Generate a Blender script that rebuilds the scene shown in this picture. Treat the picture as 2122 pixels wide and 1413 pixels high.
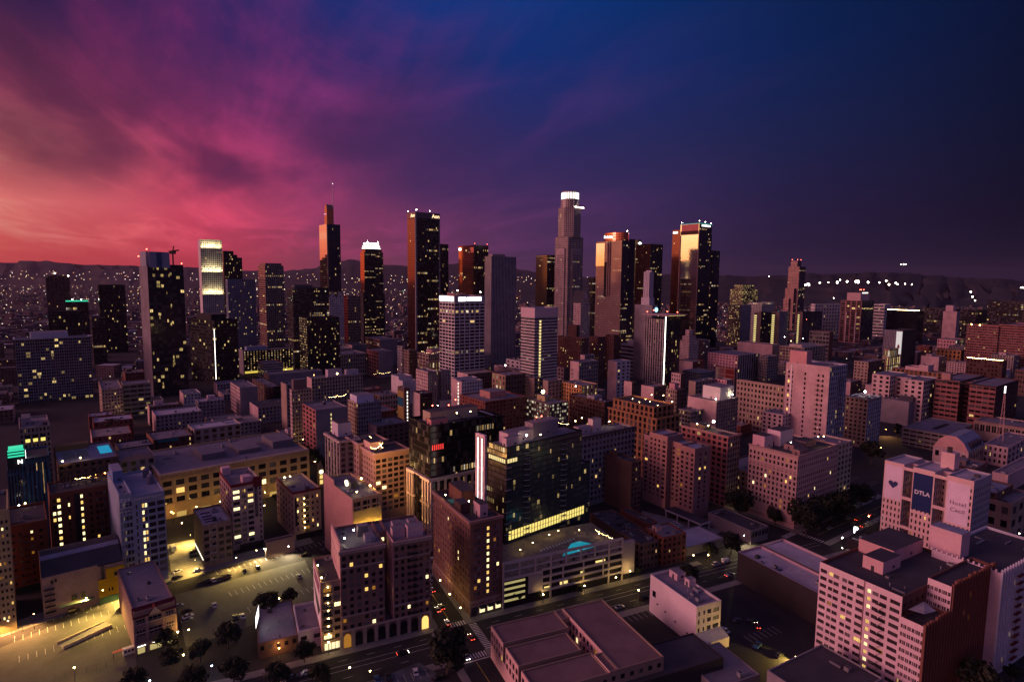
import bpy, math, random
from math import radians as R, sin, cos, pi
from mathutils import Vector, Matrix

sc = bpy.context.scene
for o in list(bpy.data.objects): bpy.data.objects.remove(o)
C = sc.collection
rnd = random.Random(7)

def lin(c):
    return tuple((x/255/12.92 if x <= 10 else ((x/255+.055)/1.055)**2.4) for x in c)

# ------------------------------------------------------------------ camera
CAMZ = 150.0
cd = bpy.data.cameras.new('camera'); cam = bpy.data.objects.new('camera', cd); C.objects.link(cam)
cd.sensor_width = 36; cd.lens = 36*1240/2122; cd.clip_start = 1; cd.clip_end = 60000
_p, _r = R(5.82), R(0.62)
fw = Vector((0, cos(_p), -sin(_p))); up0 = Vector((0, sin(_p), cos(_p))); rt0 = Vector((1, 0, 0))
rt = rt0*cos(_r)+up0*sin(_r); up = up0*cos(_r)-rt0*sin(_r)
M = Matrix((rt, up, -fw)).transposed().to_4x4(); M.translation = (0, 0, CAMZ)
cam.matrix_world = M
sc.camera = cam

# ------------------------------------------------------------------ exposure / render
sc.view_settings.view_transform = 'Standard'; sc.view_settings.look = 'None'
sc.view_settings.exposure = -.22; sc.view_settings.gamma = 1
sc.cycles.use_denoising = True
sc.cycles.max_bounces = 6; sc.cycles.diffuse_bounces = 3; sc.cycles.glossy_bounces = 3
sc.cycles.transmission_bounces = 2; sc.cycles.volume_bounces = 0
sc.cycles.sample_clamp_indirect = 3; sc.cycles.caustics_reflective = False; sc.cycles.caustics_refractive = False
sc.cycles.use_light_tree = True

# ------------------------------------------------------------------ node helper
class NT:
    def __init__(s, tree): s.t = tree; s.n = tree.nodes; s.l = tree.links
    def new(s, typ, **kw):
        n = s.n.new(typ)
        for k, v in kw.items(): setattr(n, k, v)
        return n
    def put(s, sock, v):
        if hasattr(v, 'is_linked') or isinstance(v, bpy.types.NodeSocket): s.l.new(v, sock)
        elif isinstance(v, (tuple, list)) and len(v) == 3 and sock.type == 'RGBA': sock.default_value = (*v, 1)
        else: sock.default_value = v
    def math(s, op, a, b=None, c=None, clamp=False):
        n = s.new('ShaderNodeMath', operation=op, use_clamp=clamp); s.put(n.inputs[0], a)
        if b is not None: s.put(n.inputs[1], b)
        if c is not None: s.put(n.inputs[2], c)
        return n.outputs[0]
    def mix(s, f, a, b, typ='MIX'):
        n = s.new('ShaderNodeMix', data_type='RGBA', blend_type=typ); s.put(n.inputs[0], f); s.put(n.inputs[6], a); s.put(n.inputs[7], b)
        return n.outputs[2]
    def mr(s, v, a, b, c=0., d=1., smooth=True):
        n = s.new('ShaderNodeMapRange', interpolation_type='SMOOTHSTEP' if smooth else 'LINEAR')
        s.put(n.inputs[0], v); n.inputs[1].default_value = a; n.inputs[2].default_value = b
        n.inputs[3].default_value = c; n.inputs[4].default_value = d
        return n.outputs[0]
    def ramp(s, f, els):
        n = s.new('ShaderNodeValToRGB'); r = n.color_ramp
        while len(r.elements) > 1: r.elements.remove(r.elements[-1])
        for i, (p, c) in enumerate(els):
            e = r.elements[0] if i == 0 else r.elements.new(p)
            e.position = p; e.color = (*c[:3], c[3] if len(c) > 3 else 1)
        s.put(n.inputs[0], f); return n
    def noise(s, vec, scale, detail=4, rough=.55, dist=0.):
        n = s.new('ShaderNodeTexNoise'); s.put(n.inputs['Vector'], vec)
        n.inputs['Scale'].default_value = scale; n.inputs['Detail'].default_value = detail
        n.inputs['Roughness'].default_value = rough; n.inputs['Distortion'].default_value = dist
        return n.outputs[0]
    def comb(s, x, y, z=0.):
        n = s.new('ShaderNodeCombineXYZ'); s.put(n.inputs[0], x); s.put(n.inputs[1], y); s.put(n.inputs[2], z); return n.outputs[0]

# ------------------------------------------------------------------ sky (dusk; the glow lies off the left edge)
w = bpy.data.worlds.new('World'); sc.world = w; w.use_nodes = True
T = NT(w.node_tree); T.n.clear()
tc = T.new('ShaderNodeTexCoord'); sx = T.new('ShaderNodeSeparateXYZ'); T.l.new(tc.outputs['Generated'], sx.inputs[0])
X, Y, Z = sx.outputs
az = T.math('DEGREES', T.math('ARCTAN2', X, Y))
el = T.math('DEGREES', T.math('ARCSINE', Z))
f = T.math('DIVIDE', T.math('ADD', az, 180.), 360.)
def band(els):
    n = T.ramp(f, [((a+180)/360, (*lin(c), m/20)) for a, c, m in els])
    return T.mix(1., n.outputs[0], T.comb(*[T.math('MULTIPLY', n.outputs[1], 20.)]*3), 'MULTIPLY')
SKY_H = [(-180, (60, 40, 62), 1), (-130, (200, 110, 110), 1.3), (-95, (255, 190, 110), 2.2), (-70, (255, 150, 80), 1.8), (-50, (226, 92, 74), 1), (-38, (208, 72, 74), 1), (-28, (196, 60, 76), 1), (-18, (140, 62, 86), 1), (-8, (112, 56, 90), 1), (0, (82, 50, 86), 1), (12, (56, 40, 70), 1), (24, (40, 30, 58), 1), (40, (22, 20, 42), 1), (90, (60, 46, 66), 1), (140, (70, 48, 70), 1), (180, (60, 40, 62), 1)]
SKY_1 = [(-180, (80, 60, 90), 1), (-130, (235, 140, 140), 1.6), (-95, (255, 205, 140), 3.2), (-70, (255, 170, 110), 2.2), (-50, (250, 130, 110), 1.1), (-38, (224, 110, 112), 1), (-28, (214, 74, 104), 1), (-18, (150, 62, 104), 1), (-8, (104, 54, 98), 1), (0, (82, 50, 95), 1), (12, (62, 44, 88), 1), (24, (40, 31, 66), 1), (40, (18, 17, 40), 1), (90, (70, 56, 80), 1.2), (140, (96, 70, 100), 1.2), (180, (80, 60, 90), 1)]
SKY_2 = [(-180, (92, 78, 120), 1.2), (-130, (225, 140, 150), 1.5), (-95, (255, 175, 150), 2.2), (-70, (230, 120, 120), 1.4), (-50, (150, 66, 92), 1), (-38, (112, 50, 80), 1), (-28, (120, 48, 94), 1), (-18, (108, 50, 104), 1), (-8, (78, 50, 108), 1), (0, (52, 46, 104), 1), (12, (42, 44, 96), 1), (24, (28, 36, 80), 1), (40, (12, 20, 48), 1), (90, (64, 62, 96), 1.3), (140, (92, 80, 124), 1.3), (180, (92, 78, 120), 1.2)]
SKY_3 = [(-180, (84, 84, 140), 1.2), (-130, (190, 120, 150), 1.3), (-95, (210, 130, 150), 1.5), (-70, (150, 80, 115), 1.1), (-50, (74, 40, 78), 1), (-38, (58, 34, 78), 1), (-28, (60, 38, 96), 1), (-18, (46, 42, 106), 1), (-8, (24, 48, 118), 1), (0, (18, 50, 122), 1), (12, (17, 46, 112), 1), (24, (10, 36, 88), 1), (40, (7, 20, 52), 1), (90, (56, 64, 106), 1.3), (140, (80, 80, 136), 1.3), (180, (84, 84, 140), 1.2)]
SKY_4 = [(-180, (78, 84, 150), 1.3), (-130, (150, 104, 150), 1.3), (-95, (160, 104, 140), 1.3), (-70, (104, 64, 110), 1.1), (-50, (42, 34, 78), 1), (-38, (36, 30, 74), 1), (-28, (30, 38, 98), 1), (-18, (14, 48, 122), 1), (-8, (8, 56, 134), 1), (0, (8, 58, 134), 1), (12, (7, 48, 112), 1), (24, (5, 36, 84), 1), (40, (5, 20, 50), 1), (90, (50, 66, 116), 1.3), (140, (70, 80, 146), 1.3), (180, (78, 84, 150), 1.3)]
SKY_5 = [(-180, (84, 78, 128), 1.0), (-95, (120, 92, 130), 1.0), (0, (62, 70, 130), 1.0), (90, (76, 72, 120), 1.0), (180, (84, 78, 128), 1.0)]
CL_LIT = [(-180, (120, 80, 110), 1), (-95, (255, 210, 160), 3.), (-60, (255, 170, 130), 1.4), (-42, (238, 172, 150), 1), (-34, (252, 116, 120), 1), (-26, (244, 84, 118), 1), (-18, (196, 72, 116), 1), (-8, (130, 62, 112), 1), (4, (94, 54, 104), 1), (20, (56, 40, 76), 1), (40, (26, 22, 44), 1), (180, (120, 80, 110), 1)]
CL_HI = [(-180, (120, 80, 120), 1), (-95, (255, 150, 150), 1.8), (-60, (220, 100, 130), 1.1), (-40, (172, 58, 100), 1), (-28, (176, 58, 122), 1), (-16, (156, 58, 130), 1), (-6, (124, 56, 132), 1), (4, (92, 54, 122), 1), (16, (62, 48, 106), 1), (28, (34, 36, 78), 1), (40, (16, 20, 48), 1), (180, (120, 80, 120), 1)]
CL_DK = [(-180, (60, 44, 70), 1), (-95, (120, 60, 80), 1), (-60, (80, 40, 62), 1), (-40, (62, 34, 62), 1), (-26, (70, 36, 78), 1), (-14, (58, 40, 88), 1), (0, (36, 40, 92), 1), (16, (28, 32, 76), 1), (40, (10, 16, 40), 1), (180, (60, 44, 70), 1)]
SUN_E = 1.7
HAZE = 1.3e-5
bands = [(SKY_H, 1.2), (SKY_1, 5.5), (SKY_2, 12.5), (SKY_3, 19.), (SKY_4, 25.), (SKY_5, 50.)]
col = band(bands[0][0])
for (a, e0), (b, e1) in zip(bands, bands[1:]):
    col = T.mix(T.mr(el, e0, e1, smooth=False), col, band(b))
# long cloud streaks, all heading to one point low on the left
zz = T.math('ADD', T.math('MAXIMUM', Z, 0.), .05)
px_, py_ = T.math('DIVIDE', X, zz), T.math('DIVIDE', Y, zz)
th = R(22)
cu = T.math('ADD', T.math('MULTIPLY', px_, cos(th)), T.math('MULTIPLY', py_, sin(th)))
cv = T.math('SUBTRACT', T.math('MULTIPLY', py_, cos(th)), T.math('MULTIPLY', px_, sin(th)))
n1 = T.noise(T.comb(cu, T.math('MULTIPLY', cv, .36)), .80, 7, .56, .9)
n2 = T.noise(T.comb(T.math('ADD', cu, 7.3), T.math('MULTIPLY', cv, .20)), 1.9, 8, .62, .6)
n3 = T.noise(T.comb(T.math('MULTIPLY', cu, 1.), T.math('MULTIPLY', cv, .45), 3.), .55, 5, .5, .8)
m1 = T.mr(T.math('ADD', T.math('MULTIPLY', n1, .65), T.math('MULTIPLY', n2, .35)), .43, .64)
m2 = T.mr(n3, .40, .66)
lit = band(CL_LIT); lit2 = band(CL_HI)
litc = T.mix(T.mr(el, 4., 16.), lit, lit2)
fade = T.math('MULTIPLY', T.math('MULTIPLY', T.mr(el, 0.5, 4.), T.mr(el, 26., 12., .34, 1.)), T.mr(az, 35., -15., .22, 1.))
col = T.mix(T.math('MULTIPLY', T.math('MULTIPLY', m1, fade), .8), col, litc)
dark = band(CL_DK)
fd = T.math('MULTIPLY', T.math('MULTIPLY', T.mr(el, 5., 9.), T.mr(el, 27., 17., .25, 1.)), T.mr(az, 20., -30., .25, 1.))
col = T.mix(T.math('MULTIPLY', T.math('MULTIPLY', m2, fd), .75), col, dark)
below = T.mr(el, -6., -0.2)
col = T.mix(below, lin((26, 20, 30)), col)
bg = T.new('ShaderNodeBackground'); T.put(bg.inputs[0], col); bg.inputs[1].default_value = 1.0
wo = T.new('ShaderNodeOutputWorld'); T.l.new(bg.outputs[0], wo.inputs[0])
w.cycles.sampling_method = 'MANUAL'; w.cycles.sample_map_resolution = 1024

# last warm light of the sun, very soft, from off the left edge
sd = bpy.data.lights.new('sun', 'SUN'); sun = bpy.data.objects.new('sun', sd); C.objects.link(sun)
sd.energy = SUN_E; sd.angle = R(25); sd.color = (1., .42, .50)
_a, _e = R(-106), R(14)
sun.rotation_euler = Vector((sin(_a)*cos(_e), cos(_a)*cos(_e), sin(_e))).to_track_quat('Z', 'Y').to_euler()

# ------------------------------------------------------------------ materials
MATS = {}
def pmat(key, col, rough=.85, met=0., var=.18, scale=.25, emit=None, es=0., spec=.3, fine=0.):
    if key in MATS: return MATS[key]
    m = bpy.data.materials.new(key); m.use_nodes = True; t = NT(m.node_tree); b = t.n['Principled BSDF']
    c = tuple(col)
    if var > 0:
        g = t.new('ShaderNodeNewGeometry')
        nz = t.noise(g.outputs['Position'], scale, 5, .65)
        lo = tuple(x*(1-var) for x in c); hi = tuple(min(1, x*(1+var)) for x in c)
        cc = t.mix(t.mr(nz, .3, .7), lo, hi)
        if fine:
            nf = t.noise(g.outputs['Position'], 2.3, 3, .6)
            cc = t.mix(t.mr(nf, .35, .65), cc, tuple(x*(1-fine) for x in c))
        t.put(b.inputs['Base Color'], cc)
    else: b.inputs['Base Color'].default_value = (*c, 1)
    b.inputs['Roughness'].default_value = rough; b.inputs['Metallic'].default_value = met
    b.inputs['Specular IOR Level'].default_value = spec
    if emit: b.inputs['Emission Color'].default_value = (*emit, 1); b.inputs['Emission Strength'].default_value = es
    MATS[key] = m; return m

def facade_group():
    """windows as a surface pattern on one UV cell per bay and storey; each cell decides by itself whether its lamp is on"""
    g = bpy.data.node_groups.new('facade', 'ShaderNodeTree')
    I = g.interface
    def inp(n, typ, d):
        s = I.new_socket(n, in_out='INPUT', socket_type=typ)
        s.default_value = d
    inp('Wall', 'NodeSocketColor', (.4, .4, .4, 1)); inp('Glass', 'NodeSocketColor', (.02, .02, .025, 1))
    for n, d in (('WW', .5), ('WH', .55), ('Lit', .05), ('Row', .0), ('Strength', 2.), ('Metal', 0.), ('Rough', .1), ('Span', 0.), ('Seed', 0.), ('Mull', 0.)):
        inp(n, 'NodeSocketFloat', d)
    inp('Lamp', 'NodeSocketColor', (1, .7, .3, 1))
    I.new_socket('Shader', in_out='OUTPUT', socket_type='NodeSocketShader')
    t = NT(g); gi = t.new('NodeGroupInput'); go = t.new('NodeGroupOutput'); G = gi.outputs
    uv = t.new('ShaderNodeUVMap'); s = t.new('ShaderNodeSeparateXYZ'); t.l.new(uv.outputs[0], s.inputs[0])
    u, v = s.outputs[0], s.outputs[1]
    fu, fv = t.math('FRACT', u), t.math('FRACT', v); iu, iv = t.math('FLOOR', u), t.math('FLOOR', v)
    oi = t.new('ShaderNodeObjectInfo'); seed = t.math('ADD', t.math('MULTIPLY', oi.outputs['Random'], 91.), G['Seed'])
    du = t.math('ABSOLUTE', t.math('SUBTRACT', fu, .5)); dv = t.math('ABSOLUTE', t.math('SUBTRACT', fv, .5))
    mu = t.math('LESS_THAN', du, t.math('MULTIPLY', G['WW'], .5)); mv = t.math('LESS_THAN', dv, t.math('MULTIPLY', G['WH'], .5))
    on = t.math('GREATER_THAN', v, 0.)
    win = t.math('MULTIPLY', t.math('MULTIPLY', mu, mv), on)
    span = t.math('MULTIPLY', mu, t.math('SUBTRACT', 1., mv))
    mull = t.math('MULTIPLY', t.math('LESS_THAN', du, .035), G['Mull'])
    wn = t.new('ShaderNodeTexWhiteNoise', noise_dimensions='3D'); t.put(wn.inputs['Vector'], t.comb(iu, iv, seed))
    wr = t.new('ShaderNodeTexWhiteNoise', noise_dimensions='3D'); t.put(wr.inputs['Vector'], t.comb(t.math('FLOOR', t.math('MULTIPLY', u, .12)), iv, t.math('ADD', seed, 5.)))
    r1 = wn.outputs['Value']; cs = t.new('ShaderNodeSeparateColor'); t.l.new(wn.outputs['Color'], cs.inputs[0])
    l1 = t.math('LESS_THAN', r1, G['Lit'])
    l2 = t.math('MULTIPLY', t.math('LESS_THAN', wr.outputs['Value'], G['Row']), t.math('LESS_THAN', cs.outputs[1], .82))
    wn2 = t.new('ShaderNodeTexWhiteNoise', noise_dimensions='3D'); t.put(wn2.inputs['Vector'], t.comb(iu, iv, t.math('ADD', seed, 9.))); c2 = t.new('ShaderNodeSeparateColor'); t.l.new(wn2.outputs['Color'], c2.inputs[0])
    sub = t.math('LESS_THAN', du, t.math('MULTIPLY', G['WW'], t.math('MULTIPLY_ADD', c2.outputs[0], .38, .12)))
    litm = t.math('MULTIPLY', t.math('MULTIPLY', t.math('MAXIMUM', l1, l2), win), sub)
    nz = t.noise(t.comb(t.math('MULTIPLY', u, 3.1), t.math('MULTIPLY', v, 3.7), seed), 1.6, 2)
    amp = t.math('MULTIPLY', t.math('ADD', .18, t.math('POWER', cs.outputs[2], 2.)), t.mr(nz, .3, .7, .35, 1.35))
    geo = t.new('ShaderNodeNewGeometry')
    w1 = t.noise(geo.outputs['Position'], .07, 5, .65); w2 = t.noise(geo.outputs['Position'], .9, 4, .7)
    wallc = t.mix(1., G['Wall'], t.mix(t.mr(w1, .3, .7), (.78, .76, .76), (1.08, 1.06, 1.06)), 'MULTIPLY')
    wallc = t.mix(t.mr(w2, .35, .75, 0., .22), wallc, (.05, .045, .05))
    wallc = t.mix(t.math('MULTIPLY', span, G['Span']), wallc, t.mix(.5, wallc, (.02, .02, .025)))
    gl = t.mix(t.math('MULTIPLY', t.math('GREATER_THAN', cs.outputs[0], .72), t.math('SUBTRACT', .3, t.math('MULTIPLY', G['Metal'], .3))), G['Glass'], (.22, .2, .2))
    b1 = t.new('ShaderNodeBsdfPrincipled'); t.put(b1.inputs['Base Color'], wallc); b1.inputs['Roughness'].default_value = .85; b1.inputs['Specular IOR Level'].default_value = .25
    b2 = t.new('ShaderNodeBsdfPrincipled'); t.put(b2.inputs['Base Color'], gl); t.put(b2.inputs['Roughness'], G['Rough']); t.put(b2.inputs['Metallic'], G['Metal'])
    bm_ = t.new('ShaderNodeBump'); bm_.inputs['Strength'].default_value = .25; bm_.inputs['Distance'].default_value = .05
    t.put(bm_.inputs['Height'], t.math('ADD', t.math('MULTIPLY', r1, .0), t.noise(t.comb(u, v, seed), .9, 1)))
    t.l.new(bm_.outputs[0], b2.inputs['Normal'])
    t.put(b2.inputs['Emission Color'], t.mix(t.mr(cs.outputs[0], .55, .9), G['Lamp'], (1., .86, .62)))
    t.put(b2.inputs['Emission Strength'], t.math('MULTIPLY', t.math('MULTIPLY', litm, amp), G['Strength']))
    mx = t.new('ShaderNodeMixShader'); t.put(mx.inputs[0], t.math('MULTIPLY', win, t.math('SUBTRACT', 1., mull)))
    t.l.new(b1.outputs[0], mx.inputs[1]); t.l.new(b2.outputs[0], mx.inputs[2]); t.l.new(mx.outputs[0], go.inputs[0])
    return g
FG = facade_group()
WARM = (1., .62, .24); YEL = (1., .70, .26); WHT = (1., .86, .60)
def fmat(key):
    """facade material from the style table"""
    if key in MATS: return MATS[key]
    st = dict(wall=(150, 140, 135), glass=(22, 22, 26), ww=.5, wh=.55, lit=.05, row=0., st=2.2, met=0., rough=.12, span=0., mull=0., lamp=WARM)
    st.update(STY[key])
    m = bpy.data.materials.new('facade_'+key); m.use_nodes = True; t = NT(m.node_tree); t.n.clear()
    gn = t.new('ShaderNodeGroup'); gn.node_tree = FG
    gn.inputs['Wall'].default_value = (*lin(st['wall']), 1); gn.inputs['Glass'].default_value = (*lin(st['glass']), 1)
    for a, b in (('WW', 'ww'), ('WH', 'wh'), ('Lit', 'lit'), ('Row', 'row'), ('Strength', 'st'), ('Metal', 'met'), ('Rough', 'rough'), ('Span', 'span'), ('Mull', 'mull')):
        gn.inputs[a].default_value = st[b]*{'st': .55, 'lit': .6}.get(b, 1) if st['lit'] < .3 else st[b]*(.62 if b == 'st' else 1)
    gn.inputs['Seed'].default_value = (sum(map(ord, key)) % 37)*1.7
    gn.inputs['Lamp'].default_value = (*st['lamp'], 1)
    o = t.new('ShaderNodeOutputMaterial'); t.l.new(gn.outputs[0], o.inputs[0])
    m.cycles.emission_sampling = 'NONE'
    MATS[key] = m; return m
def emat(key, c, s, sample=False):
    if key in MATS: return MATS[key]
    m = bpy.data.materials.new(key); m.use_nodes = True; t = NT(m.node_tree); b = t.n['Principled BSDF']
    b.inputs['Base Color'].default_value = (.05, .05, .05, 1)
    b.inputs['Emission Color'].default_value = (*c, 1); b.inputs['Emission Strength'].default_value = s
    m.cycles.emission_sampling = 'AUTO' if sample else 'NONE'
    MATS[key] = m; return m

STY = {
 'tan': dict(wall=(176,152,134), ww=.5, wh=.52, lit=.07), 'cream': dict(wall=(196,176,156), ww=.5, wh=.55, lit=.05),
 'white': dict(wall=(212,202,200), ww=.45, wh=.5, lit=.05), 'pink': dict(wall=(206,176,172), ww=.45, wh=.55, lit=.05),
 'grey': dict(wall=(140,134,138), ww=.5, wh=.55, lit=.06), 'stone': dict(wall=(158,146,138), ww=.55, wh=.6, lit=.05, span=.3),
 'brick': dict(wall=(128,72,60), ww=.45, wh=.5, lit=.05), 'brown': dict(wall=(110,84,74), ww=.5, wh=.5, lit=.05), 'darkbrick': dict(wall=(86,54,48), ww=.5, wh=.52, lit=.06),
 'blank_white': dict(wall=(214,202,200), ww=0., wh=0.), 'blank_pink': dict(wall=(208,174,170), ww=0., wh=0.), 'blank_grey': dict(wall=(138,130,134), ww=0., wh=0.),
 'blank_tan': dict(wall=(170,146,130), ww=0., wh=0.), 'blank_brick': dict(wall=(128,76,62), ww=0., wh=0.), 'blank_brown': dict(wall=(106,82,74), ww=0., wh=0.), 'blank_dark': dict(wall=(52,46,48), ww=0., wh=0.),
 'stair_lit': dict(wall=(208,174,170), ww=.08, wh=.5, lit=.9, st=2.6), 
 'loft_lit': dict(wall=(112,96,84), ww=.82, wh=.55, lit=.62, st=1.5, lamp=WHT), 'office_lit': dict(wall=(120,108,100), ww=.7, wh=.5, lit=.35, st=1.8),
 'arches_lit': dict(wall=(184,150,120), ww=.5, wh=.7, lit=.9, st=1.5, lamp=YEL), 'bigwin': dict(wall=(188,164,146), ww=.72, wh=.66, lit=.06, mull=1.), 'bigwin_grey': dict(wall=(138,130,130), ww=.74, wh=.64, lit=.06, mull=1.),
 'vertical': dict(wall=(170,160,158), ww=.55, wh=.9, lit=.05, span=.9), 'bluegrid': dict(wall=(158,162,178), ww=.45, wh=.6, lit=.04, span=.5),
 'banded_white': dict(wall=(196,186,184), ww=1., wh=.46, lit=.05, row=.03, st=1.7, lamp=WHT), 'banded_tan': dict(wall=(160,120,104), ww=1., wh=.5, lit=.03, row=.05), 'banded_red': dict(wall=(150,98,92), ww=.86, wh=.45, lit=.02),
 'banded_dark': dict(wall=(62,54,56), ww=1., wh=.6, lit=.03, row=.10, st=1.8), 'banded_gold': dict(wall=(70,52,46), ww=1., wh=.62, lit=.03, met=.6, glass=(130,100,84), rough=.1),
 'grid_white': dict(wall=(214,208,208), ww=.84, wh=.66, lit=.03, row=.05, glass=(28,24,28)), 'grid_fine': dict(wall=(196,190,184), ww=.62, wh=.6, lit=.06, row=.02, glass=(26,24,28)),
 'grid_grey': dict(wall=(128,120,118), ww=.68, wh=.6, lit=.05, row=.12, st=2.2), 'grid_tan': dict(wall=(150,126,112), ww=.72, wh=.55, lit=.03, row=.06),
 'glass_dark': dict(wall=(30,28,32), glass=(46,42,50), ww=.96, wh=.86, lit=.02, row=.06, met=.45, rough=.1, st=1.9), 'glass_black': dict(wall=(22,20,24), glass=(26,24,28), ww=.94, wh=.84, lit=.05, row=.05, met=.2, rough=.12, st=1.9),
 'glass_mirror': dict(wall=(150,120,112), glass=(236,214,204), ww=.985, wh=.93, lit=0., met=1., rough=.045), 'glass_copper': dict(wall=(80,50,42), glass=(190,116,88), ww=.97, wh=.8, lit=.02, row=.02, met=1., rough=.06),  # copper tint puts the mirrored orange sky into the glass colour
 'glass_red': dict(wall=(60,34,32), glass=(120,62,58), ww=.97, wh=.82, lit=.01, met=.9, rough=.09), 'glass_blue': dict(wall=(36,38,48), glass=(52,56,72), ww=.97, wh=.86, lit=.03, row=.04, met=.7, rough=.1, st=1.9),  # red glass tint carries the dark red sky reflection
 'tower_resi': dict(wall=(26,26,32), glass=(40,40,48), ww=.9, wh=.8, lit=.11, met=.25, mull=1., st=2.4, lamp=YEL), 'resi_blue': dict(wall=(118,126,146), glass=(60,72,92), ww=.6, wh=.55, lit=.14, met=.3, st=2.4, lamp=YEL),
 'resi_white': dict(wall=(150,150,156), glass=(34,36,44), ww=.88, wh=.78, lit=.15, met=.2, mull=1., st=2.2, lamp=YEL), 'resi_dark': dict(wall=(24,22,26), glass=(22,22,28), ww=.8, wh=.6, lit=.10, met=.15, mull=1., st=2.2, lamp=YEL),
 'griffin_r': dict(wall=(24,26,30), glass=(58,74,80), ww=.88, wh=.80, lit=.08, met=.35, rough=.2, mull=1., st=1.3, lamp=YEL), 'griffin_l': dict(wall=(22,22,24), glass=(72,66,56), ww=.9, wh=.8, lit=.10, row=.10, met=.3, rough=.2, mull=1., st=1.3, lamp=YEL),
 'slots_lit': dict(wall=(30,27,30), ww=.34, wh=.5, lit=.85, st=2.4), 'podium': dict(wall=(196,178,166), ww=.5, wh=.88, lit=.12, st=1.2, lamp=YEL), 'podium_r': dict(wall=(190,172,160), ww=.64, wh=.74, lit=.05, mull=1.),
 'ornate': dict(wall=(206,150,92), ww=.5, wh=.62, lit=.05, span=.3), 'ornate_low': dict(wall=(150,104,72), ww=.55, wh=.68, lit=.04, span=.5), 'red_strip': dict(wall=(120,50,48), glass=(150,60,60), ww=1., wh=.6, met=.8, lit=0.),  # yellow lamplight put into the ornate walls, red reflection into red_strip
 'usb': dict(wall=(176,158,154), glass=(70,60,62), ww=.5, wh=.6, lit=.05, row=.02, met=.5), 'gas_l': dict(wall=(148,124,120), glass=(160,120,108), ww=.72, wh=.5, lit=.03, row=.08, met=.7, rough=.08), 'gas_r': dict(wall=(48,44,54), glass=(60,58,72), ww=.9, wh=.7, lit=.06, row=.08, met=.6),
 'stripes_grey': dict(wall=(148,142,150), ww=.42, wh=1., lit=0., glass=(58,56,64)), 'redwin': dict(wall=(176,112,106), ww=.6, wh=.6, lit=.05), 'biltmore': dict(wall=(106,68,62), ww=.4, wh=.5, lit=.15), 'scaffold': dict(wall=(18,66,60), ww=.0, wh=.0),
 'garage': dict(wall=(150,140,130), ww=.9, wh=.5, lit=.25, st=1.3, lamp=YEL, glass=(14,12,12)), 'gothic_white': dict(wall=(186,184,196), ww=.5, wh=.66, lit=.05, span=.6), 'turquoise': dict(wall=(46,84,108), ww=.5, wh=.9, lit=.03, span=.85),
 'theatre_lit': dict(wall=(176,140,120), ww=.62, wh=.85, lit=.95, st=1.7, lamp=YEL), 'round_lit': dict(wall=(120,104,80), ww=.8, wh=.62, lit=.62, st=1.5, lamp=YEL), 'perforated': dict(wall=(208,158,160), ww=.42, wh=.45, lit=.02), 'redgrid': dict(wall=(178,118,112), ww=.93, wh=.9, lit=.0, glass=(110,44,40)),
 'tower_right': dict(wall=(176,126,122), ww=.78, wh=.8, lit=.10, glass=(26,20,22)), 'tower_right_d': dict(wall=(70,68,76), ww=.5, wh=.95, lit=.02), 'la_tower': dict(wall=(186,140,132), ww=.5, wh=.55, lit=.04), 'la_tower_r': dict(wall=(80,72,84), ww=.6, wh=.6, lit=.12, row=.15),  # dark right-hand walls are shaded copies of the pink lit left ones
 'dept': dict(wall=(186,156,120), ww=.55, wh=.6, lit=.04), 'distant': dict(wall=(120,96,100), ww=.5, wh=.5, lit=.10, st=2.4, lamp=WHT),
}
ROOFS = dict(grey=(.20, .185, .21), pale=(.42, .40, .44), dark=(.06, .055, .065), brown=(.20, .125, .115), tan=(.30, .25, .23), blue=(.26, .28, .36))
def rmat(k): return pmat('roof_'+k, ROOFS[k], .95, var=.3, scale=.09, fine=.18)
def wmat(rgb): return pmat('paint_%d_%d_%d' % rgb, lin(rgb), .85, var=.14, scale=.12, fine=.10)
MET = lambda: pmat('galvanised_metal', (.32, .32, .34), .5, .4, var=.2, scale=.6)
DMET = lambda: pmat('dark_metal', (.05, .05, .055), .6, .2, var=.2, scale=.8)

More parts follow.
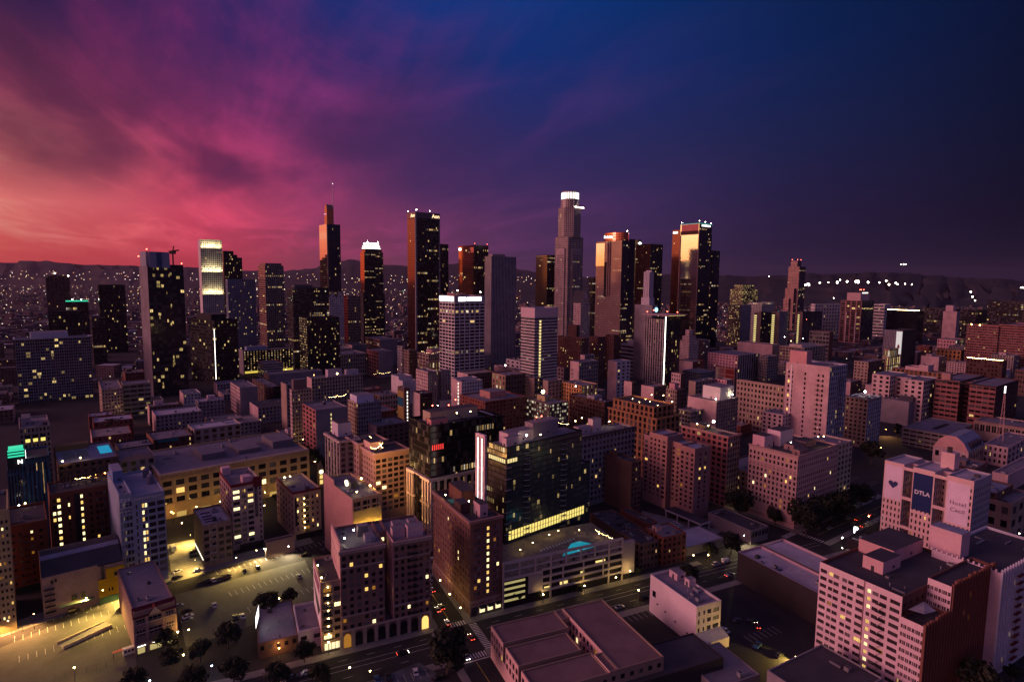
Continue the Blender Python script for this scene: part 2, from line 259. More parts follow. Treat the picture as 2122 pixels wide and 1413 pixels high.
# ------------------------------------------------------------------ mesh builder
class MB:
    def __init__(s): s.v = []; s.f = []; s.m = []; s.uv = []; s.mats = []
    def mi(s, m):
        if m not in s.mats: s.mats.append(m)
        return s.mats.index(m)
    def face(s, pts, m, uv=None):
        n = len(s.v); s.v += [tuple(p) for p in pts]; s.f.append(tuple(range(n, n+len(pts)))); s.m.append(s.mi(m))
        s.uv += list(uv) if uv else [(-1, -1)]*len(pts)
    def box(s, x0, x1, y0, y1, z0, z1, m, top=None, bottom=True):
        a = [(x0, y0), (x1, y0), (x1, y1), (x0, y1)]
        for i in range(4):
            p, q = a[i], a[(i+1) % 4]
            s.face([(*p, z0), (*q, z0), (*q, z1), (*p, z1)], m)
        s.face([(*p, z1) for p in a], top or m)
        if bottom: s.face([(*p, z0) for p in reversed(a)], m)
    def prism(s, pts, z0, z1, m, top=None, uvu=None, uvv=None):
        n = len(pts); acc = 0.
        for i in range(n):
            p, q = pts[i], pts[(i+1) % n]; L = math.dist(p, q)
            uv = None
            if uvu: uv = [(acc*uvu, uvv[0]), ((acc+L)*uvu, uvv[0]), ((acc+L)*uvu, uvv[1]), (acc*uvu, uvv[1])]
            s.face([(*p, z0), (*q, z0), (*q, z1), (*p, z1)], m, uv); acc += L
        s.face([(*p, z1) for p in pts], top or m)
    def bar(s, p, q, r, m, n=6, r2=None):
        p, q = Vector(p), Vector(q); d = (q-p).normalized(); a = d.orthogonal().normalized(); b = d.cross(a); r2 = r if r2 is None else r2
        A = [p+(a*cos(2*pi*i/n)+b*sin(2*pi*i/n))*r for i in range(n)]; B = [q+(a*cos(2*pi*i/n)+b*sin(2*pi*i/n))*r2 for i in range(n)]
        for i in range(n): s.face([A[i], A[(i+1) % n], B[(i+1) % n], B[i]], m)
        s.face(list(reversed(A)), m); s.face(B, m)
    def ball(s, c, r, m, n=8, k=5, sz=1.):
        c = Vector(c); rows = []
        for j in range(k+1):
            t = pi*j/k; rows.append([c+Vector((sin(t)*cos(2*pi*i/n)*r, sin(t)*sin(2*pi*i/n)*r, cos(t)*r*sz)) for i in range(n)])
        for j in range(k):
            for i in range(n):
                q = [rows[j+1][i], rows[j+1][(i+1) % n], rows[j][(i+1) % n], rows[j][i]]
                if j == 0: q = q[:3]
                elif j == k-1: q = [q[0], q[2], q[3]]
                s.face(q, m)
    def mesh(s, name):
        me = bpy.data.meshes.new(name); me.from_pydata(s.v, [], s.f)
        for m in s.mats: me.materials.append(m)
        me.polygons.foreach_set('material_index', s.m)
        ul = me.uv_layers.new(name='UVMap'); ul.data.foreach_set('uv', [c for p in s.uv for c in p])
        me.update(); return me
    def build(s, name, parent=None, loc=(0, 0, 0), rz=0):
        return link(name, s.mesh(name), parent, loc, rz)
def link(name, me, parent=None, loc=(0, 0, 0), rz=0):
    o = bpy.data.objects.new(name, me); C.objects.link(o)
    if parent: o.parent = parent
    o.location = loc; o.rotation_euler = (0, 0, rz); return o
def tag(o, label=None, cat=None, group=None, kind=None):
    if label: o['label'] = label
    if cat: o['category'] = cat
    if group: o['group'] = group
    if kind: o['kind'] = kind
    return o
def empty(name, loc, rz=0):
    o = bpy.data.objects.new(name, None); C.objects.link(o); o.location = loc; o.rotation_euler = (0, 0, rz); o.empty_display_size = .5; return o
def copy_tree(o, parent=None):
    c = o.copy(); C.objects.link(c)
    if parent: c.parent = parent
    for ch in list(o.children): copy_tree(ch, c)
    return c
def text_mesh(txt, size, m, depth=.12, bold=0., align='CENTER', space=1.):
    cu = bpy.data.curves.new('lettering', 'FONT'); cu.body = txt; cu.size = size; cu.extrude = depth; cu.offset = bold
    cu.align_x = align; cu.align_y = 'CENTER'; cu.space_character = space; cu.resolution_u = 3
    o = bpy.data.objects.new('lettering', cu); C.objects.link(o)
    me = bpy.data.meshes.new_from_object(o.evaluated_get(bpy.context.evaluated_depsgraph_get()))
    bpy.data.objects.remove(o); bpy.data.curves.remove(cu); me.materials.clear(); me.materials.append(m); me.name = 'lettering'; return me
def sign_text(parent, txt, size, m, face, a, z, off=.15, bold=0., wide=1., vertical=False, space=1., name='lettering'):
    """lettering on the R face (y=0, reads along +x) or the L face (x=0, reads along -y) of a building"""
    me = text_mesh(txt, size, m, .1, bold, space=space)
    o = bpy.data.objects.new(name, me); C.objects.link(o); o.parent = parent
    o.scale = (wide, 1, 1)
    if face == 'R': o.location = (a, -off, z); o.rotation_euler = (pi/2, pi/2 if vertical else 0, 0)
    else: o.location = (-off, a, z); o.rotation_euler = (pi/2, 0, -pi/2)
    return o
def lamp(parent, kind, loc, energy, col, size=.3, spot=None, aim=None, name='light'):
    l = bpy.data.lights.new(name, kind); l.energy = energy; l.color = col
    if kind in ('POINT', 'SPOT'): l.shadow_soft_size = size
    if kind == 'SPOT': l.spot_size = spot or 2.2; l.spot_blend = .6
    if kind == 'AREA': l.shape = 'RECTANGLE'; l.size = size[0]; l.size_y = size[1]; l.spread = spot or pi
    o = bpy.data.objects.new(name, l); C.objects.link(o); o.parent = parent; o.location = loc
    if aim is not None: o.rotation_euler = (Vector(aim)).to_track_quat('-Z', 'Y').to_euler()
    return o

# ------------------------------------------------------------------ windows as parts
def window_mesh(wd, ht, panes, rows, frame, glass):
    b = MB(); t = .09
    b.face([(-wd/2, 0, 0), (wd/2, 0, 0), (wd/2, 0, ht), (-wd/2, 0, ht)], glass)
    def br(x0, x1, z0, z1): b.box(x0, x1, -.07, -.01, z0, z1, frame, bottom=False)
    br(-wd/2, -wd/2+t, 0, ht); br(wd/2-t, wd/2, 0, ht); br(-wd/2+t, wd/2-t, 0, t); br(-wd/2+t, wd/2-t, ht-t, ht)
    for i in range(1, panes): x = -wd/2+wd*i/panes; br(x-t/2, x+t/2, t, ht-t)
    for j in range(1, rows):
        z = ht*j/rows
        for i in range(panes): br(-wd/2+wd*i/panes+t/2, -wd/2+wd*(i+1)/panes-t/2, z-t/2, z+t/2)
    return b.mesh('window')
def glass_mats():
    return [pmat('glass_dark', (.012, .012, .016), .06, spec=.6, var=.5, scale=.5), pmat('glass_mid', (.035, .033, .04), .08, spec=.6, var=.5, scale=.5),
            pmat('window_blind', (.16, .15, .15), .5, var=.3, scale=.4),
            emat('window_lit', lin((255, 205, 110)), 1.6), emat('window_dim', lin((225, 150, 50)), .55), emat('window_bright', lin((255, 232, 165)), 2.6)]

def hero_face(b, wins, face, fixed, a0, a1, z0, z1, cols, rows, mat, depth, skip=None):
    """wall of one face with real openings. cols/rows are (start, end) spans in metres; face 'L' is the plane x=fixed (runs +y), 'R' the plane y=fixed (runs +x)"""
    def P(a, z, d=0.): return (fixed+d, a, z) if face == 'L' else (a, fixed+d, z)
    def q(a, b_, c, e, d=0.):
        pts = [P(a, c, d), P(b_, c, d), P(b_, e, d), P(a, e, d)]
        b.face(pts if face == 'R' else pts[::-1], mat)
    za = z0
    for (r0, r1) in rows:
        if r0 > za: q(a0, a1, za, r0)
        aa = a0
        for ci, (c0, c1) in enumerate(cols):
            if skip and skip(ci, r0): continue
            if c0 > aa: q(aa, c0, r0, r1)
            for s in ([(c0, r0), (c1, r0)], [(c1, r0), (c1, r1)], [(c1, r1), (c0, r1)], [(c0, r1), (c0, r0)]):
                p_, q_ = s; pts = [P(*p_), P(*p_, depth), P(*q_, depth), P(*q_)]
                b.face(pts if face == 'R' else pts[::-1], mat)
            wins.append((face, (c0+c1)/2, r0, c1-c0, r1-r0, fixed+depth-.03, ci))
            aa = c1
        if aa < a1: q(aa, a1, r0, r1)
        za = r1
    if za < z1: q(a0, a1, za, z1)

def add_windows(root, wins, frame, lit, panes, rows, camloc, litcols=None):
    """the hundred windows nearest the camera are parts; the rest of the facade's windows are one part"""
    gm = glass_mats(); cache = {}; rest = MB(); out = []
    Mi = root.matrix_basis.to_3x3() if False else Matrix.Rotation(root.rotation_euler[2], 3, 'Z')
    def wp(x): 
        f_, a, z = x[0], x[1], x[2]; p = Vector((x[5], a, z)) if f_ == 'L' else Vector((a, x[5], z))
        return (Mi @ p + Vector(root.location) - camloc).length
    wins = sorted(wins, key=wp)
    for i, (f_, a, z, wd, ht, fx, ci) in enumerate(wins):
        r = rnd.random(); L = lit if not isinstance(lit, dict) else lit.get(f_, .05)
        if litcols and (f_, ci) in litcols and rnd.random() < litcols[(f_, ci)]: k = 5 if rnd.random() < .55 else 3
        elif r < L: k = 3 if rnd.random() < .45 else (4 if rnd.random() < .7 else 5)
        else: k = rnd.choice([0, 0, 0, 1, 1, 2])
        pn = panes if not isinstance(panes, dict) else panes[f_]
        key = (round(wd, 1), round(ht, 1), k, pn)
        if key not in cache: cache[key] = window_mesh(wd, ht, pn, rows, frame, gm[k])
        loc = (fx, a, z) if f_ == 'L' else (a, fx, z); rz = -pi/2 if f_ == 'L' else 0
        if i < 100: link('window', cache[key], root, loc, rz)
        else:
            me = cache[key]; Rm = Matrix.Rotation(rz, 3, 'Z'); lv = Vector(loc)
            for pl in me.polygons:
                rest.face([Rm @ me.vertices[v].co + lv for v in pl.vertices], me.materials[pl.material_index])
    if rest.f: o = rest.build('window', root); o['kind'] = 'stuff'

def roof_kit(root, x0, x1, y0, y1, z, n, seed, big=True):
    """rooftop plant: housings, air handlers, ducts, vents, skylights"""
    r = random.Random(seed); W, D = x1-x0, y1-y0; used = []
    if W < 5 or D < 5: return
    for i in range(n):
        k = r.choice(['air_handler', 'air_handler', 'roof_vent', 'roof_vent', 'skylight', 'duct', 'fan_housing'])
        a, c, h = {'air_handler': (r.uniform(1.6, 3.4), r.uniform(1.4, 2.4), r.uniform(1., 1.9)), 'roof_vent': (.6, .6, r.uniform(.7, 1.3)), 'skylight': (r.uniform(1.5, 3), r.uniform(1.2, 2), .5),
                   'duct': (r.uniform(4, 8), .7, .7), 'fan_housing': (1.3, 1.3, 1.1)}[k]
        if r.random() < .5: a, c = c, a
        for _ in range(8):
            x, y = r.uniform(x0+1, max(x0+1.1, x1-1-a)), r.uniform(y0+1, max(y0+1.1, y1-1-c))
            if x+a < x1-.6 and y+c < y1-.6 and all(x+a < u[0]-.4 or x > u[1]+.4 or y+c < u[2]-.4 or y > u[3]+.4 for u in used): break
        else: continue
        used.append((x, x+a, y, y+c)); b = MB(); m = r.choice([MET(), MET(), wmat((120, 115, 118)), DMET()])
        if k == 'roof_vent': b.bar((x+.3, y+.3, z), (x+.3, y+.3, z+h), .16, m); b.bar((x+.3, y+.3, z+h), (x+.3, y+.3, z+h+.25), .34, m, r2=.1)
        elif k == 'skylight':
            g = glass_mats()[1]; b.box(x, x+a, y, y+c, z, z+.3, m); b.face([(x+.1, y+.1, z+.3), (x+a-.1, y+.1, z+.3), (x+a/2, y+c/2, z+.8)], g); b.face([(x+a-.1, y+.1, z+.3), (x+a-.1, y+c-.1, z+.3), (x+a/2, y+c/2, z+.8)], g); b.face([(x+a-.1, y+c-.1, z+.3), (x+.1, y+c-.1, z+.3), (x+a/2, y+c/2, z+.8)], g); b.face([(x+.1, y+c-.1, z+.3), (x+.1, y+.1, z+.3), (x+a/2, y+c/2, z+.8)], g)
        elif k == 'fan_housing': b.box(x, x+a, y, y+c, z, z+h*.7, m); b.bar((x+a/2, y+c/2, z+h*.7), (x+a/2, y+c/2, z+h), .5, DMET(), 8)
        else:
            b.box(x, x+a, y, y+c, z+.25, z+h, m)
            for fx in (.15, .85): b.box(x+a*fx-.1, x+a*fx+.1, y+.1, y+c-.1, z, z+.25, DMET())
            if k == 'air_handler': b.box(x+a*.2, x+a*.6, y+c*.2, y+c*.8, z+h, z+h+.25, DMET())
        b.build(k, root)

# ------------------------------------------------------------------ buildings
CAMV = Vector((0, 0, CAMZ))
BLD = {}
def building(name, key, label, x, y, g, wv, wu, h, L, Rr, nL, nR, nf, o, cat='building', group=None):
    """front corner at (x, y); the right face runs wv metres along local +x, the left face wu metres along local +y"""
    root = empty(name, (x, y, 0), R(g)); tag(root, label, cat, group); BLD[key] = root; root['_'] = 0; del root['_']
    boxes = o.get('boxes', [(0, 1, 0, 1, 0, 1)]); hero = o.get('hero'); hb = o.get('hb', range(len(boxes)))
    roofk = o.get('roof', 'grey'); par = o.get('par', 1.1 if h < 70 else 1.6); zb = o.get('zb', 0.)
    wall = MB(); roof = MB(); wins = []
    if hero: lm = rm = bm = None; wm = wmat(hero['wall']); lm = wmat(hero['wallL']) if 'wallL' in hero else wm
    else: wm = None
    cap = wmat(o['cap']) if 'cap' in o else (wm or wmat(tuple(STY[Rr].get('wall', (150, 140, 135)))))
    for bi, (fx0, fx1, fy0, fy1, fz0, fz1) in enumerate(boxes):
        x0, x1, y0, y1, z0, z1 = fx0*wv, fx1*wv, fy0*wu, fy1*wu, fz0*h, fz1*h
        cells = [((x0, y0), (x1, y0), 'R'), ((x1, y0), (x1, y1), 'B'), ((x1, y1), (x0, y1), 'B'), ((x0, y1), (x0, y0), 'L')]
        for p, q, fc in cells:
            if hero and fc in hero and bi in hb:
                hf = hero[fc]; a0, a1 = (x0, x1) if fc == 'R' else (y0, y1)
                if 'cols' in hf: cols = [(a0+(a1-a0)*c0, a0+(a1-a0)*c1) for c0, c1 in hf['cols']]
                else:
                    n = max(1, round(hf['n']*(a1-a0)/(wv if fc == 'R' else wu))); bw = (a1-a0)/n; cols = [(a0+bw*(i+.5-hf['ww']/2), a0+bw*(i+.5+hf['ww']/2)) for i in range(n)]
                zlo, zhi = z0+(hf.get('zb', 0)*h if z0 < 1 else 0), z1-hf.get('zt', .03)*h-par
                fl = h/nf; nr = int((zhi-zlo)/fl+.2); rows = [(zhi-fl*(i+1)+fl*(.5-hf['wh']/2), zhi-fl*(i+1)+fl*(.5+hf['wh']/2)) for i in range(nr)][::-1]
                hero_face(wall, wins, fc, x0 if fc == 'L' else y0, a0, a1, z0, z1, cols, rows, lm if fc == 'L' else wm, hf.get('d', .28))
            else:
                n_ = nL if fc == 'L' or (fc == 'B' and p[0] != q[0] and False) else nR
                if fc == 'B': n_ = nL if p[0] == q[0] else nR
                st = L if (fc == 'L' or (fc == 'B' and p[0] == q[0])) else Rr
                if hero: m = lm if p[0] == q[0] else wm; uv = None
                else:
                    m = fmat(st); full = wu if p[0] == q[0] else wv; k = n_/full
                    s0 = (p[1] if p[0] == q[0] else p[0])*k; s1 = (q[1] if p[0] == q[0] else q[0])*k
                    v0, v1 = (z0-zb*h)*nf/h, (z1-zb*h)*nf/h; off = -math.ceil(v1)+ (math.ceil(v1)-v1 if False else 0)
                    sh = math.floor(v1)-v1+.12 if True else 0
                    uv = [(s0, v0+sh), (s1, v0+sh), (s1, v1+sh), (s0, v1+sh)]
                wall.face([(*p, z0), (*q, z0), (*q, z1), (*p, z1)], m, uv)
        t = .45
        if x1-x0 > 3 and y1-y0 > 3:
            zr = z1-par
            for p in ([(x0, y0), (x1, y0), (x1-t, y0+t), (x0+t, y0+t)], [(x1, y0), (x1, y1), (x1-t, y1-t), (x1-t, y0+t)], [(x1, y1), (x0, y1), (x0+t, y1-t), (x1-t, y1-t)], [(x0, y1), (x0, y0), (x0+t, y0+t), (x0+t, y1-t)]):
                wall.face([(*c, z1) for c in p], cap); a, b_ = p[3], p[2]
                wall.face([(*b_, zr), (*a, zr), (*a, z1), (*b_, z1)], cap)
            roof.face([(x0+t, y0+t, zr), (x1-t, y0+t, zr), (x1-t, y1-t, zr), (x0+t, y1-t, zr)], rmat(roofk))
        else: roof.face([(x0, y0, z1), (x1, y0, z1), (x1, y1, z1), (x0, y1, z1)], cap)
    wall.build('wall', root); roof.build('roof', root)
    if hero: add_windows(root, wins, wmat(hero.get('frame', (70, 62, 60))), hero.get('lit', .06), hero.get('panes', 2), hero.get('rows', 2), CAMV, hero.get('litcols'))
    if 'cor' in o:
        for (dz, ov, ht, c) in o['cor']:
            b = MB(); m = wmat(c); z = h-dz
            b.box(-ov, wv, -ov, 0, z, z+ht, m); b.box(-ov, 0, 0, wu, z, z+ht, m); b.build('cornice', root)
    zt = (boxes[0][5]*h)-par
    for pi_, (a0, a1, c0, c1, ht, c) in enumerate(o.get('pent', [])):
        b = MB(); m = wmat(c); b.box(a0*wv, a1*wv, c0*wu, c1*wu, zt, zt+ht, m, rmat(roofk), False)
        pe = b.build('penthouse', root)
        d = MB(); d.box(a0*wv-.06, a0*wv-.01, (c0*.5+c1*.5)*wu-.6, (c0*.5+c1*.5)*wu+.6, zt, zt+2.1, DMET(), bottom=False); d.build('door', pe)
        if a1*wv-a0*wv > 4:
            d = MB(); xm = (a0*.4+a1*.6)*wv; d.box(xm-.7, xm+.7, c0*wu-.06, c0*wu-.01, zt+1, zt+2.1, DMET(), bottom=False); d.build('vent_grille', pe)
    kit = o.get('kit', 5 if h < 70 else 2)
    if kit:
        x0, x1, y0, y1 = [v*s for v, s in zip(boxes[0][:4], (wv, wv, wu, wu))]
        ps = o.get('pent', [])
        if ps:
            mx = min(min(p[0] for p in ps), 1-max(p[1] for p in ps)); 
            if min(p[2] for p in ps) > .25: roof_kit(root, x0, x1, y0, min(p[2] for p in ps)*wu, zt, kit, hash(key) % 1000 if False else sum(map(ord, key)))
            else: roof_kit(root, x0, x1, max(p[3] for p in ps)*wu, y1, zt, kit, sum(map(ord, key)))
        else: roof_kit(root, x0, x1, y0, y1, zt, kit, sum(map(ord, key)))
    return root
B = building
B('apartment_tower','resi_left','tall slab apartment tower with pale blank side and tower crane on its roof',-442.4,729.0,50,41.1,27.3,162.2,'blank_grey','tower_resi',4,9,37.5,{'boxes':[(0,0.6,0,1,0,1),(0.6,1,0.0,1,0,1.012)],'pent':[(0.02,0.62,0.2,0.9,19,(150,148,160))],'kit':0,'roof':'dark','zb':0})
B('apartment_tower','white_line','black apartment tower with one thin white light line down its corner',-411.2,823.0,52,33.0,74.2,90.1,'resi_dark','resi_dark',13,13,19.6,{'pent':[(0.1,0.7,0.2,0.8,9,(40,36,40))],'kit':0,'roof':'dark'})
B('office_tower','curved_white','white gridded office tower with three floodlit bands near its top',-667.1,1290.0,37,42.2,28.8,228.7,'blank_white','grid_fine',2,11,49.8,{'pent':[(0.3,0.7,0.2,0.8,3,(90,80,84))],'kit':0})
B('office_tower','stepped_black','black tower with stepped top behind the white floodlit tower',-681.2,1420.0,37,40.9,16.0,210.7,'glass_black','resi_dark',4,16,40.2,{'boxes':[(0,0.55,0,1,0,1),(0.55,0.75,0,1,0,0.96),(0.75,1,0,1,0,0.93)],'kit':0,'roof':'dark'})
B('apartment_tower','haze_glass','hazy blue grey glass apartment tower right of the floodlit tower',-536.0,1130.0,37,49.2,18.9,145.4,'resi_blue','resi_blue',4,14,37.2,{'kit':0,'roof':'dark'})
B('office_tower','striped_tower','grey gridded office tower with chamfered top and yellow lit storeys',-444.3,1080.0,37,32.5,46.4,173.6,'banded_tan','grid_grey',5,9,43.3,{'kit':0,'roof':'dark','boxes':[(0,1,0,1,0,0.985),(0.06,0.94,0.1,0.9,0.985,1.01)]})
B('office_tower','wide_dark','wide black banded office block below the spire tower',-360.8,985.0,37,60.2,32.3,133.5,'banded_dark','banded_dark',7,16,36.2,{'kit':0,'roof':'dark','pent':[(0.1,0.6,0.3,0.8,6,(90,84,90))]})
B('hotel','dark_hotel','dark hotel block with a drum on its roof in front of the wide black office',-292.2,850.0,37,48.0,35.1,93.4,'slots_lit','resi_dark',5,23,25.2,{'kit':0,'roof':'dark'})
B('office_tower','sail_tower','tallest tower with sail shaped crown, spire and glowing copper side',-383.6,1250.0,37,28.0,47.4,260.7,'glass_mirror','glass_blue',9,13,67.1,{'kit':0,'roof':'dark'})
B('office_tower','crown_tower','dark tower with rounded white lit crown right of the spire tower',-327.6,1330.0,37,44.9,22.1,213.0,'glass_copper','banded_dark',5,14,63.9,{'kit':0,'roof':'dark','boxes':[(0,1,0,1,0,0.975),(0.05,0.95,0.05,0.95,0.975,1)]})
B('office_building','gable_white','white gridded building with two steep gables at the foot of the spire tower',-351.0,1150.0,37,28.2,10.0,111.7,'white','white',1,7,25.1,{'kit':0})
B('office_building','red_side','block with a narrow red glowing side beside the twin gabled white building',-329.8,1200.0,37,26.9,21.7,115.0,'red_strip','grid_tan',3,6,21.1,{'kit':0,'roof':'dark'})
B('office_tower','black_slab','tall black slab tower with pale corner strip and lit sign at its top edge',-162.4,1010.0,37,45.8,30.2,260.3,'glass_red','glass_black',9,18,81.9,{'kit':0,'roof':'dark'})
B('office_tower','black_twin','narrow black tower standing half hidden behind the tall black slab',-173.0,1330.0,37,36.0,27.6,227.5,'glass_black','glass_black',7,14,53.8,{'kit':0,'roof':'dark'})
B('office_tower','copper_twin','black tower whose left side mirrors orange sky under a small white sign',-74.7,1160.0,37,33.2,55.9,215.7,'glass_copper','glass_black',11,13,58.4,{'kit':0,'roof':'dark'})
B('office_tower','grey_stripes','grey tower of fine vertical stripes behind the white gridded office',-33.0,930.0,37,48.0,18.2,186.1,'stripes_grey','stripes_grey',6,17,47.6,{'pent':[(0.1,0.6,0.2,0.8,5,(150,130,130))],'kit':0})
B('office_tower','white_grid','white gridded office block with glowing white sign band along its top',-73.5,760.0,37,46.3,37.8,128.9,'grid_white','grid_white',5,6,29.7,{'pent':[(0.15,0.5,0.3,0.8,5,(150,110,106))],'kit':3})
B('office_tower','gold_bands','gold topped banded tower left of the round crowned skyscraper',70.0,1230.0,37,20.6,36.3,201.5,'banded_gold','banded_dark',7,7,52.1,{'kit':0,'roof':'dark'})
B('skyscraper','round_crown','tall stepped pink stone skyscraper with bright round lit crown',106.5,1170.0,37,39.8,38.0,234.3,'usb','usb',10,10,64.1,{'kit':0,'boxes':[(0,1,0,1,0,1)]})
B('hotel','gable_tower','pink stone tower with steep pointed gables between the two skyscrapers',102.9,900.0,60,35.7,12.0,116.1,'pink','pink',5,6,34.3,{'kit':0,'roof':'dark'})
B('office_tower','drum_tower','bronze banded tower with curved glass drum and a lit sign on top',190.8,1060.0,37,32.9,62.7,221.2,'gas_l','gas_r',27,16,66.0,{'kit':0,'roof':'dark'})
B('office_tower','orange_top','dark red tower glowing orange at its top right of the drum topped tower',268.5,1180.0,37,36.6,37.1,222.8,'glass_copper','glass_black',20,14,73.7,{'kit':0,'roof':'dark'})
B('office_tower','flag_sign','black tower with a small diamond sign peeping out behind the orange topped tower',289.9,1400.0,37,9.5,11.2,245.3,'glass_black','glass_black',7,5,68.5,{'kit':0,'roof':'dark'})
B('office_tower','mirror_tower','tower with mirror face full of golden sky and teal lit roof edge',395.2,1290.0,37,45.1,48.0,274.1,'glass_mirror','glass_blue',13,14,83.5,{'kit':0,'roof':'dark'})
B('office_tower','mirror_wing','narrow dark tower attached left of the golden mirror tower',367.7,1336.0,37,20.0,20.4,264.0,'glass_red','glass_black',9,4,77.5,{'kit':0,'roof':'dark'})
B('office_tower','mirror_low','lower dark blue tower directly right of the golden mirror tower',442.7,1340.0,37,27.7,20.0,219.6,'glass_black','glass_blue',4,9,63.8,{'kit':0,'roof':'dark'})
B('office_tower','dark_left_gas','low dark tower showing lit floors left of the drum topped tower',176.2,1300.0,37,20.0,15.6,157.6,'banded_dark','banded_dark',5,4,41.9,{'kit':0,'roof':'dark'})
B('telephone_building','antenna_base','pale windowless block carrying a tall white fluted tower and blue round sign',210.3,900.0,37,12.0,34.5,114.5,'blank_grey','blank_grey',4,3,20.7,{'kit':0})
B('apartment_building','canopy_apts','striped apartment block with thin floating roof and white light line',205.5,800.0,37,32.3,35.7,99.5,'vertical','tower_resi',9,13,24.4,{'kit':0,'roof':'dark'})
B('office_building','pink_office','pink white office block with blank top and a lit window column',26.4,700.0,37,35.9,26.2,117.8,'banded_white','banded_white',5,7,31.9,{'kit':3,'boxes':[(0,1,0,1,0,1)]})
B('office_building','banded_office','wide office block with strong white and black horizontal bands',196.6,922.6,37,98.8,44.3,50.6,'banded_white','banded_white',4,9,8.3,{'pent':[(0.12,0.75,0.2,0.75,7,(196,188,196))],'kit':4})
B('office_tower','deco_tower','pink stone tower stepping up to a slender crown',311.0,1044.6,37,27.4,21.8,46.6,'pink','pink',8,8,16.1,{'kit':0,'boxes':[(0,1,0,1,0,1),(0.15,0.85,0.15,0.85,1,1.17),(0.3,0.7,0.3,0.7,1.17,1.4)]})
B('apartment_tower','right_tower','dark tower with pink vertical piers and lit rooftop box right of centre',874.1,1500.0,37,70.4,50.4,107.7,'tower_right','tower_right_d',4,9,19.5,{'pent':[(0.05,0.75,0.1,0.75,21,(206,170,166))],'kit':0})
B('apartment_tower','la_tower','distant pink stepped tower on the right skyline with red roof lights',903.0,1900.0,37,40.4,35.5,201.3,'la_tower','la_tower_r',8,6,42.9,{'boxes':[(0,1,0,1,0,1),(-0.3,0.0,0.2,1,0,0.66),(0,0.6,0.2,0.8,1,1.09),(1,1.3,0.2,1,0,0.66),(-0.5,1.5,0.5,1,0,0.5)],'kit':0})
B('office_building','round_gold','broad block with hundreds of gold lit windows on the right skyline',651.6,1700.0,37,76.8,40.1,130.6,'round_lit','round_lit',14,15,26.1,{'kit':0,'roof':'dark','boxes':[(0,1,0,1,0,1),(0.1,0.8,0.1,0.8,1,1.1)]})
B('apartment_building','twin_grey','pinkish block with dotted lit windows right of the mirror tower',526.8,1380.0,37,42.1,33.6,98.2,'office_lit','blank_grey',9,8,20.9,{'kit':0,'roof':'dark'})
B('apartment_building','white_windows','white gridded block with dark gaps below the gold lit block',616.1,1480.0,37,59.7,36.8,100.4,'grid_fine','grid_fine',9,9,27.1,{'kit':0})
B('apartment_building','slab_a','dark apartment slab with a lit stair column, leftmost of three',520.0,1250.0,37,41.0,16.2,87.9,'blank_tan','resi_dark',3,11,18.1,{'kit':0,'roof':'dark'})
B('apartment_building','slab_b','dark apartment slab with a lit stair column, middle of three',567.3,1270.0,37,36.0,17.6,88.8,'blank_tan','stripes_grey',3,8,18.0,{'kit':0,'roof':'dark'})
B('apartment_building','slab_c','dark apartment slab with a lit stair column, rightmost of three',626.2,1290.0,37,87.3,11.2,87.8,'blank_tan','tower_right_d',3,7,17.5,{'kit':0,'roof':'dark'})
B('civic_building','long_white','long pale civic block left of the pink piered tower',808.2,1600.0,20,89.5,13.5,95.0,'white','white',3,9,10.4,{'kit':0})
B('office_building','grid_low','low gridded office block at the foot of the pink piered tower',611.8,1150.0,37,16.5,38.3,56.7,'bigwin_grey','blank_brick',6,2,7.2,{'kit':2})
B('office_tower','left_dark_tower','broad dark red tower with sloped shoulders on the left skyline',-1359.9,1750.0,37,56.0,45.0,144.9,'darkbrick','darkbrick',12,6,18.3,{'kit':0,'roof':'dark','boxes':[(0,1,0,1,0,0.98),(0.1,0.9,0.1,0.9,0.98,1.03)]})
B('office_tower','left_green_roof','black block edged with green light on the left skyline',-1119.3,1500.0,37,46.1,40.0,85.8,'glass_black','glass_black',5,16,11.2,{'kit':0,'roof':'dark'})
B('apartment_tower','left_slab','slim dark apartment tower with glowing balcony lines on the left',-793.3,1150.0,37,43.0,35.0,132.2,'glass_black','resi_dark',5,18,25.4,{'kit':0,'roof':'dark'})
B('office_building','left_brown','dark banded block beside the slim apartment tower on the left',-704.5,1000.0,37,19.0,40.0,79.1,'banded_dark','banded_dark',4,9,15.7,{'kit':0,'roof':'dark'})
B('office_building','left_grey','dark block with pale flat parapet behind the white framed apartments',-699.3,900.0,37,40.9,40.0,95.3,'blank_grey','resi_dark',2,16,16.8,{'kit':2})
B('apartment_building','white_frame','white framed glass apartment block at the left edge with a lit stair strip',-574.3,687.0,40,71.7,30.0,75.0,'resi_white','resi_white',4,16,21.0,{'pent':[(0.2,0.7,0.2,0.8,9,(190,186,196))],'kit':0,'cor':[(0,1.6,0.8,(190,186,196))]})
B('apartment_building','brick_hotel_far','tan nine storey apartment house left of the tall slab tower',-420.0,604.3,37,18.0,60.9,34.0,'tan','tan',3,7,9.9,{'kit':3})
B('parking_garage','far_garage','lit concrete parking garage at the foot of the tall slab tower',-412.6,626.9,37,25.3,23.9,35.2,'garage','garage',2,4,7.2,{'kit':0,'boxes':[(0,1,0,1,0,1)]})
B('apartment_building','white_side','pink and grey block with roof garden right of the black apartment tower',-292.1,634.5,37,18.1,45.3,31.6,'pink','blank_grey',8,9,7.5,{'kit':3})
B('office_building','punched_office','flat roofed office with rows of small lit windows and a yellow lit base',-412.1,911.0,37,75.6,28.6,37.0,'blank_grey','slots_lit',2,17,10.6,{'pent':[(0.1,0.5,0.4,0.8,6,(150,160,190))],'kit':0,'cor':[(0,1.2,1.0,(160,156,160))]})
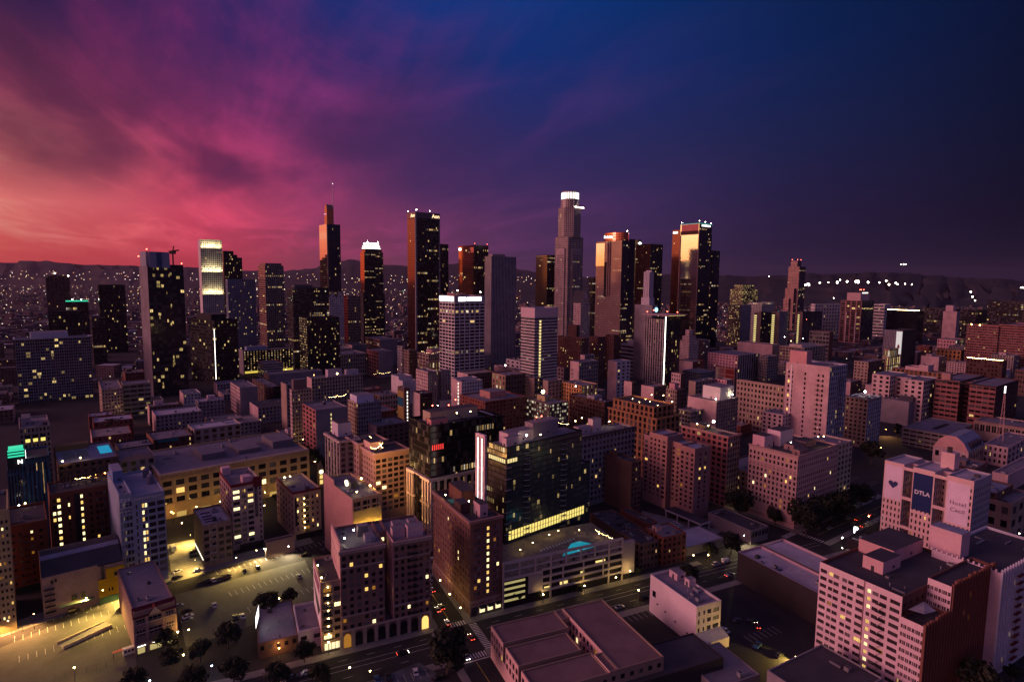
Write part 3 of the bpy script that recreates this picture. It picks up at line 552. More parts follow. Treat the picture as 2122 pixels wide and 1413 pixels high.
B('parking_garage','red_cap_garage','small garage with red topped parapet in front of the punched office',-364.6,872.4,37,26.9,36.3,24.0,'banded_white','banded_white',5,5,6.8,{'kit':2,'cap':(160,60,56)})
B('warehouse','pink_pair','pink side walled block with two wings and a lit roof terrace',-268.9,897.8,37,51.9,106.9,34.0,'pink','stone',10,14,5.6,{'kit':6,'boxes':[(0,1,0,0.45,0,1),(0,1,0.58,1,0,1.05),(0.1,1,0.45,0.58,0,0.97)]})
B('office_building','long_grey','long grey office block with many paired windows behind the slim towers',-209.9,620.6,37,56.5,15.3,45.0,'blank_pink','stone',3,18,11.7,{'pent':[(0.33,0.6,0.2,0.7,8,(190,170,180)),(0.72,0.95,0.3,0.8,6,(180,170,186))],'kit':4})
B('office_building','slim_pink','slim tan tower with tall open rooftop box',-196.5,527.5,37,17.9,6.0,50.0,'pink','tan',5,7,14.2,{'pent':[(0.1,0.75,0.1,0.9,10,(120,96,92))],'kit':2})
B('office_building','slim_tan','narrow tan tower left of the slim tower with open rooftop box',-218.0,571.6,37,14.0,18.0,47.0,'blank_tan','grey',3,3,12.3,{'kit':2})
B('office_building','bluegrey_block','dark curved corner office block below the red capped garage',-275.4,670.8,37,12.8,75.8,26.0,'brown','glass_dark',6,6,8.3,{'kit':5})
B('warehouse','flat_low','wide low flat roof behind the slim tan towers',-325.8,794.8,37,72.4,27.1,20.0,'blank_brown','blank_grey',2,6,4.3,{'kit':6})
B('office_building','grey_blank','block with pink windowed side and blank grey wall with one lit stair column',-156.1,469.3,37,26.3,33.0,45.0,'redwin','blank_grey',4,12,12.3,{'kit':4})
B('office_building','white_box_roof','grey block crowned by a white rooftop box',-133.1,510.9,37,21.7,23.2,42.0,'tan','grey',5,9,11.2,{'pent':[(0.02,0.75,0.15,0.8,7,(206,196,214))],'kit':2})
B('office_building','beige_stripes','grey blank walled block with banded pink side behind the red lofts',-225.4,1016.1,37,32.5,61.7,46.0,'banded_tan','blank_grey',4,6,8.9,{'kit':3})
B('apartment_building','red_lofts','red windowed lofts with blank grey wall',-201.6,897.2,37,23.4,43.5,40.0,'redwin','blank_grey',5,6,7.4,{'kit':3})
B('apartment_building','white_slim','slim white building with dark vertical slot and lit roof bar',-163.0,883.0,37,4.5,16.5,50.0,'white','stone',3,3,12.2,{'kit':2})
B('office_building','slim_neighbor','tan building directly right of the slim white one',-150.4,868.7,37,12.8,20.1,46.0,'tan','brown',4,5,10.4,{'kit':3})
B('office_building','roof_garden','block with a roof garden full of small lights and pink rooftop boxes',-119.0,847.1,37,38.5,34.3,43.0,'bigwin','stone',4,11,8.8,{'pent':[(0.3,0.85,0.35,0.8,6,(206,150,146))],'kit':0})
B('theatre','arch_block','grey front with four tall yellow lit arches',-114.5,818.7,37,23.9,9.7,37.0,'stone','arches_lit',2,5,3.9,{'kit':3})
B('office_building','twin_stone_a','stone office with dense windows, left of the twin pair',-89.0,628.4,37,12.4,26.5,52.0,'pink','vertical',6,6,14.2,{'kit':3})
B('office_building','twin_stone_b','stone office with dense windows, right of the twin pair',-76.2,638.9,37,12.2,5.9,52.0,'vertical','vertical',2,6,14.0,{'kit':3})
B('apartment_building','cream_seven','cream seven storey block in front of the glowing white sign office',-76.4,808.7,37,27.8,20.8,37.0,'pink','cream',4,7,8.4,{'kit':4})
B('apartment_building','white_blank','white block with a blank side and bright stair windows',-51.7,611.6,37,26.0,20.4,46.0,'blank_pink','white',3,8,12.1,{'kit':4,'boxes':[(0,1,0,0.5,0,0.97),(0,1,0.5,1,0,1)]})
B('warehouse','white_low','low white warehouse with stepped parapet',-129.7,704.5,37,17.9,31.0,32.0,'blank_white','blank_white',3,4,7.8,{'kit':2,'boxes':[(0,1,0,0.35,0,0.9),(0,1,0.35,1,0,1.02)]})
B('apartment_building','mural_hotel','brown apartment block with a tall yellow and blue mural',-106.4,585.5,37,6.2,14.8,42.0,'blank_brown','brown',2,2,9.9,{'kit':2})
B('apartment_building','mural_hotel_wing','brown wing with pink blank wall right of the painted mural',-89.8,578.7,37,14.1,16.0,38.0,'blank_pink','darkbrick',3,5,9.0,{'kit':4})
B('office_building','yellow_wall','low tan building above the floodlit car park with starry lamp',-140.5,628.7,37,21.5,22.9,26.0,'brown','tan',4,7,4.7,{'kit':6})
B('office_building','grey_step','grey block with pink blank side below the striped tower',-51.5,902.9,37,22.1,42.2,35.0,'blank_pink','grey',3,6,7.4,{'pent':[(0.2,0.8,0.3,0.9,6,(120,104,110))],'kit':2})
B('warehouse','lit_court','low pale roofed hall behind the black glass podium tower',-75.6,633.7,37,43.0,17.8,20.0,'blank_white','blank_white',3,6,5.4,{'kit':5})
B('warehouse','low_roof_mid','low dark roofed hall left of the black glass tower',-115.4,502.4,37,31.2,27.3,24.0,'blank_pink','brown',3,6,6.2,{'kit':8})
B('office_building','brick_long','long red brick warehouse block with cornice behind the black glass tower',-22.6,510.1,37,45.2,41.1,45.0,'brick','brick',10,12,13.1,{'kit':4,'pent':[(0.3,0.7,0.3,0.7,6,(180,130,120))],'cor':[(1,0.8,1.0,(130,78,64))]})
B('apartment_building','lit_lofts','loft block with nearly all windows lit and a glowing roof bar',33.2,512.0,37,22.8,32.1,43.0,'loft_lit','loft_lit',9,8,13.7,{'kit':3,'pent':[(0.3,0.6,0.45,0.8,5,(190,170,120))]})
B('warehouse','red_terrace','dark red block with pergola roof terrace',85.3,538.1,37,11.6,47.4,40.0,'darkbrick','blank_dark',12,3,10.5,{'kit':4,'pent':[(0.05,0.9,0.3,0.5,4,(150,140,150))]})
B('office_building','yellow_cornice','yellowish block with five lit arches along its top floor',73.1,616.9,37,24.0,31.0,41.0,'ornate','arches_lit',8,4,10.3,{'kit':3})
B('apartment_building','tan_small','small tan block left of the yellow arched one',39.1,632.6,37,20.7,8.5,43.0,'blank_tan','tan',2,4,10.6,{'kit':2})
B('office_building','arch_top','brown block with four glowing arches near its roof',-7.1,678.8,37,28.9,26.6,41.0,'arches_lit','brown',4,7,6.9,{'kit':3})
B('apartment_building','dusky_small','small dusky block with lit end windows',26.5,686.0,37,12.4,15.3,37.0,'blank_tan','office_lit',3,3,8.4,{'kit':3})
B('apartment_building','letter_block','grey windowed block with pink blank side carrying a vertical sign',86.6,761.7,37,34.4,16.8,46.0,'blank_pink','grey',3,8,8.7,{'kit':3,'boxes':[(0,1,0,1,0,1),(0.75,1.3,1,1.5,0,1.12)]})
B('apartment_building','perf_white','pale block with six rows of triple windows left of the banded office',131.2,740.6,37,24.8,15.2,50.0,'blank_pink','white',3,3,11.0,{'kit':2})
B('office_building','scaffolded','narrow building wrapped in dark green scaffold netting',28.4,849.3,37,10.1,10.2,46.0,'scaffold','scaffold',2,2,9.3,{'kit':0})
B('apartment_building','thin_red','thin pink and red windowed block beside the green netting',41.5,857.1,37,11.6,9.3,44.0,'redwin','redwin',2,3,8.9,{'kit':1})
B('office_building','grey_hump','grey block with a rooftop tank behind the thin red block',66.7,892.0,37,30.5,18.2,42.0,'blank_grey','grey',3,6,7.8,{'kit':2,'pent':[(0.4,0.8,0.3,0.8,8,(150,136,140))]})
B('shop_building','white_row','low pink row below the grey block with rooftop tank',73.1,831.7,37,12.9,37.8,28.0,'pink','grey',6,3,4.8,{'kit':4})
B('hotel','biltmore_a','dark red hotel wing, leftmost of three',94.8,820.0,37,15.0,47.6,70.8,'biltmore','biltmore',10,5,23.4,{'kit':2,'roof':'brown'})
B('hotel','biltmore_b','dark red hotel wing, middle of three',124.0,860.0,37,15.4,17.5,69.4,'biltmore','biltmore',4,5,21.9,{'kit':2,'roof':'brown'})
B('hotel','biltmore_c','dark red hotel wing, rightmost of three',154.0,900.0,37,15.7,17.8,68.2,'biltmore','biltmore',4,5,20.6,{'kit':2,'roof':'brown'})
B('apartment_building','pink_lit_roof','pink block with sparkling roof lights below the striped tower',-23.5,953.7,37,11.5,32.9,41.0,'blank_pink','grey',3,4,7.4,{'kit':2})
B('office_building','grey_mid','grey block between the sparkling pink roof and the pink office',1.1,993.8,37,17.3,26.1,39.0,'grey','grey',5,5,7.1,{'kit':4})
B('shop_building','white_shops','small white block left of the green netting',11.7,868.4,37,13.4,33.7,32.0,'white','white',3,4,5.8,{'kit':4})
B('shop_building','pink_shops','low white building lit from its own roof lamps',28.9,773.4,37,15.1,19.5,30.0,'arches_lit','blank_pink',6,2,7.4,{'kit':2})
B('shop_building','pink_wall_low','low pink row behind the block with glowing arches',4.0,801.6,37,8.2,48.0,30.0,'blank_pink','blank_pink',6,2,7.1,{'kit':3})
B('theatre','blank_stage','theatre stage house with a big blank pink wall',141.1,585.2,37,18.1,16.1,46.0,'blank_pink','brown',3,6,11.2,{'kit':0})
B('theatre','stage_small','small blank pink stage tower left of the larger one',127.2,624.7,37,5.3,11.1,44.0,'blank_pink','brown',2,2,10.0,{'kit':1})
B('office_building','sign_tower','tan tower with faded painted lettering near its top',192.2,672.9,37,6.8,12.9,46.0,'pink','blank_brown',4,2,9.8,{'kit':1})
B('office_building','sign_tower_low','tan low block at the foot of the faded sign tower',172.2,614.3,37,15.9,14.1,38.0,'tan','brown',5,4,8.8,{'kit':4,'pent':[(0.1,0.5,0.3,0.8,7,(206,150,150))]})
B('apartment_building','orange_wall','orange walled block right of the faded sign tower',202.6,650.5,37,34.6,9.0,41.0,'blank_tan','stone',3,6,9.0,{'kit':5})
B('warehouse','pink_hall','large blank pink hall with floodlit white rooftop box',173.1,497.1,37,31.7,29.0,50.0,'blank_pink','stone',3,9,15.5,{'kit':0,'pent':[(0.35,1,0.15,0.75,11,(230,220,210))]})
B('office_building','grey_classical','grey classical corner block with wide windows and cornice',152.2,498.0,37,24.5,12.3,41.0,'bigwin_grey','bigwin_grey',4,5,11.6,{'kit':5,'cor':[(0.6,1.0,1.0,(150,140,140))]})
B('parking_garage','red_grid','red walled garage divided by pale lines',294.5,782.8,37,5.5,28.5,36.0,'redgrid','blank_brown',2,2,4.7,{'kit':2})
B('apartment_building','white_cube','white block with ragged dark window rows above the pink hall',240.9,662.0,37,13.2,14.9,41.0,'perforated','stone',4,3,10.6,{'kit':2})
B('office_building','perforated_pink','pink block of small square windows at mid right',341.7,897.2,37,60.9,52.7,40.0,'perforated','vertical',10,10,9.6,{'kit':6})
B('office_building','classic_right','tan classical office with dark cluttered roof left of the tall pink tower',264.4,572.1,37,4.4,51.4,50.0,'tan','tan',13,2,9.3,{'kit':8})
B('shop_building','gallery_white','white low block with few windows in front of the tan classical office',231.8,502.0,37,22.1,18.7,38.0,'pink','white',4,5,10.7,{'kit':4})
B('apartment_building','brown_house','brown weathered block with black water tank house',255.1,501.8,37,30.7,15.5,46.0,'blank_brown','brown',4,7,10.4,{'kit':1,'pent':[(0.0,0.5,0.1,0.7,10,(52,34,32))]})
B('hotel','tall_pink','tall pink walled hotel with blue grey front and fire escapes',260.5,485.2,37,30.9,37.1,82.0,'blank_pink','gothic_white',8,9,20.2,{'kit':5,'pent':[(0.05,0.35,0.55,0.95,12,(206,150,146))]})
B('office_building','grey_corner','tan and blue grey corner office with a starry roof lamp',323.9,535.4,37,29.3,19.3,45.6,'tan','bluegrid',5,7,11.7,{'kit':6,'cor':[(0.8,0.9,1.0,(150,136,130))],'roof':'grey'})
B('warehouse','lowgrey_right','low pale hall with stepped roof right of the starry lamp office',421.2,624.1,37,34.2,26.7,26.0,'blank_grey','blank_grey',4,3,5.1,{'kit':2,'pent':[(0.3,1,0.0,0.5,5,(70,66,72))]})
B('hotel','pink_u','pink hotel with a deep light court facing left',437.3,627.7,37,41.4,50.6,48.0,'pink','grid_fine',8,8,9.8,{'kit':5,'boxes':[(0,1,0,0.36,0,1),(0.35,1,0.36,0.64,0,0.99),(0,1,0.64,1,0,1.03)]})
B('hotel','brown_hotel','large brown hotel with pale bands and a painted white square',485.3,592.1,37,78.1,52.1,49.0,'banded_red','darkbrick',10,9,9.9,{'kit':4,'boxes':[(0,1,0,0.42,0,1),(0.2,1,0.42,0.58,0,0.99),(0,1,0.58,1,0,1.02)],'pent':[(0.0,0.1,0.75,0.9,9,(170,130,120))],'cor':[(1,1.0,1.0,(60,48,46))]})
B('office_building','lit_roof','cream office with brightly lit roof pavilion at mid right',490.7,998.1,37,74.4,43.1,42.0,'bigwin','stone',8,8,8.1,{'kit':3,'pent':[(0.1,0.7,0.2,0.7,5,(220,200,180))]})
B('warehouse','white_hall','long blank white hall left of the brightly lit roof pavilion',473.0,1080.0,37,24.5,70.2,38.0,'blank_pink','blank_tan',4,3,5.1,{'kit':3})
B('office_building','stone_mid','stone block with dark roof below the long white hall',389.1,903.9,37,31.2,14.0,38.0,'stone','stone',5,6,9.1,{'kit':5})
B('office_building','tan_right','tan gridded office right of the tall pink hotel',504.0,838.8,37,54.7,18.9,40.0,'tan','brown',4,6,8.9,{'kit':5})
B('theatre','theatre_glow','theatre front with tall yellow lit columns',566.2,891.4,37,41.6,9.2,42.0,'theatre_lit','theatre_lit',2,6,3.2,{'kit':3,'boxes':[(0,1,0,1,0,1),(0.1,0.9,0.2,1,1,1.25)]})
B('shop_building','white_stepped','low white stepped parapet building behind the pink court hotel',558.9,795.9,37,20.0,27.2,38.0,'blank_pink','blank_pink',6,2,7.1,{'kit':3,'boxes':[(0,1,0,0.4,0,1.1),(0,1,0.4,1,0,1)]})
B('office_building','yellow_block','yellow lit block at right with small square windows',781.7,1035.2,37,15.8,36.4,36.0,'ornate','brown',6,2,5.2,{'kit':4})
B('office_building','white_church','white stepped block with slanted yellow lit slots',854.6,1148.1,37,52.5,29.9,44.0,'perforated','arches_lit',6,5,6.4,{'kit':2})
B('warehouse','long_roof','long dark roofed low block behind the pink court hotel',569.2,774.7,37,20.0,65.0,34.0,'ornate_low','brown',12,2,8.2,{'kit':8})
B('office_tower','dark_office','wide dark glass office with a dotted line of roof lights',1018.8,1500.0,37,35.6,73.4,84.0,'glass_dark','glass_black',25,7,14.2,{'kit':0,'roof':'dark'})
B('office_building','dark_office_b','low dark banded office behind the pale cube',1299.4,1750.0,37,32.8,82.9,79.5,'banded_dark','banded_dark',18,5,11.6,{'kit':0,'roof':'dark'})
B('telephone_building','pale_cube','windowless pale pink cube with a smaller box on top',1077.2,1450.0,37,21.7,28.4,85.3,'blank_pink','blank_grey',3,2,11.2,{'kit':0,'pent':[(0.0,0.8,0.3,0.85,16,(206,170,172))]})
B('office_building','dark_stripes','dark banded office with one lit corner right of the pale cube',1240.7,1600.0,37,90.9,36.8,83.0,'banded_dark','banded_dark',11,7,14.1,{'kit':0,'roof':'dark'})
B('office_tower','banded_right','black banded tower with lit top floors at the right edge',1314.5,1500.0,37,105.0,100.3,108.4,'banded_dark','banded_dark',25,11,21.2,{'kit':0,'roof':'dark'})
B('office_building','red_government','pink banded government block, its shorter front wing',814.7,1000.0,37,30.0,44.2,81.6,'banded_red','banded_red',14,4,18.7,{'kit':2})
B('office_building','red_government_b','pink banded government block, its longer wing at the right edge',850.2,960.0,37,88.9,53.6,85.0,'banded_red','banded_red',18,9,20.4,{'kit':2})
B('office_building','logo_office','low striped office with a white lit panel on its corner',654.9,1000.0,37,60.1,28.9,72.6,'stripes_grey','blank_dark',12,3,13.7,{'kit':2,'roof':'dark'})
B('office_building','white_small_r','pale banded small office right of the pink piered tower',1056.4,1700.0,37,42.4,27.8,92.7,'banded_white','white',7,3,10.4,{'kit':0})
B('shop_building','light_roof_r','dark block whose roof edge carries a string of gold lights',727.2,879.6,37,23.0,44.4,38.0,'darkbrick','darkbrick',10,3,6.5,{'kit':5})
B('office_building','blue_sign_bldg','dark low block behind the brown hotel near the coloured sign',698.9,801.6,37,54.8,14.2,36.0,'brown','brown',5,5,5.6,{'kit':3})
B('parking_garage','parking_right','open concrete parking garage with lit levels and a big flat roof deck',388.9,523.6,37,69.5,34.4,17.0,'garage','garage',6,4,4.3,{'kit':0,'par':0.8})
B('market_hall','barrel_hall','pink hall with gambrel roof and dormers behind the bannered hotel',370.8,473.4,37,40.0,24.7,15.0,'pink','tan',4,7,1.8,{'kit':0,'par':0.2,'roof':'blue'})
B('apartment_building','ornate_right','pink low apartment house with bay windows at the right edge',409.8,482.1,37,69.6,16.3,17.0,'pink','pink',5,6,3.4,{'kit':5})
B('shop_building','cornice_right','low tan building with heavy cornice behind the gambrel hall',478.9,544.0,37,40.2,40.7,18.0,'bigwin','bigwin',9,3,1.9,{'kit':5,'cor':[(0.5,0.9,0.9,(180,140,124))]})
B('apartment_building','right_edge_a','brown block directly right of the bannered hotel',287.0,342.3,35,28.3,12.0,28.0,'brown','brown',3,4,11.2,{'kit':4,'roof':'blue'})
B('apartment_building','right_edge_b','tan block at the right edge under a starry lamp',291.1,336.1,35,35.2,12.0,24.0,'tan','tan',2,3,3.0,{'kit':3})
B('shop_building','right_edge_c','low pale building with roof pool at the right edge',359.1,420.2,35,66.9,9.4,14.0,'blank_pink','blank_pink',2,3,2.2,{'kit':2})
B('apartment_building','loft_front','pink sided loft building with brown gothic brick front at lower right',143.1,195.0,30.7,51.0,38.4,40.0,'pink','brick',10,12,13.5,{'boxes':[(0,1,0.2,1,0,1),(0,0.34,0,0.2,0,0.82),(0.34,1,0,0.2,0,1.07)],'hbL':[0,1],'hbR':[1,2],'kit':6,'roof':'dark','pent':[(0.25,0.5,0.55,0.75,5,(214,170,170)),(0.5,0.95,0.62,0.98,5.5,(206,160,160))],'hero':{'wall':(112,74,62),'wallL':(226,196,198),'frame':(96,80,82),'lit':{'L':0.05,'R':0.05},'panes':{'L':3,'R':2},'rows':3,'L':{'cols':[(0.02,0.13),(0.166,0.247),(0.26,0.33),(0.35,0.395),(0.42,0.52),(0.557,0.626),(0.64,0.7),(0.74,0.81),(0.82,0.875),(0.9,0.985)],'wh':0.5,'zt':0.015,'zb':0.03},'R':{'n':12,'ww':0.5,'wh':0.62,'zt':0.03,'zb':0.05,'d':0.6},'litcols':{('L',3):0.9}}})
B('apartment_building','gothic_right','white gothic building with crenellated parapet and red fire escapes at the right edge',185.5,215.5,30.7,48.5,23.8,42.0,'white','gothic_white',12,10,14.0,{'kit':5,'roof':'dark','hbL':[],'hero':{'wall':(200,196,206),'wallL':(214,190,196),'frame':(90,86,92),'lit':0.06,'panes':2,'rows':2,'R':{'n':10,'ww':0.45,'wh':0.6,'zt':0.02,'zb':0.04,'d':0.5}}})
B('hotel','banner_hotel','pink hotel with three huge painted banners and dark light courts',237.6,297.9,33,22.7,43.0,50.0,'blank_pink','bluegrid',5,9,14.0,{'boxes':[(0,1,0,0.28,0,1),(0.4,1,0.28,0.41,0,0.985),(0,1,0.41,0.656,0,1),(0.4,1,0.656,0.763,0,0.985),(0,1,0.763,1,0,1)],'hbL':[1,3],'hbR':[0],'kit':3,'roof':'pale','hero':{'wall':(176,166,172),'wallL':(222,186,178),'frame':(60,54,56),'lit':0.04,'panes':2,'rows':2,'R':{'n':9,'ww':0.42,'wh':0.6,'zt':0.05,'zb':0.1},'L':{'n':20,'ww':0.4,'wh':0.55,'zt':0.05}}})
B('hotel','corner_hotel','eleven storey pink corner hotel with rooftop huts and heavy string courses',173.6,352.8,35.5,49.1,32.7,45.9,'pink','pink',11,20,13.7,{'kit':6,'roof':'dark','pent':[(0.02,0.22,0.7,0.95,8,(214,170,176)),(0.25,0.5,0.3,0.5,3.5,(150,116,116)),(0.55,0.8,0.3,0.55,3.5,(146,112,112)),(0.1,0.3,0.05,0.2,3.5,(150,116,112)),(0.3,0.6,0.62,0.9,10,(222,190,198))],'cor':[(0.6,0.8,1.1,(176,140,132)),(11.2,0.6,1.1,(190,154,148)),(43,0.4,0.8,(170,140,132))],'hero':{'wall':(196,160,152),'frame':(60,50,50),'lit':{'L':0.09,'R':0.02},'panes':1,'rows':2,'L':{'n':12,'ww':0.5,'wh':0.6,'zt':0.03,'zb':0.17},'R':{'n':21,'ww':0.5,'wh':0.6,'zt':0.03,'zb':0.17}}})
B('shop_building','corner_hotel_annex','narrow pale annex continuing behind the pink corner hotel',220.9,394.5,35.5,19.9,20.0,42.0,'cream','cream',2,4,11.2,{'kit':2})
B('warehouse','white_small','narrow white four storey building alone in the dark car park',76.9,232.9,25,13.2,30.1,17.7,'blank_white','white',6,4,5.0,{'kit':5,'roof':'grey','pent':[(0.62,0.98,0.72,0.9,3.2,(214,180,184)),(0.7,0.98,0.5,0.6,3.4,(214,186,186))],'hbL':[],'hero':{'wall':(206,192,188),'wallL':(224,204,204),'frame':(60,60,72),'lit':0.0,'panes':2,'rows':2,'R':{'cols':[(0.07,0.14),(0.28,0.34),(0.44,0.6),(0.68,0.92)],'wh':0.52,'zt':0.03,'zb':0.24}}})
B('apartment_building','brick_corner','brown brick corner tower with rooftop pool and one lit window column',-17.5,254.2,29,16.2,44.2,43.5,'brick','brick',8,4,14.7,{'kit':3,'roof':'dark','pent':[(0.05,0.35,0.28,0.45,5,(74,52,50)),(0.35,0.8,0.5,0.85,7,(106,66,58)),(0.45,0.7,0.12,0.28,6,(196,160,164))],'cor':[(0.5,1.1,1.2,(150,116,108)),(39.5,0.5,0.8,(150,116,110))],'hero':{'wall':(118,82,74),'frame':(150,140,138),'lit':{'L':0.05,'R':0.07},'panes':2,'rows':2,'L':{'n':15,'ww':0.5,'wh':0.6,'zt':0.04,'zb':0.17},'R':{'cols':[(0.12,0.21),(0.23,0.32),(0.42,0.49),(0.51,0.59),(0.72,0.8),(0.82,0.9)],'wh':0.58,'zt':0.04,'zb':0.17},'litcols':{('R',3):1.0}}})
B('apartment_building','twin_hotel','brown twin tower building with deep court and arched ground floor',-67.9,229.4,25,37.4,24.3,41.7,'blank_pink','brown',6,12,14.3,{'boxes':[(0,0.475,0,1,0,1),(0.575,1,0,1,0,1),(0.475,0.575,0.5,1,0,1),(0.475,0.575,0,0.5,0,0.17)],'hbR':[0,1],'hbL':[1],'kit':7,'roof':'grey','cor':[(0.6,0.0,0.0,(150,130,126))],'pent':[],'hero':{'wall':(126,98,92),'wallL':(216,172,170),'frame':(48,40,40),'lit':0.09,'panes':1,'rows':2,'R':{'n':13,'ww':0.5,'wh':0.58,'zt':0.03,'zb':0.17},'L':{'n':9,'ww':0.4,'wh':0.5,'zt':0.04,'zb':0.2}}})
B('apartment_building','mural_side','narrow tan building with white banner wall and black balconies',-75.2,227.3,25,8.8,24.0,29.2,'blank_tan','tan',4,2,8.8,{'kit':4,'roof':'dark','hbL':[],'hero':{'wall':(150,124,108),'wallL':(196,150,128),'frame':(40,34,34),'lit':0.12,'panes':3,'rows':2,'R':{'cols':[(0.1,0.46),(0.58,0.92)],'wh':0.55,'zt':0.03,'zb':0.15}}})
B('shop_building','low_white_corner','low white two storey shop beside the narrow tan building',-85.0,228.2,25,9.2,22.0,8.0,'white','white',3,4,2.2,{'kit':3,'roof':'grey','hbL':[],'hero':{'wall':(196,186,190),'frame':(50,44,46),'lit':0.1,'panes':2,'rows':1,'R':{'cols':[(0.1,0.36),(0.65,0.92)],'wh':0.5,'zt':0.05,'zb':0.1}}})
B('shop_building','low_dark_corner','low grey roofed shop below the white billboard',-98.7,222.3,25,14.9,30.0,6.5,'brown','brown',3,5,1.8,{'kit':6,'roof':'grey','par':0.7})
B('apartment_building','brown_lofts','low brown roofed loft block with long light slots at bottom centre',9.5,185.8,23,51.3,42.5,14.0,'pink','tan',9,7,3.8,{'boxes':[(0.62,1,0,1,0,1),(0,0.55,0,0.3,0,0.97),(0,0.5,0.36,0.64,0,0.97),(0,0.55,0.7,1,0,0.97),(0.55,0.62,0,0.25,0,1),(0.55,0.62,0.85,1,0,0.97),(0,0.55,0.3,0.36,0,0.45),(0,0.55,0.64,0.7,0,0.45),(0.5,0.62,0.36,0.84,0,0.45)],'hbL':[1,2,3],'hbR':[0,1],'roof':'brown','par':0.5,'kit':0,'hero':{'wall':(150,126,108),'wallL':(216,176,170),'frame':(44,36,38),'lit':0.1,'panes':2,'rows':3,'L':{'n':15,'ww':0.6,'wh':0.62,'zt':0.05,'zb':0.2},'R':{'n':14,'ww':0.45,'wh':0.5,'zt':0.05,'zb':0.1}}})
B('shop_building','navy_roof','low building with navy blue roof at the bottom edge',39.8,195.3,23,45.1,17.5,9.0,'blank_dark','blank_dark',2,4,1.2,{'kit':3,'roof':'dark','par':0.5})
B('shop_building','flat_grey_low','low flat grey roof at the bottom edge right of the navy roof',74.9,201.4,23,20.5,21.6,5.0,'blank_grey','blank_grey',3,3,0.7,{'kit':2,'roof':'grey','par':0.4})
B('shop_building','front_right_low','flat dark roofed low building at the bottom edge before the pink loft',103.5,180.5,30,31.9,22.7,13.0,'blank_grey','blank_grey',3,3,1.9,{'kit':2,'roof':'dark','par':0.5})
B('warehouse','black_warehouse','black brick warehouse with pale skylit roof split by a parapet',136.1,248.5,27,33.1,46.2,15.0,'blank_dark','blank_dark',6,6,1.7,{'kit':8,'roof':'pale','boxes':[(0,0.5,0,1,0,1),(0.5,1,0,1,0,1.04)],'cap':(190,160,166)})
B('shop_building','small_lot_shop','small low dark roof between the black warehouse and the bannered hotel',197.1,318.6,30,15.8,10.4,6.0,'blank_dark','blank_dark',3,3,2.1,{'kit':4,'roof':'dark','par':0.5})
B('apartment_tower','glass_podium_tower','black glass apartment block standing on a pale stone podium',-44.1,319.2,36.6,42.5,25.1,70.6,'glass_black','glass_black',12,24,20.0,{'boxes':[(0,1,0,1,0,1),(0.62,1.2,0.1,1,0,0.985)],'kit':2,'roof':'dark','pent':[(0.15,0.9,0.45,0.8,6,(190,170,140)),(0.05,0.3,0.1,0.3,4,(210,140,130))]})
B('apartment_tower','glass_balcony_tower','teal black glass apartment tower with curved balconies behind the pool deck',-2.1,294.7,41,56.1,15.9,66.1,'griffin_l','griffin_r',10,26,22.7,{'boxes':[(0,1,0,1,0,1),(1,1.13,0.0,0.8,0,0.7)],'kit':5,'roof':'grey','pent':[(0.1,0.42,0.35,0.8,6,(200,170,178)),(0.45,0.8,0.5,0.9,8,(150,132,140)),(0.02,0.2,0.1,0.3,5,(210,176,180))]})
B('office_building','cornice_stone','cream corner block with roof garden, string lights and deep cornice',-82.1,353.3,37,23.5,20.9,44.0,'cream','bigwin',6,7,12.9,{'kit':0,'roof':'dark','pent':[(0.05,0.35,0.45,0.95,6,(206,166,160))],'cor':[(0.5,1.3,1.3,(196,160,150))],'hero':{'wall':(190,152,136),'frame':(52,44,44),'lit':{'L':0.03,'R':0.05},'panes':{'L':1,'R':3},'rows':2,'L':{'n':6,'ww':0.4,'wh':0.56,'zt':0.05,'zb':0.1},'R':{'n':6,'ww':0.74,'wh':0.62,'zt':0.04,'zb':0.1}}})
B('office_building','cornice_stone_b','narrow cream wing joined left of the block with roof garden and string lights',-95.9,368.6,37,20.0,20.1,46.0,'cream','brown',5,2,12.9,{'kit':2,'roof':'dark','cor':[(0.5,1.1,1.2,(196,160,150))],'hbR':[],'hero':{'wall':(190,152,136),'frame':(52,44,44),'lit':0.03,'panes':1,'rows':2,'L':{'n':5,'ww':0.4,'wh':0.56,'zt':0.05,'zb':0.1}}})
B('office_building','pilaster_bank','stone bank block with tall pilasters and rooftop trees',-109.1,372.2,37,14.0,26.5,47.0,'vertical','stone',5,3,13.1,{'kit':1,'roof':'dark','pent':[(0.3,0.95,0.5,0.95,9,(206,190,200))],'cor':[(1.5,1.0,1.4,(190,166,160))]})
B('theatre','lit_frieze','pink windowless side block whose top floor glows yellow',-79.0,289.8,37,15.5,41.2,40.0,'blank_pink','tan',8,6,12.4,{'kit':6,'roof':'grey','hbL':[],'pent':[],'hero':{'wall':(196,164,120),'wallL':(196,146,140),'frame':(60,50,40),'lit':0.0,'panes':2,'rows':2,'R':{'cols':[(0.05,0.12),(0.14,0.27),(0.36,0.5),(0.52,0.58),(0.68,0.82),(0.84,0.9)],'wh':0.7,'zt':0.01,'zb':0.75}}})
B('apartment_building','red_trim_a','cream block with red roof trim, black banner and central fire escape',-123.9,330.7,37,15.8,33.8,27.7,'grey','cream',7,7,7.8,{'kit':8,'roof':'grey','cor':[(0.6,0.4,1.2,(120,40,44))],'hero':{'wall':(196,170,140),'wallL':(156,130,124),'frame':(60,50,46),'lit':{'L':0.05,'R':0.08},'panes':2,'rows':2,'R':{'cols':[(0.12,0.19),(0.28,0.35),(0.42,0.56),(0.66,0.73),(0.84,0.9)],'wh':0.5,'zt':0.05,'zb':0.14},'L':{'n':6,'ww':0.4,'wh':0.5,'zt':0.05,'zb':0.1}}})
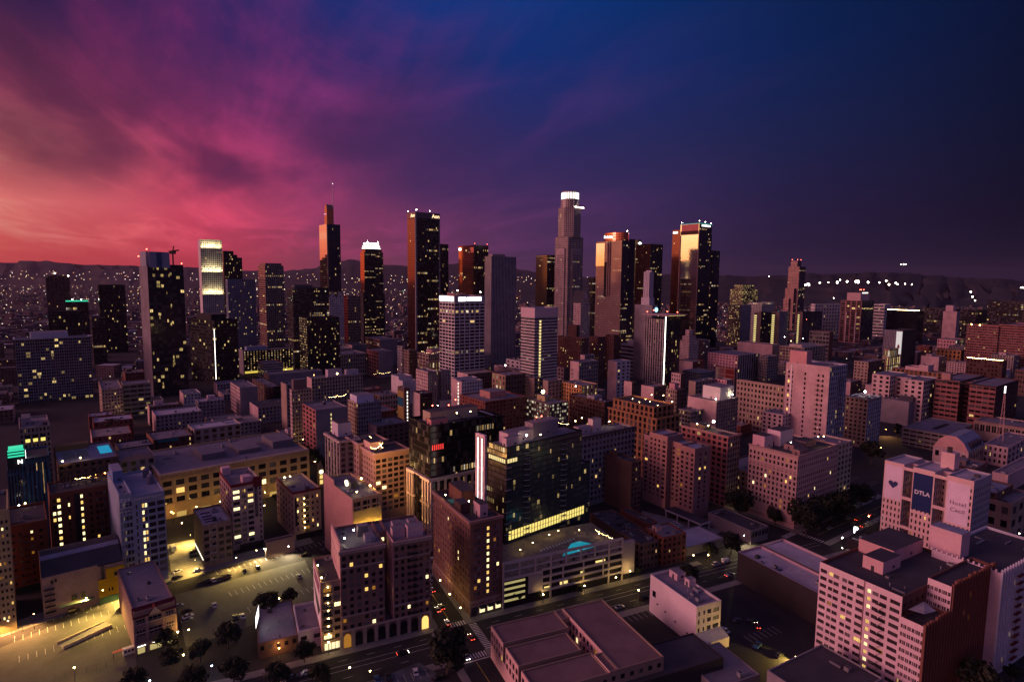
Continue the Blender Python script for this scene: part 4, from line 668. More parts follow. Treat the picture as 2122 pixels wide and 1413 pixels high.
B('apartment_building','red_trim_b','slim white block with red parapet, vertical banner and zigzag fire escape',-152.2,316.2,37,16.0,30.1,36.9,'pink','cream',6,5,11.6,{'kit':3,'roof':'grey','cor':[(1.2,0.3,1.6,(110,34,44))],'hero':{'wall':(190,172,158),'wallL':(206,164,160),'frame':(60,52,50),'lit':{'L':0.03,'R':0.1},'panes':3,'rows':2,'R':{'cols':[(0.05,0.26),(0.33,0.38),(0.4,0.45),(0.52,0.7),(0.9,0.95)],'wh':0.56,'zt':0.04,'zb':0.08},'L':{'n':6,'ww':0.6,'wh':0.6,'zt':0.04,'zb':0.08},'litcols':{('R',0):0.55,('R',3):0.3}}})
B('apartment_building','low_fire_block','low grey roofed block with white zigzag fire escape before the long cream front',-158.1,296.4,37,13.7,27.3,22.8,'blank_grey','stone',3,4,6.2,{'kit':6,'roof':'pale','hbL':[],'hero':{'wall':(140,122,108),'wallL':(116,100,92),'frame':(40,36,36),'lit':0.0,'panes':3,'rows':2,'R':{'n':4,'ww':0.72,'wh':0.56,'zt':0.05,'zb':0.1}}})
B('shop_building','wedge_hall','dark roofed single storey hall wedged between two red trimmed blocks',-130.3,306.8,37,15.1,4.0,9.0,'blank_dark','blank_tan',2,4,2.3,{'kit':3,'roof':'dark','par':0.6})
B('department_store','long_cream_front','long cream department store front with triple windows and bracketed cornice',-214.7,356.3,40,92.2,62.0,29.1,'blank_tan','dept',4,13,5.4,{'kit':12,'roof':'grey','cor':[(0.9,0.9,1.2,(196,170,160)),(3.6,0.35,0.5,(180,150,120)),(20,0.4,0.6,(180,150,116))],'hbL':[],'hero':{'wall':(196,162,118),'frame':(56,44,40),'lit':0.05,'panes':4,'rows':2,'R':{'n':13,'ww':0.66,'wh':0.62,'zt':0.1,'zb':0.2}}})
B('theatre','store_back_a','pale block with arched windows behind the long cream front',-245.8,454.3,40,34.7,22.0,32.0,'stone','stone',2,6,7.0,{'kit':3,'roof':'pale'})
B('theatre','store_back_b','dark red brick block with turquoise roof strip behind the long cream front',-262.9,430.1,40,26.3,30.0,30.0,'blank_brick','darkbrick',2,6,6.9,{'kit':6,'roof':'grey'})
B('theatre','store_back_c','dark theatre roof left of the turquoise roof strip block',-268.4,400.1,40,20.4,22.0,32.0,'blank_dark','blank_dark',2,4,7.9,{'kit':5,'roof':'grey'})
B('theatre','store_gable','cream gabled theatre front behind the blue lettered building',-244.1,363.8,40,19.4,28.0,35.0,'cream','stone',2,4,7.5,{'kit':2,'roof':'grey'})
B('office_building','blue_letters','pale blue twelve storey building with painted fashion lettering',-184.5,273.0,40,18.8,44.0,47.3,'bluegrid','bluegrid',3,5,13.9,{'kit':2,'roof':'blue','boxes':[(0,0.27,0,1,0,1.0),(0.27,1,0,1,0,0.955)],'pent':[(0.02,0.25,0.55,0.9,6,(110,130,170))],'hbL':[],'hero':{'wall':(140,150,172),'frame':(60,64,74),'lit':0.06,'panes':3,'rows':2,'R':{'cols':[(0.1,0.15),(0.29,0.36),(0.375,0.45),(0.49,0.7),(0.75,0.97)],'wh':0.62,'zt':0.055,'zb':0.03},'litcols':{('R',1):0.6,('R',2):0.45}}})
B('shop_building','gable_shop','four storey shop with dark red mansard and small central gable',-148.0,223.5,40,14.6,46.0,17.9,'blank_brown','brown',3,3,3.9,{'kit':4,'roof':'grey','par':0.6,'hbL':[],'hero':{'wall':(142,112,104),'frame':(196,180,172),'lit':0.0,'panes':3,'rows':2,'R':{'cols':[(0.05,0.26),(0.34,0.66),(0.76,0.95)],'wh':0.52,'zt':0.1,'zb':0.18}}})
B('theatre','barrel_theatre','cream theatre stage wall with big dark rounded roof and yellow end',-203.7,248.4,40,30.4,34.0,18.5,'blank_tan','blank_tan',2,6,5.5,{'kit':0,'roof':'dark','boxes':[(0,0.66,0,1,0,1),(0.66,1,0,0.9,0,0.95)]})
B('apartment_building','orange_block','orange brown brick block lit from below at the left edge',-234.8,266.4,40,16.4,30.0,33.5,'darkbrick','brick',3,5,9.9,{'kit':5,'roof':'dark','hbL':[],'hero':{'wall':(120,66,42),'frame':(40,30,28),'lit':0.04,'panes':2,'rows':2,'R':{'cols':[(0.15,0.25),(0.33,0.4),(0.6,0.66),(0.8,0.88)],'wh':0.4,'zt':0.06,'zb':0.1}}})
B('apartment_building','edge_cream','cream block with square windows cut by the left edge',-214.6,235.5,40,7.4,30.0,53.1,'cream','cream',3,3,17.9,{'kit':3,'roof':'dark','hbL':[],'hero':{'wall':(190,170,120),'frame':(60,50,40),'lit':0.25,'panes':2,'rows':2,'R':{'n':5,'ww':0.5,'wh':0.45,'zt':0.05,'zb':0.1}}})
B('apartment_building','two_tone','two tone maroon and orange block below the rooftop script sign',-232.6,292.1,40,29.3,22.0,40.0,'darkbrick','brick',3,11,12.0,{'kit':2,'roof':'dark','hbL':[],'hero':{'wall':(116,70,52),'frame':(40,30,30),'lit':0.05,'panes':1,'rows':2,'R':{'cols':[(0.035,0.08),(0.1,0.15),(0.25,0.28),(0.43,0.47),(0.56,0.6),(0.65,0.69),(0.71,0.75),(0.77,0.81),(0.85,0.88),(0.9,0.93),(0.95,0.98)],'wh':0.56,'zt':0.03,'zb':0.02},'litcols':{('R',0):0.5,('R',1):0.95,('R',2):0.4,('R',3):0.9}}})
B('apartment_building','pool_roof_block','roof terrace block with ball court, pool and rooftop script sign',-264.0,339.4,40,29.9,45.0,40.0,'brown','brown',4,8,10.4,{'kit':0,'roof':'blue'})
B('office_tower','green_clock','turquoise finned tower with green lit clock stage at the left edge',-266.2,307.4,40,18.2,25.0,52.0,'turquoise','turquoise',5,14,2.7,{'kit':0,'roof':'dark','boxes':[(0.35,1,0,1,0,1),(0,0.35,0,0.8,0,0.9)]})
B('office_building','arch_white','pale block with three lit arched windows behind the turquoise tower',-289.5,344.8,40,14.3,35.0,60.0,'stone','stone',6,8,18.7,{'kit':3,'roof':'grey','pent':[(0.1,0.4,0.3,0.7,5,(150,140,150))]})
B('office_building','gold_cornice','gold lit office with deep cornice and set back upper storeys full of lamps',108.6,438.7,37,27.6,49.1,48.0,'ornate_low','ornate_low',11,5,10.3,{'boxes':[(0,1,0,1,0,1),(0.05,0.9,0.08,0.93,1,1.17)],'kit':0,'roof':'dark','cor':[(0.6,1.6,1.2,(150,104,72))],'cap':(190,140,84)})
B('hotel','pool_hotel','pink brown hotel with bright roof bar and turquoise rooftop pool',144.0,388.5,37,14.3,37.2,48.0,'redwin','stone',9,5,13.1,{'kit':2,'roof':'dark','cor':[(0.5,1.1,1.2,(176,130,122)),(8,0.4,0.6,(170,124,116))],'pent':[(0.3,0.9,0.6,0.9,4,(120,96,90))]})
B('hotel','long_hotel','long grey hotel with dark cornice and sunken lit roof court behind the teal glass tower',41.8,379.4,37,57.1,15.6,48.0,'grey','grey',6,16,12.8,{'kit':3,'roof':'grey','cor':[(0.4,1.4,1.1,(70,62,66))],'pent':[(0.42,0.56,0.55,0.85,9,(220,196,186)),(0.2,0.4,0.6,0.9,5,(196,172,176))]})
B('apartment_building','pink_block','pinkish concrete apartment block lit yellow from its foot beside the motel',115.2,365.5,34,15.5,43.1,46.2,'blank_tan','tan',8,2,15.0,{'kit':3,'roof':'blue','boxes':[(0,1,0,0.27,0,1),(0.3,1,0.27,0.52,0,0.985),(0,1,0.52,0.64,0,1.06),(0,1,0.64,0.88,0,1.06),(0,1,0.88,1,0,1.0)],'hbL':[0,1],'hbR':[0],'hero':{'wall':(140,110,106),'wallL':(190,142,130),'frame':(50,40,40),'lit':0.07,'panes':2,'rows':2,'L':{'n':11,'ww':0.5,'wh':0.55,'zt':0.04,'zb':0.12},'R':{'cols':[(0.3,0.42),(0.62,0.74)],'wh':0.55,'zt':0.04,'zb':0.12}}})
B('apartment_building','brown_wedge','brown rust block with a column of small lit stair windows left of the pink block',77.8,374.8,34,8.9,46.2,34.3,'blank_brown','brown',6,3,10.5,{'kit':6,'roof':'dark','pent':[(0.0,0.4,0.35,0.45,4,(120,86,66))]})
B('shop_building','painted_shop','low painted corner shop with a starry wall lamp near the hotel',138.8,331.5,30,15.2,31.7,8.0,'blank_grey','bigwin_grey',6,5,1.8,{'kit':5,'roof':'dark','par':0.6})
B('shop_building','garage_side_shop','low brown shop block right of the white garage frame',67.6,298.6,25,11.9,16.9,14.2,'brown','brown',4,5,4.1,{'kit':7,'roof':'dark','par':0.6})
B('apartment_building','brick_four','dark brick four storey house with pale band beside the motel court',80.7,303.4,25,15.7,14.8,15.9,'brick','brick',4,5,5.1,{'kit':4,'roof':'grey','par':0.7,'pent':[(0.1,0.35,0.5,0.75,3,(196,150,146))]})
B('warehouse','roofs_behind','cluttered low dark roof behind the pool deck',63.1,322.0,25,16.1,33.8,9.0,'blank_brown','blank_brown',4,4,2.4,{'kit':14,'roof':'dark','par':0.8})
B('warehouse','dark_shed','low dark shed with plain roof below the brown rust block',81.4,340.4,30,7.3,24.9,8.0,'blank_brick','blank_brick',4,4,2.0,{'kit':3,'roof':'dark','par':0.5})
B('motel','motel_deck','single storey motel wing with wide pale roof deck',96.9,315.2,28,28.7,19.3,5.0,'blank_grey','blank_grey',4,8,1.4,{'kit':0,'roof':'pale','par':0.4})
# plainer blocks between the ones above
FK=[('low tan block','tan','brown'),('low white block','white','white'),('brick block','brick','brick'),('grey block','grey','grey'),('pink block','pink','stone'),('dark block','darkbrick','brown'),('cream block','cream','tan'),('stone block','stone','grey')]
FILL=[(1,3,1,'long_hotel',2,407,39,17,11,1,'grey',4,0),
(2,0,1,'pool_hotel',169,410,38,26,17,0,'grey',4,0),
(0,0,1,'pilaster_bank',-121,424,34,35,14,0,'dark',4,0),
(3,5,1,'right_edge_c',339,425,28,20,17,0,'grey',4,[(0.24,0.54,0.39,0.69,3.8,(120,100,98))]),
(1,4,1,'long_hotel',37,433,37,23,20,0,'dark',4,0),
(0,0,0,'brick_long',-24,441,38,30,7,0,'pale',4,[(0.4,0.7,0.54,0.8400000000000001,4.6,(200,170,172))]),
(2,4,1,'store_back_b',-314,448,27,36,9,0,'dark',4,0),
(2,7,1,'gold_cornice',145,453,35,19,9,1,'grey',4,0),
(1,3,0,'brick_long',-49,474,36,18,11,0,'grey',4,[(0.13,0.43,0.56,0.8600000000000001,3.1,(120,100,98))]),
(3,7,1,'store_back_a',-282,477,36,31,9,1,'grey',4,[(0.18,0.48,0.56,0.8600000000000001,4.2,(150,130,132))]),
(1,2,1,'store_back_b',-346,483,28,35,17,1,'tan',4,0),
(1,4,0,'grey_classical',113,486,21,32,14,1,'tan',4,0),
(1,7,0,'slim_pink',-245,505,26,17,7,0,'grey',4,0),
(1,5,1,'store_back_a',-306,512,33,27,7,1,'dark',4,0),
(1,2,0,'brick_hotel_far',-371,521,30,25,20,0,'pale',4,0),
(1,0,1,'slim_pink',-206,533,37,27,7,0,'grey',4,[(0.15,0.44999999999999996,0.35,0.6499999999999999,3.6,(200,170,172))]),
(0,7,0,'slim_tan',-269,539,37,32,14,1,'tan',4,[(0.34,0.64,0.37,0.6699999999999999,3.4,(150,130,132))]),
(2,5,1,'pink_hall',189,542,19,33,14,0,'dark',4,0),
(0,3,0,'white_side',-333,550,39,29,20,1,'pale',4,0),
(0,2,0,'far_garage',-400,556,19,20,17,0,'pale',4,0),
(3,0,0,'brown_hotel',518,564,35,20,14,0,'grey',4,[(0.31,0.61,0.52,0.8200000000000001,3.2,(200,170,172))]),
(0,2,0,'classic_right',224,572,19,31,11,0,'tan',4,[(0.22,0.52,0.44,0.74,3.1,(200,170,172))]),
(1,4,0,'white_side',-296,578,29,30,7,0,'grey',4,0),
(1,5,0,'brick_hotel_far',-532,578,32,33,14,1,'pale',4,0),
(3,7,1,'grey_corner',324,584,37,30,7,0,'dark',4,0),
(0,0,0,'brick_hotel_far',-362,588,27,18,20,1,'tan',4,[(0.19,0.49,0.37,0.6699999999999999,5.0,(200,170,172))]),
(2,2,1,'mural_hotel',-134,589,21,33,17,0,'grey',4,[(0.18,0.48,0.6,0.8999999999999999,4.9,(200,170,172))]),
(0,0,1,'classic_right',265,597,30,20,11,0,'grey',4,[(0.5,0.8,0.59,0.8899999999999999,3.7,(150,130,132))]),
(1,7,0,'white_side',-260,604,33,35,17,1,'dark',4,0),
(0,7,0,'white_frame',-556,611,19,24,14,1,'grey',4,0),
(3,3,0,'bluegrey_block',-327,615,25,19,20,0,'pale',4,[(0.43,0.73,0.55,0.8500000000000001,4.4,(200,170,172))]),
(1,5,1,'classic_right',298,623,25,28,7,1,'dark',4,0),
(0,0,0,'tan_small',1,631,20,32,9,1,'grey',4,[(0.42,0.72,0.45,0.75,4.3,(150,130,132))]),
(0,4,1,'sign_tower_low',168,640,18,30,17,1,'tan',4,[(0.13,0.43,0.33,0.63,4.6,(150,130,132))]),
(3,5,0,'white_frame',-584,648,22,32,17,0,'grey',4,[(0.11,0.41,0.55,0.8500000000000001,4.4,(120,100,98))]),
(2,3,1,'long_grey',-192,660,34,34,9,1,'dark',4,0),
(2,3,1,'far_garage',-416,664,21,28,9,0,'dark',4,0),
(3,1,0,'sign_tower',210,671,28,17,7,1,'tan',4,0),
(3,6,1,'lowgrey_right',370,680,20,33,7,0,'tan',4,[(0.38,0.6799999999999999,0.51,0.81,4.6,(120,100,98))]),
(3,1,1,'far_garage',-381,685,18,30,14,1,'grey',4,0),
(1,4,0,'dusky_small',80,685,40,18,20,0,'grey',4,0),
(3,3,0,'white_frame',-615,686,24,31,7,1,'grey',4,[(0.44,0.74,0.35,0.6499999999999999,3.5,(150,130,132))]),
(2,4,0,'long_roof',540,693,33,29,9,0,'dark',4,0),
(0,5,1,'white_cube',242,697,25,17,11,1,'tan',4,0),
(3,5,1,'arch_top',-52,704,38,24,38,1,'tan',4,0),
(1,4,0,'flat_low',-349,715,36,32,8,1,'grey',4,[(0.22,0.52,0.48,0.78,3.6,(120,100,98))]),
(3,0,0,'red_grid',346,717,17,32,8,0,'grey',4,[(0.24,0.54,0.47,0.77,4.9,(200,170,172))]),
(1,2,1,'white_low',-184,724,26,16,14,0,'grey',4,0),
(2,3,1,'white_frame',-640,726,19,21,11,0,'tan',4,[(0.2,0.5,0.55,0.8500000000000001,4.8,(200,170,172))]),
(1,0,0,'long_roof',613,747,18,27,14,1,'pale',4,0),
(0,3,0,'flat_low',-375,752,36,23,14,1,'grey',4,0),
(1,7,0,'tan_right',485,760,16,28,18,1,'tan',4,0),
(1,2,1,'resi_left',-503,770,22,33,24,0,'tan',4,[(0.12,0.42,0.49,0.79,4.2,(120,100,98))]),
(0,1,0,'canopy_apts',188,773,19,18,14,0,'tan',4,[(0.32,0.62,0.3,0.6,4.8,(150,130,132))]),
(0,7,1,'white_frame',-570,782,23,17,11,1,'grey',4,0),
(0,5,0,'left_grey',-698,796,30,18,24,0,'tan',4,0),
(1,5,0,'tan_right',457,797,33,32,18,1,'grey',4,0),
(1,5,1,'resi_left',-529,805,24,30,14,0,'pale',2,0),
(2,4,1,'long_roof',617,806,17,31,11,0,'grey',2,0),
(3,6,0,'stone_mid',389,807,20,19,8,1,'grey',2,0),
(1,3,1,'red_grid',264,827,36,31,24,0,'grey',2,0),
(0,1,1,'white_line',-496,833,27,18,30,0,'tan',2,0),
(3,5,0,'left_grey',-727,834,34,18,30,1,'grey',2,0),
(1,0,0,'tan_right',428,838,31,26,24,0,'grey',2,0),
(1,5,1,'blue_sign_bldg',655,841,16,34,8,0,'pale',2,[(0.19,0.49,0.45,0.75,4.6,(200,170,172))]),
(3,1,0,'theatre_glow',595,844,35,18,11,0,'tan',2,[(0.35,0.6499999999999999,0.38,0.6799999999999999,3.0,(150,130,132))]),
(1,4,0,'light_roof_r',692,863,30,17,11,0,'grey',2,0),
(1,3,0,'left_grey',-750,869,38,33,11,0,'grey',2,[(0.35,0.6499999999999999,0.34,0.64,3.0,(120,100,98))]),
(0,2,1,'light_roof_r',797,880,29,29,11,0,'grey',2,0),
(0,6,1,'grey_hump',39,892,18,23,24,0,'tan',2,0),
(2,2,0,'antenna_base',273,895,31,28,30,1,'tan',2,0),
(3,5,1,'left_grey',-776,904,19,25,14,0,'dark',2,[(0.31,0.61,0.59,0.8899999999999999,4.1,(150,130,132))]),
(3,2,1,'punched_office',-551,912,32,19,18,1,'tan',2,0),
(1,5,0,'red_government_b',828,913,17,18,30,0,'grey',2,0),
(0,1,1,'light_roof_r',769,923,29,32,18,1,'tan',2,0),
(0,6,0,'left_brown',-805,945,20,19,8,0,'dark',2,[(0.39,0.69,0.48,0.78,3.8,(200,170,172))]),
(3,0,1,'theatre_glow',575,948,16,25,11,1,'grey',2,[(0.47,0.77,0.58,0.8799999999999999,3.3,(120,100,98))]),
(2,7,0,'red_government_b',802,949,32,29,38,0,'grey',2,[(0.4,0.7,0.47,0.77,3.5,(200,170,172))]),
(0,4,1,'light_roof_r',737,959,26,29,24,0,'tan',2,[(0.18,0.48,0.59,0.8899999999999999,4.1,(120,100,98))]),
(3,6,0,'lit_roof',448,970,37,22,18,0,'tan',2,[(0.38,0.6799999999999999,0.45,0.75,3.3,(200,170,172))]),
(2,7,1,'banded_office',154,971,29,26,38,0,'dark',2,0),
(2,0,0,'striped_tower',-543,976,34,33,38,0,'tan',2,[(0.3,0.6,0.58,0.8799999999999999,3.4,(120,100,98))]),
(2,5,0,'logo_office',609,978,22,26,14,1,'grey',2,0),
(1,6,0,'logo_office',712,990,31,26,30,1,'grey',2,[(0.39,0.69,0.58,0.8799999999999999,3.4,(200,170,172))]),
(0,7,1,'grey_mid',-42,1000,22,22,8,1,'pale',2,[(0.48,0.78,0.46,0.76,4.2,(200,170,172))]),
(3,7,0,'beige_stripes',-269,1000,27,36,38,1,'dark',2,0),
(3,6,0,'drum_tower',187,1004,32,19,24,0,'tan',2,0),
(1,4,1,'black_slab',-105,1011,28,17,30,0,'pale',2,0),
(1,1,1,'wide_dark',-404,1018,25,27,18,1,'pale',2,0),
(3,0,0,'yellow_block',746,1022,25,33,14,1,'tan',2,0),
(1,5,0,'left_slab',-925,1028,34,24,30,0,'grey',2,0),
(3,7,1,'grey_mid',-4,1029,17,33,14,0,'pale',2,0),
(2,1,0,'striped_tower',-463,1031,27,38,14,0,'pale',2,0),
(3,5,1,'grey_mid',-70,1041,31,18,18,0,'grey',2,0),
(1,0,1,'red_government',851,1044,23,21,11,0,'grey',2,0),
(1,5,0,'drum_tower',95,1044,17,38,14,1,'dark',2,0),
(2,5,1,'wide_dark',-365,1045,38,29,11,1,'tan',2,0),
(2,7,0,'haze_glass',-592,1050,25,26,38,0,'grey',2,0),
(2,0,1,'yellow_block',720,1055,32,26,30,1,'pale',2,0),
(1,0,0,'left_slab',-887,1057,18,20,38,0,'grey',2,0),
(1,4,1,'beige_stripes',-196,1059,39,21,11,1,'grey',2,0),
(0,6,1,'deco_tower',263,1060,23,16,38,0,'grey',2,0),
(1,4,0,'left_slab',-787,1071,17,28,18,0,'grey',2,0),
(3,5,1,'drum_tower',129,1074,34,22,38,1,'tan',2,0),
(3,3,0,'gable_white',-324,1076,31,27,24,1,'pale',2,0),
(0,3,1,'yellow_block',822,1077,34,27,38,0,'dark',2,0),
(0,0,0,'haze_glass',-626,1083,27,30,24,0,'grey',2,0),
(2,2,1,'yellow_block',759,1083,18,18,38,0,'tan',2,0),
(3,4,0,'round_crown',65,1087,22,27,11,0,'grey',2,0),
(0,4,0,'white_church',991,1088,27,37,38,1,'pale',2,0),
(2,0,0,'white_church',924,1094,26,36,8,0,'dark',2,0),
(1,6,0,'left_slab',-981,1098,32,18,11,0,'pale',2,0),
(0,6,0,'copper_twin',-62,1099,24,24,24,1,'pale',2,0)]
FN = ['shop_building', 'warehouse', 'office_building', 'apartment_building']
for i, (n, k, rel, near, x, y, a, c, h, bl, rf, kt, pe) in enumerate(FILL):
    kn, L, Q_ = FK[k]
    lab = '%d storey %s %s the %s' % (max(2, round(h/3.7)), kn, ('before', 'behind')[rel], ' '.join(BLD[near]['label'].split()[:7]))
    building(FN[n], 'fill%d' % i, lab, x, y, 37, a, c, h, 'blank_pink' if bl else L, Q_, max(2, round(c/3.6)), max(2, round(a/3.6)), round(h/3.7, 1), dict(roof=rf, kit=kt, **({'pent': pe} if pe else {})), group='plain blocks between the named buildings')
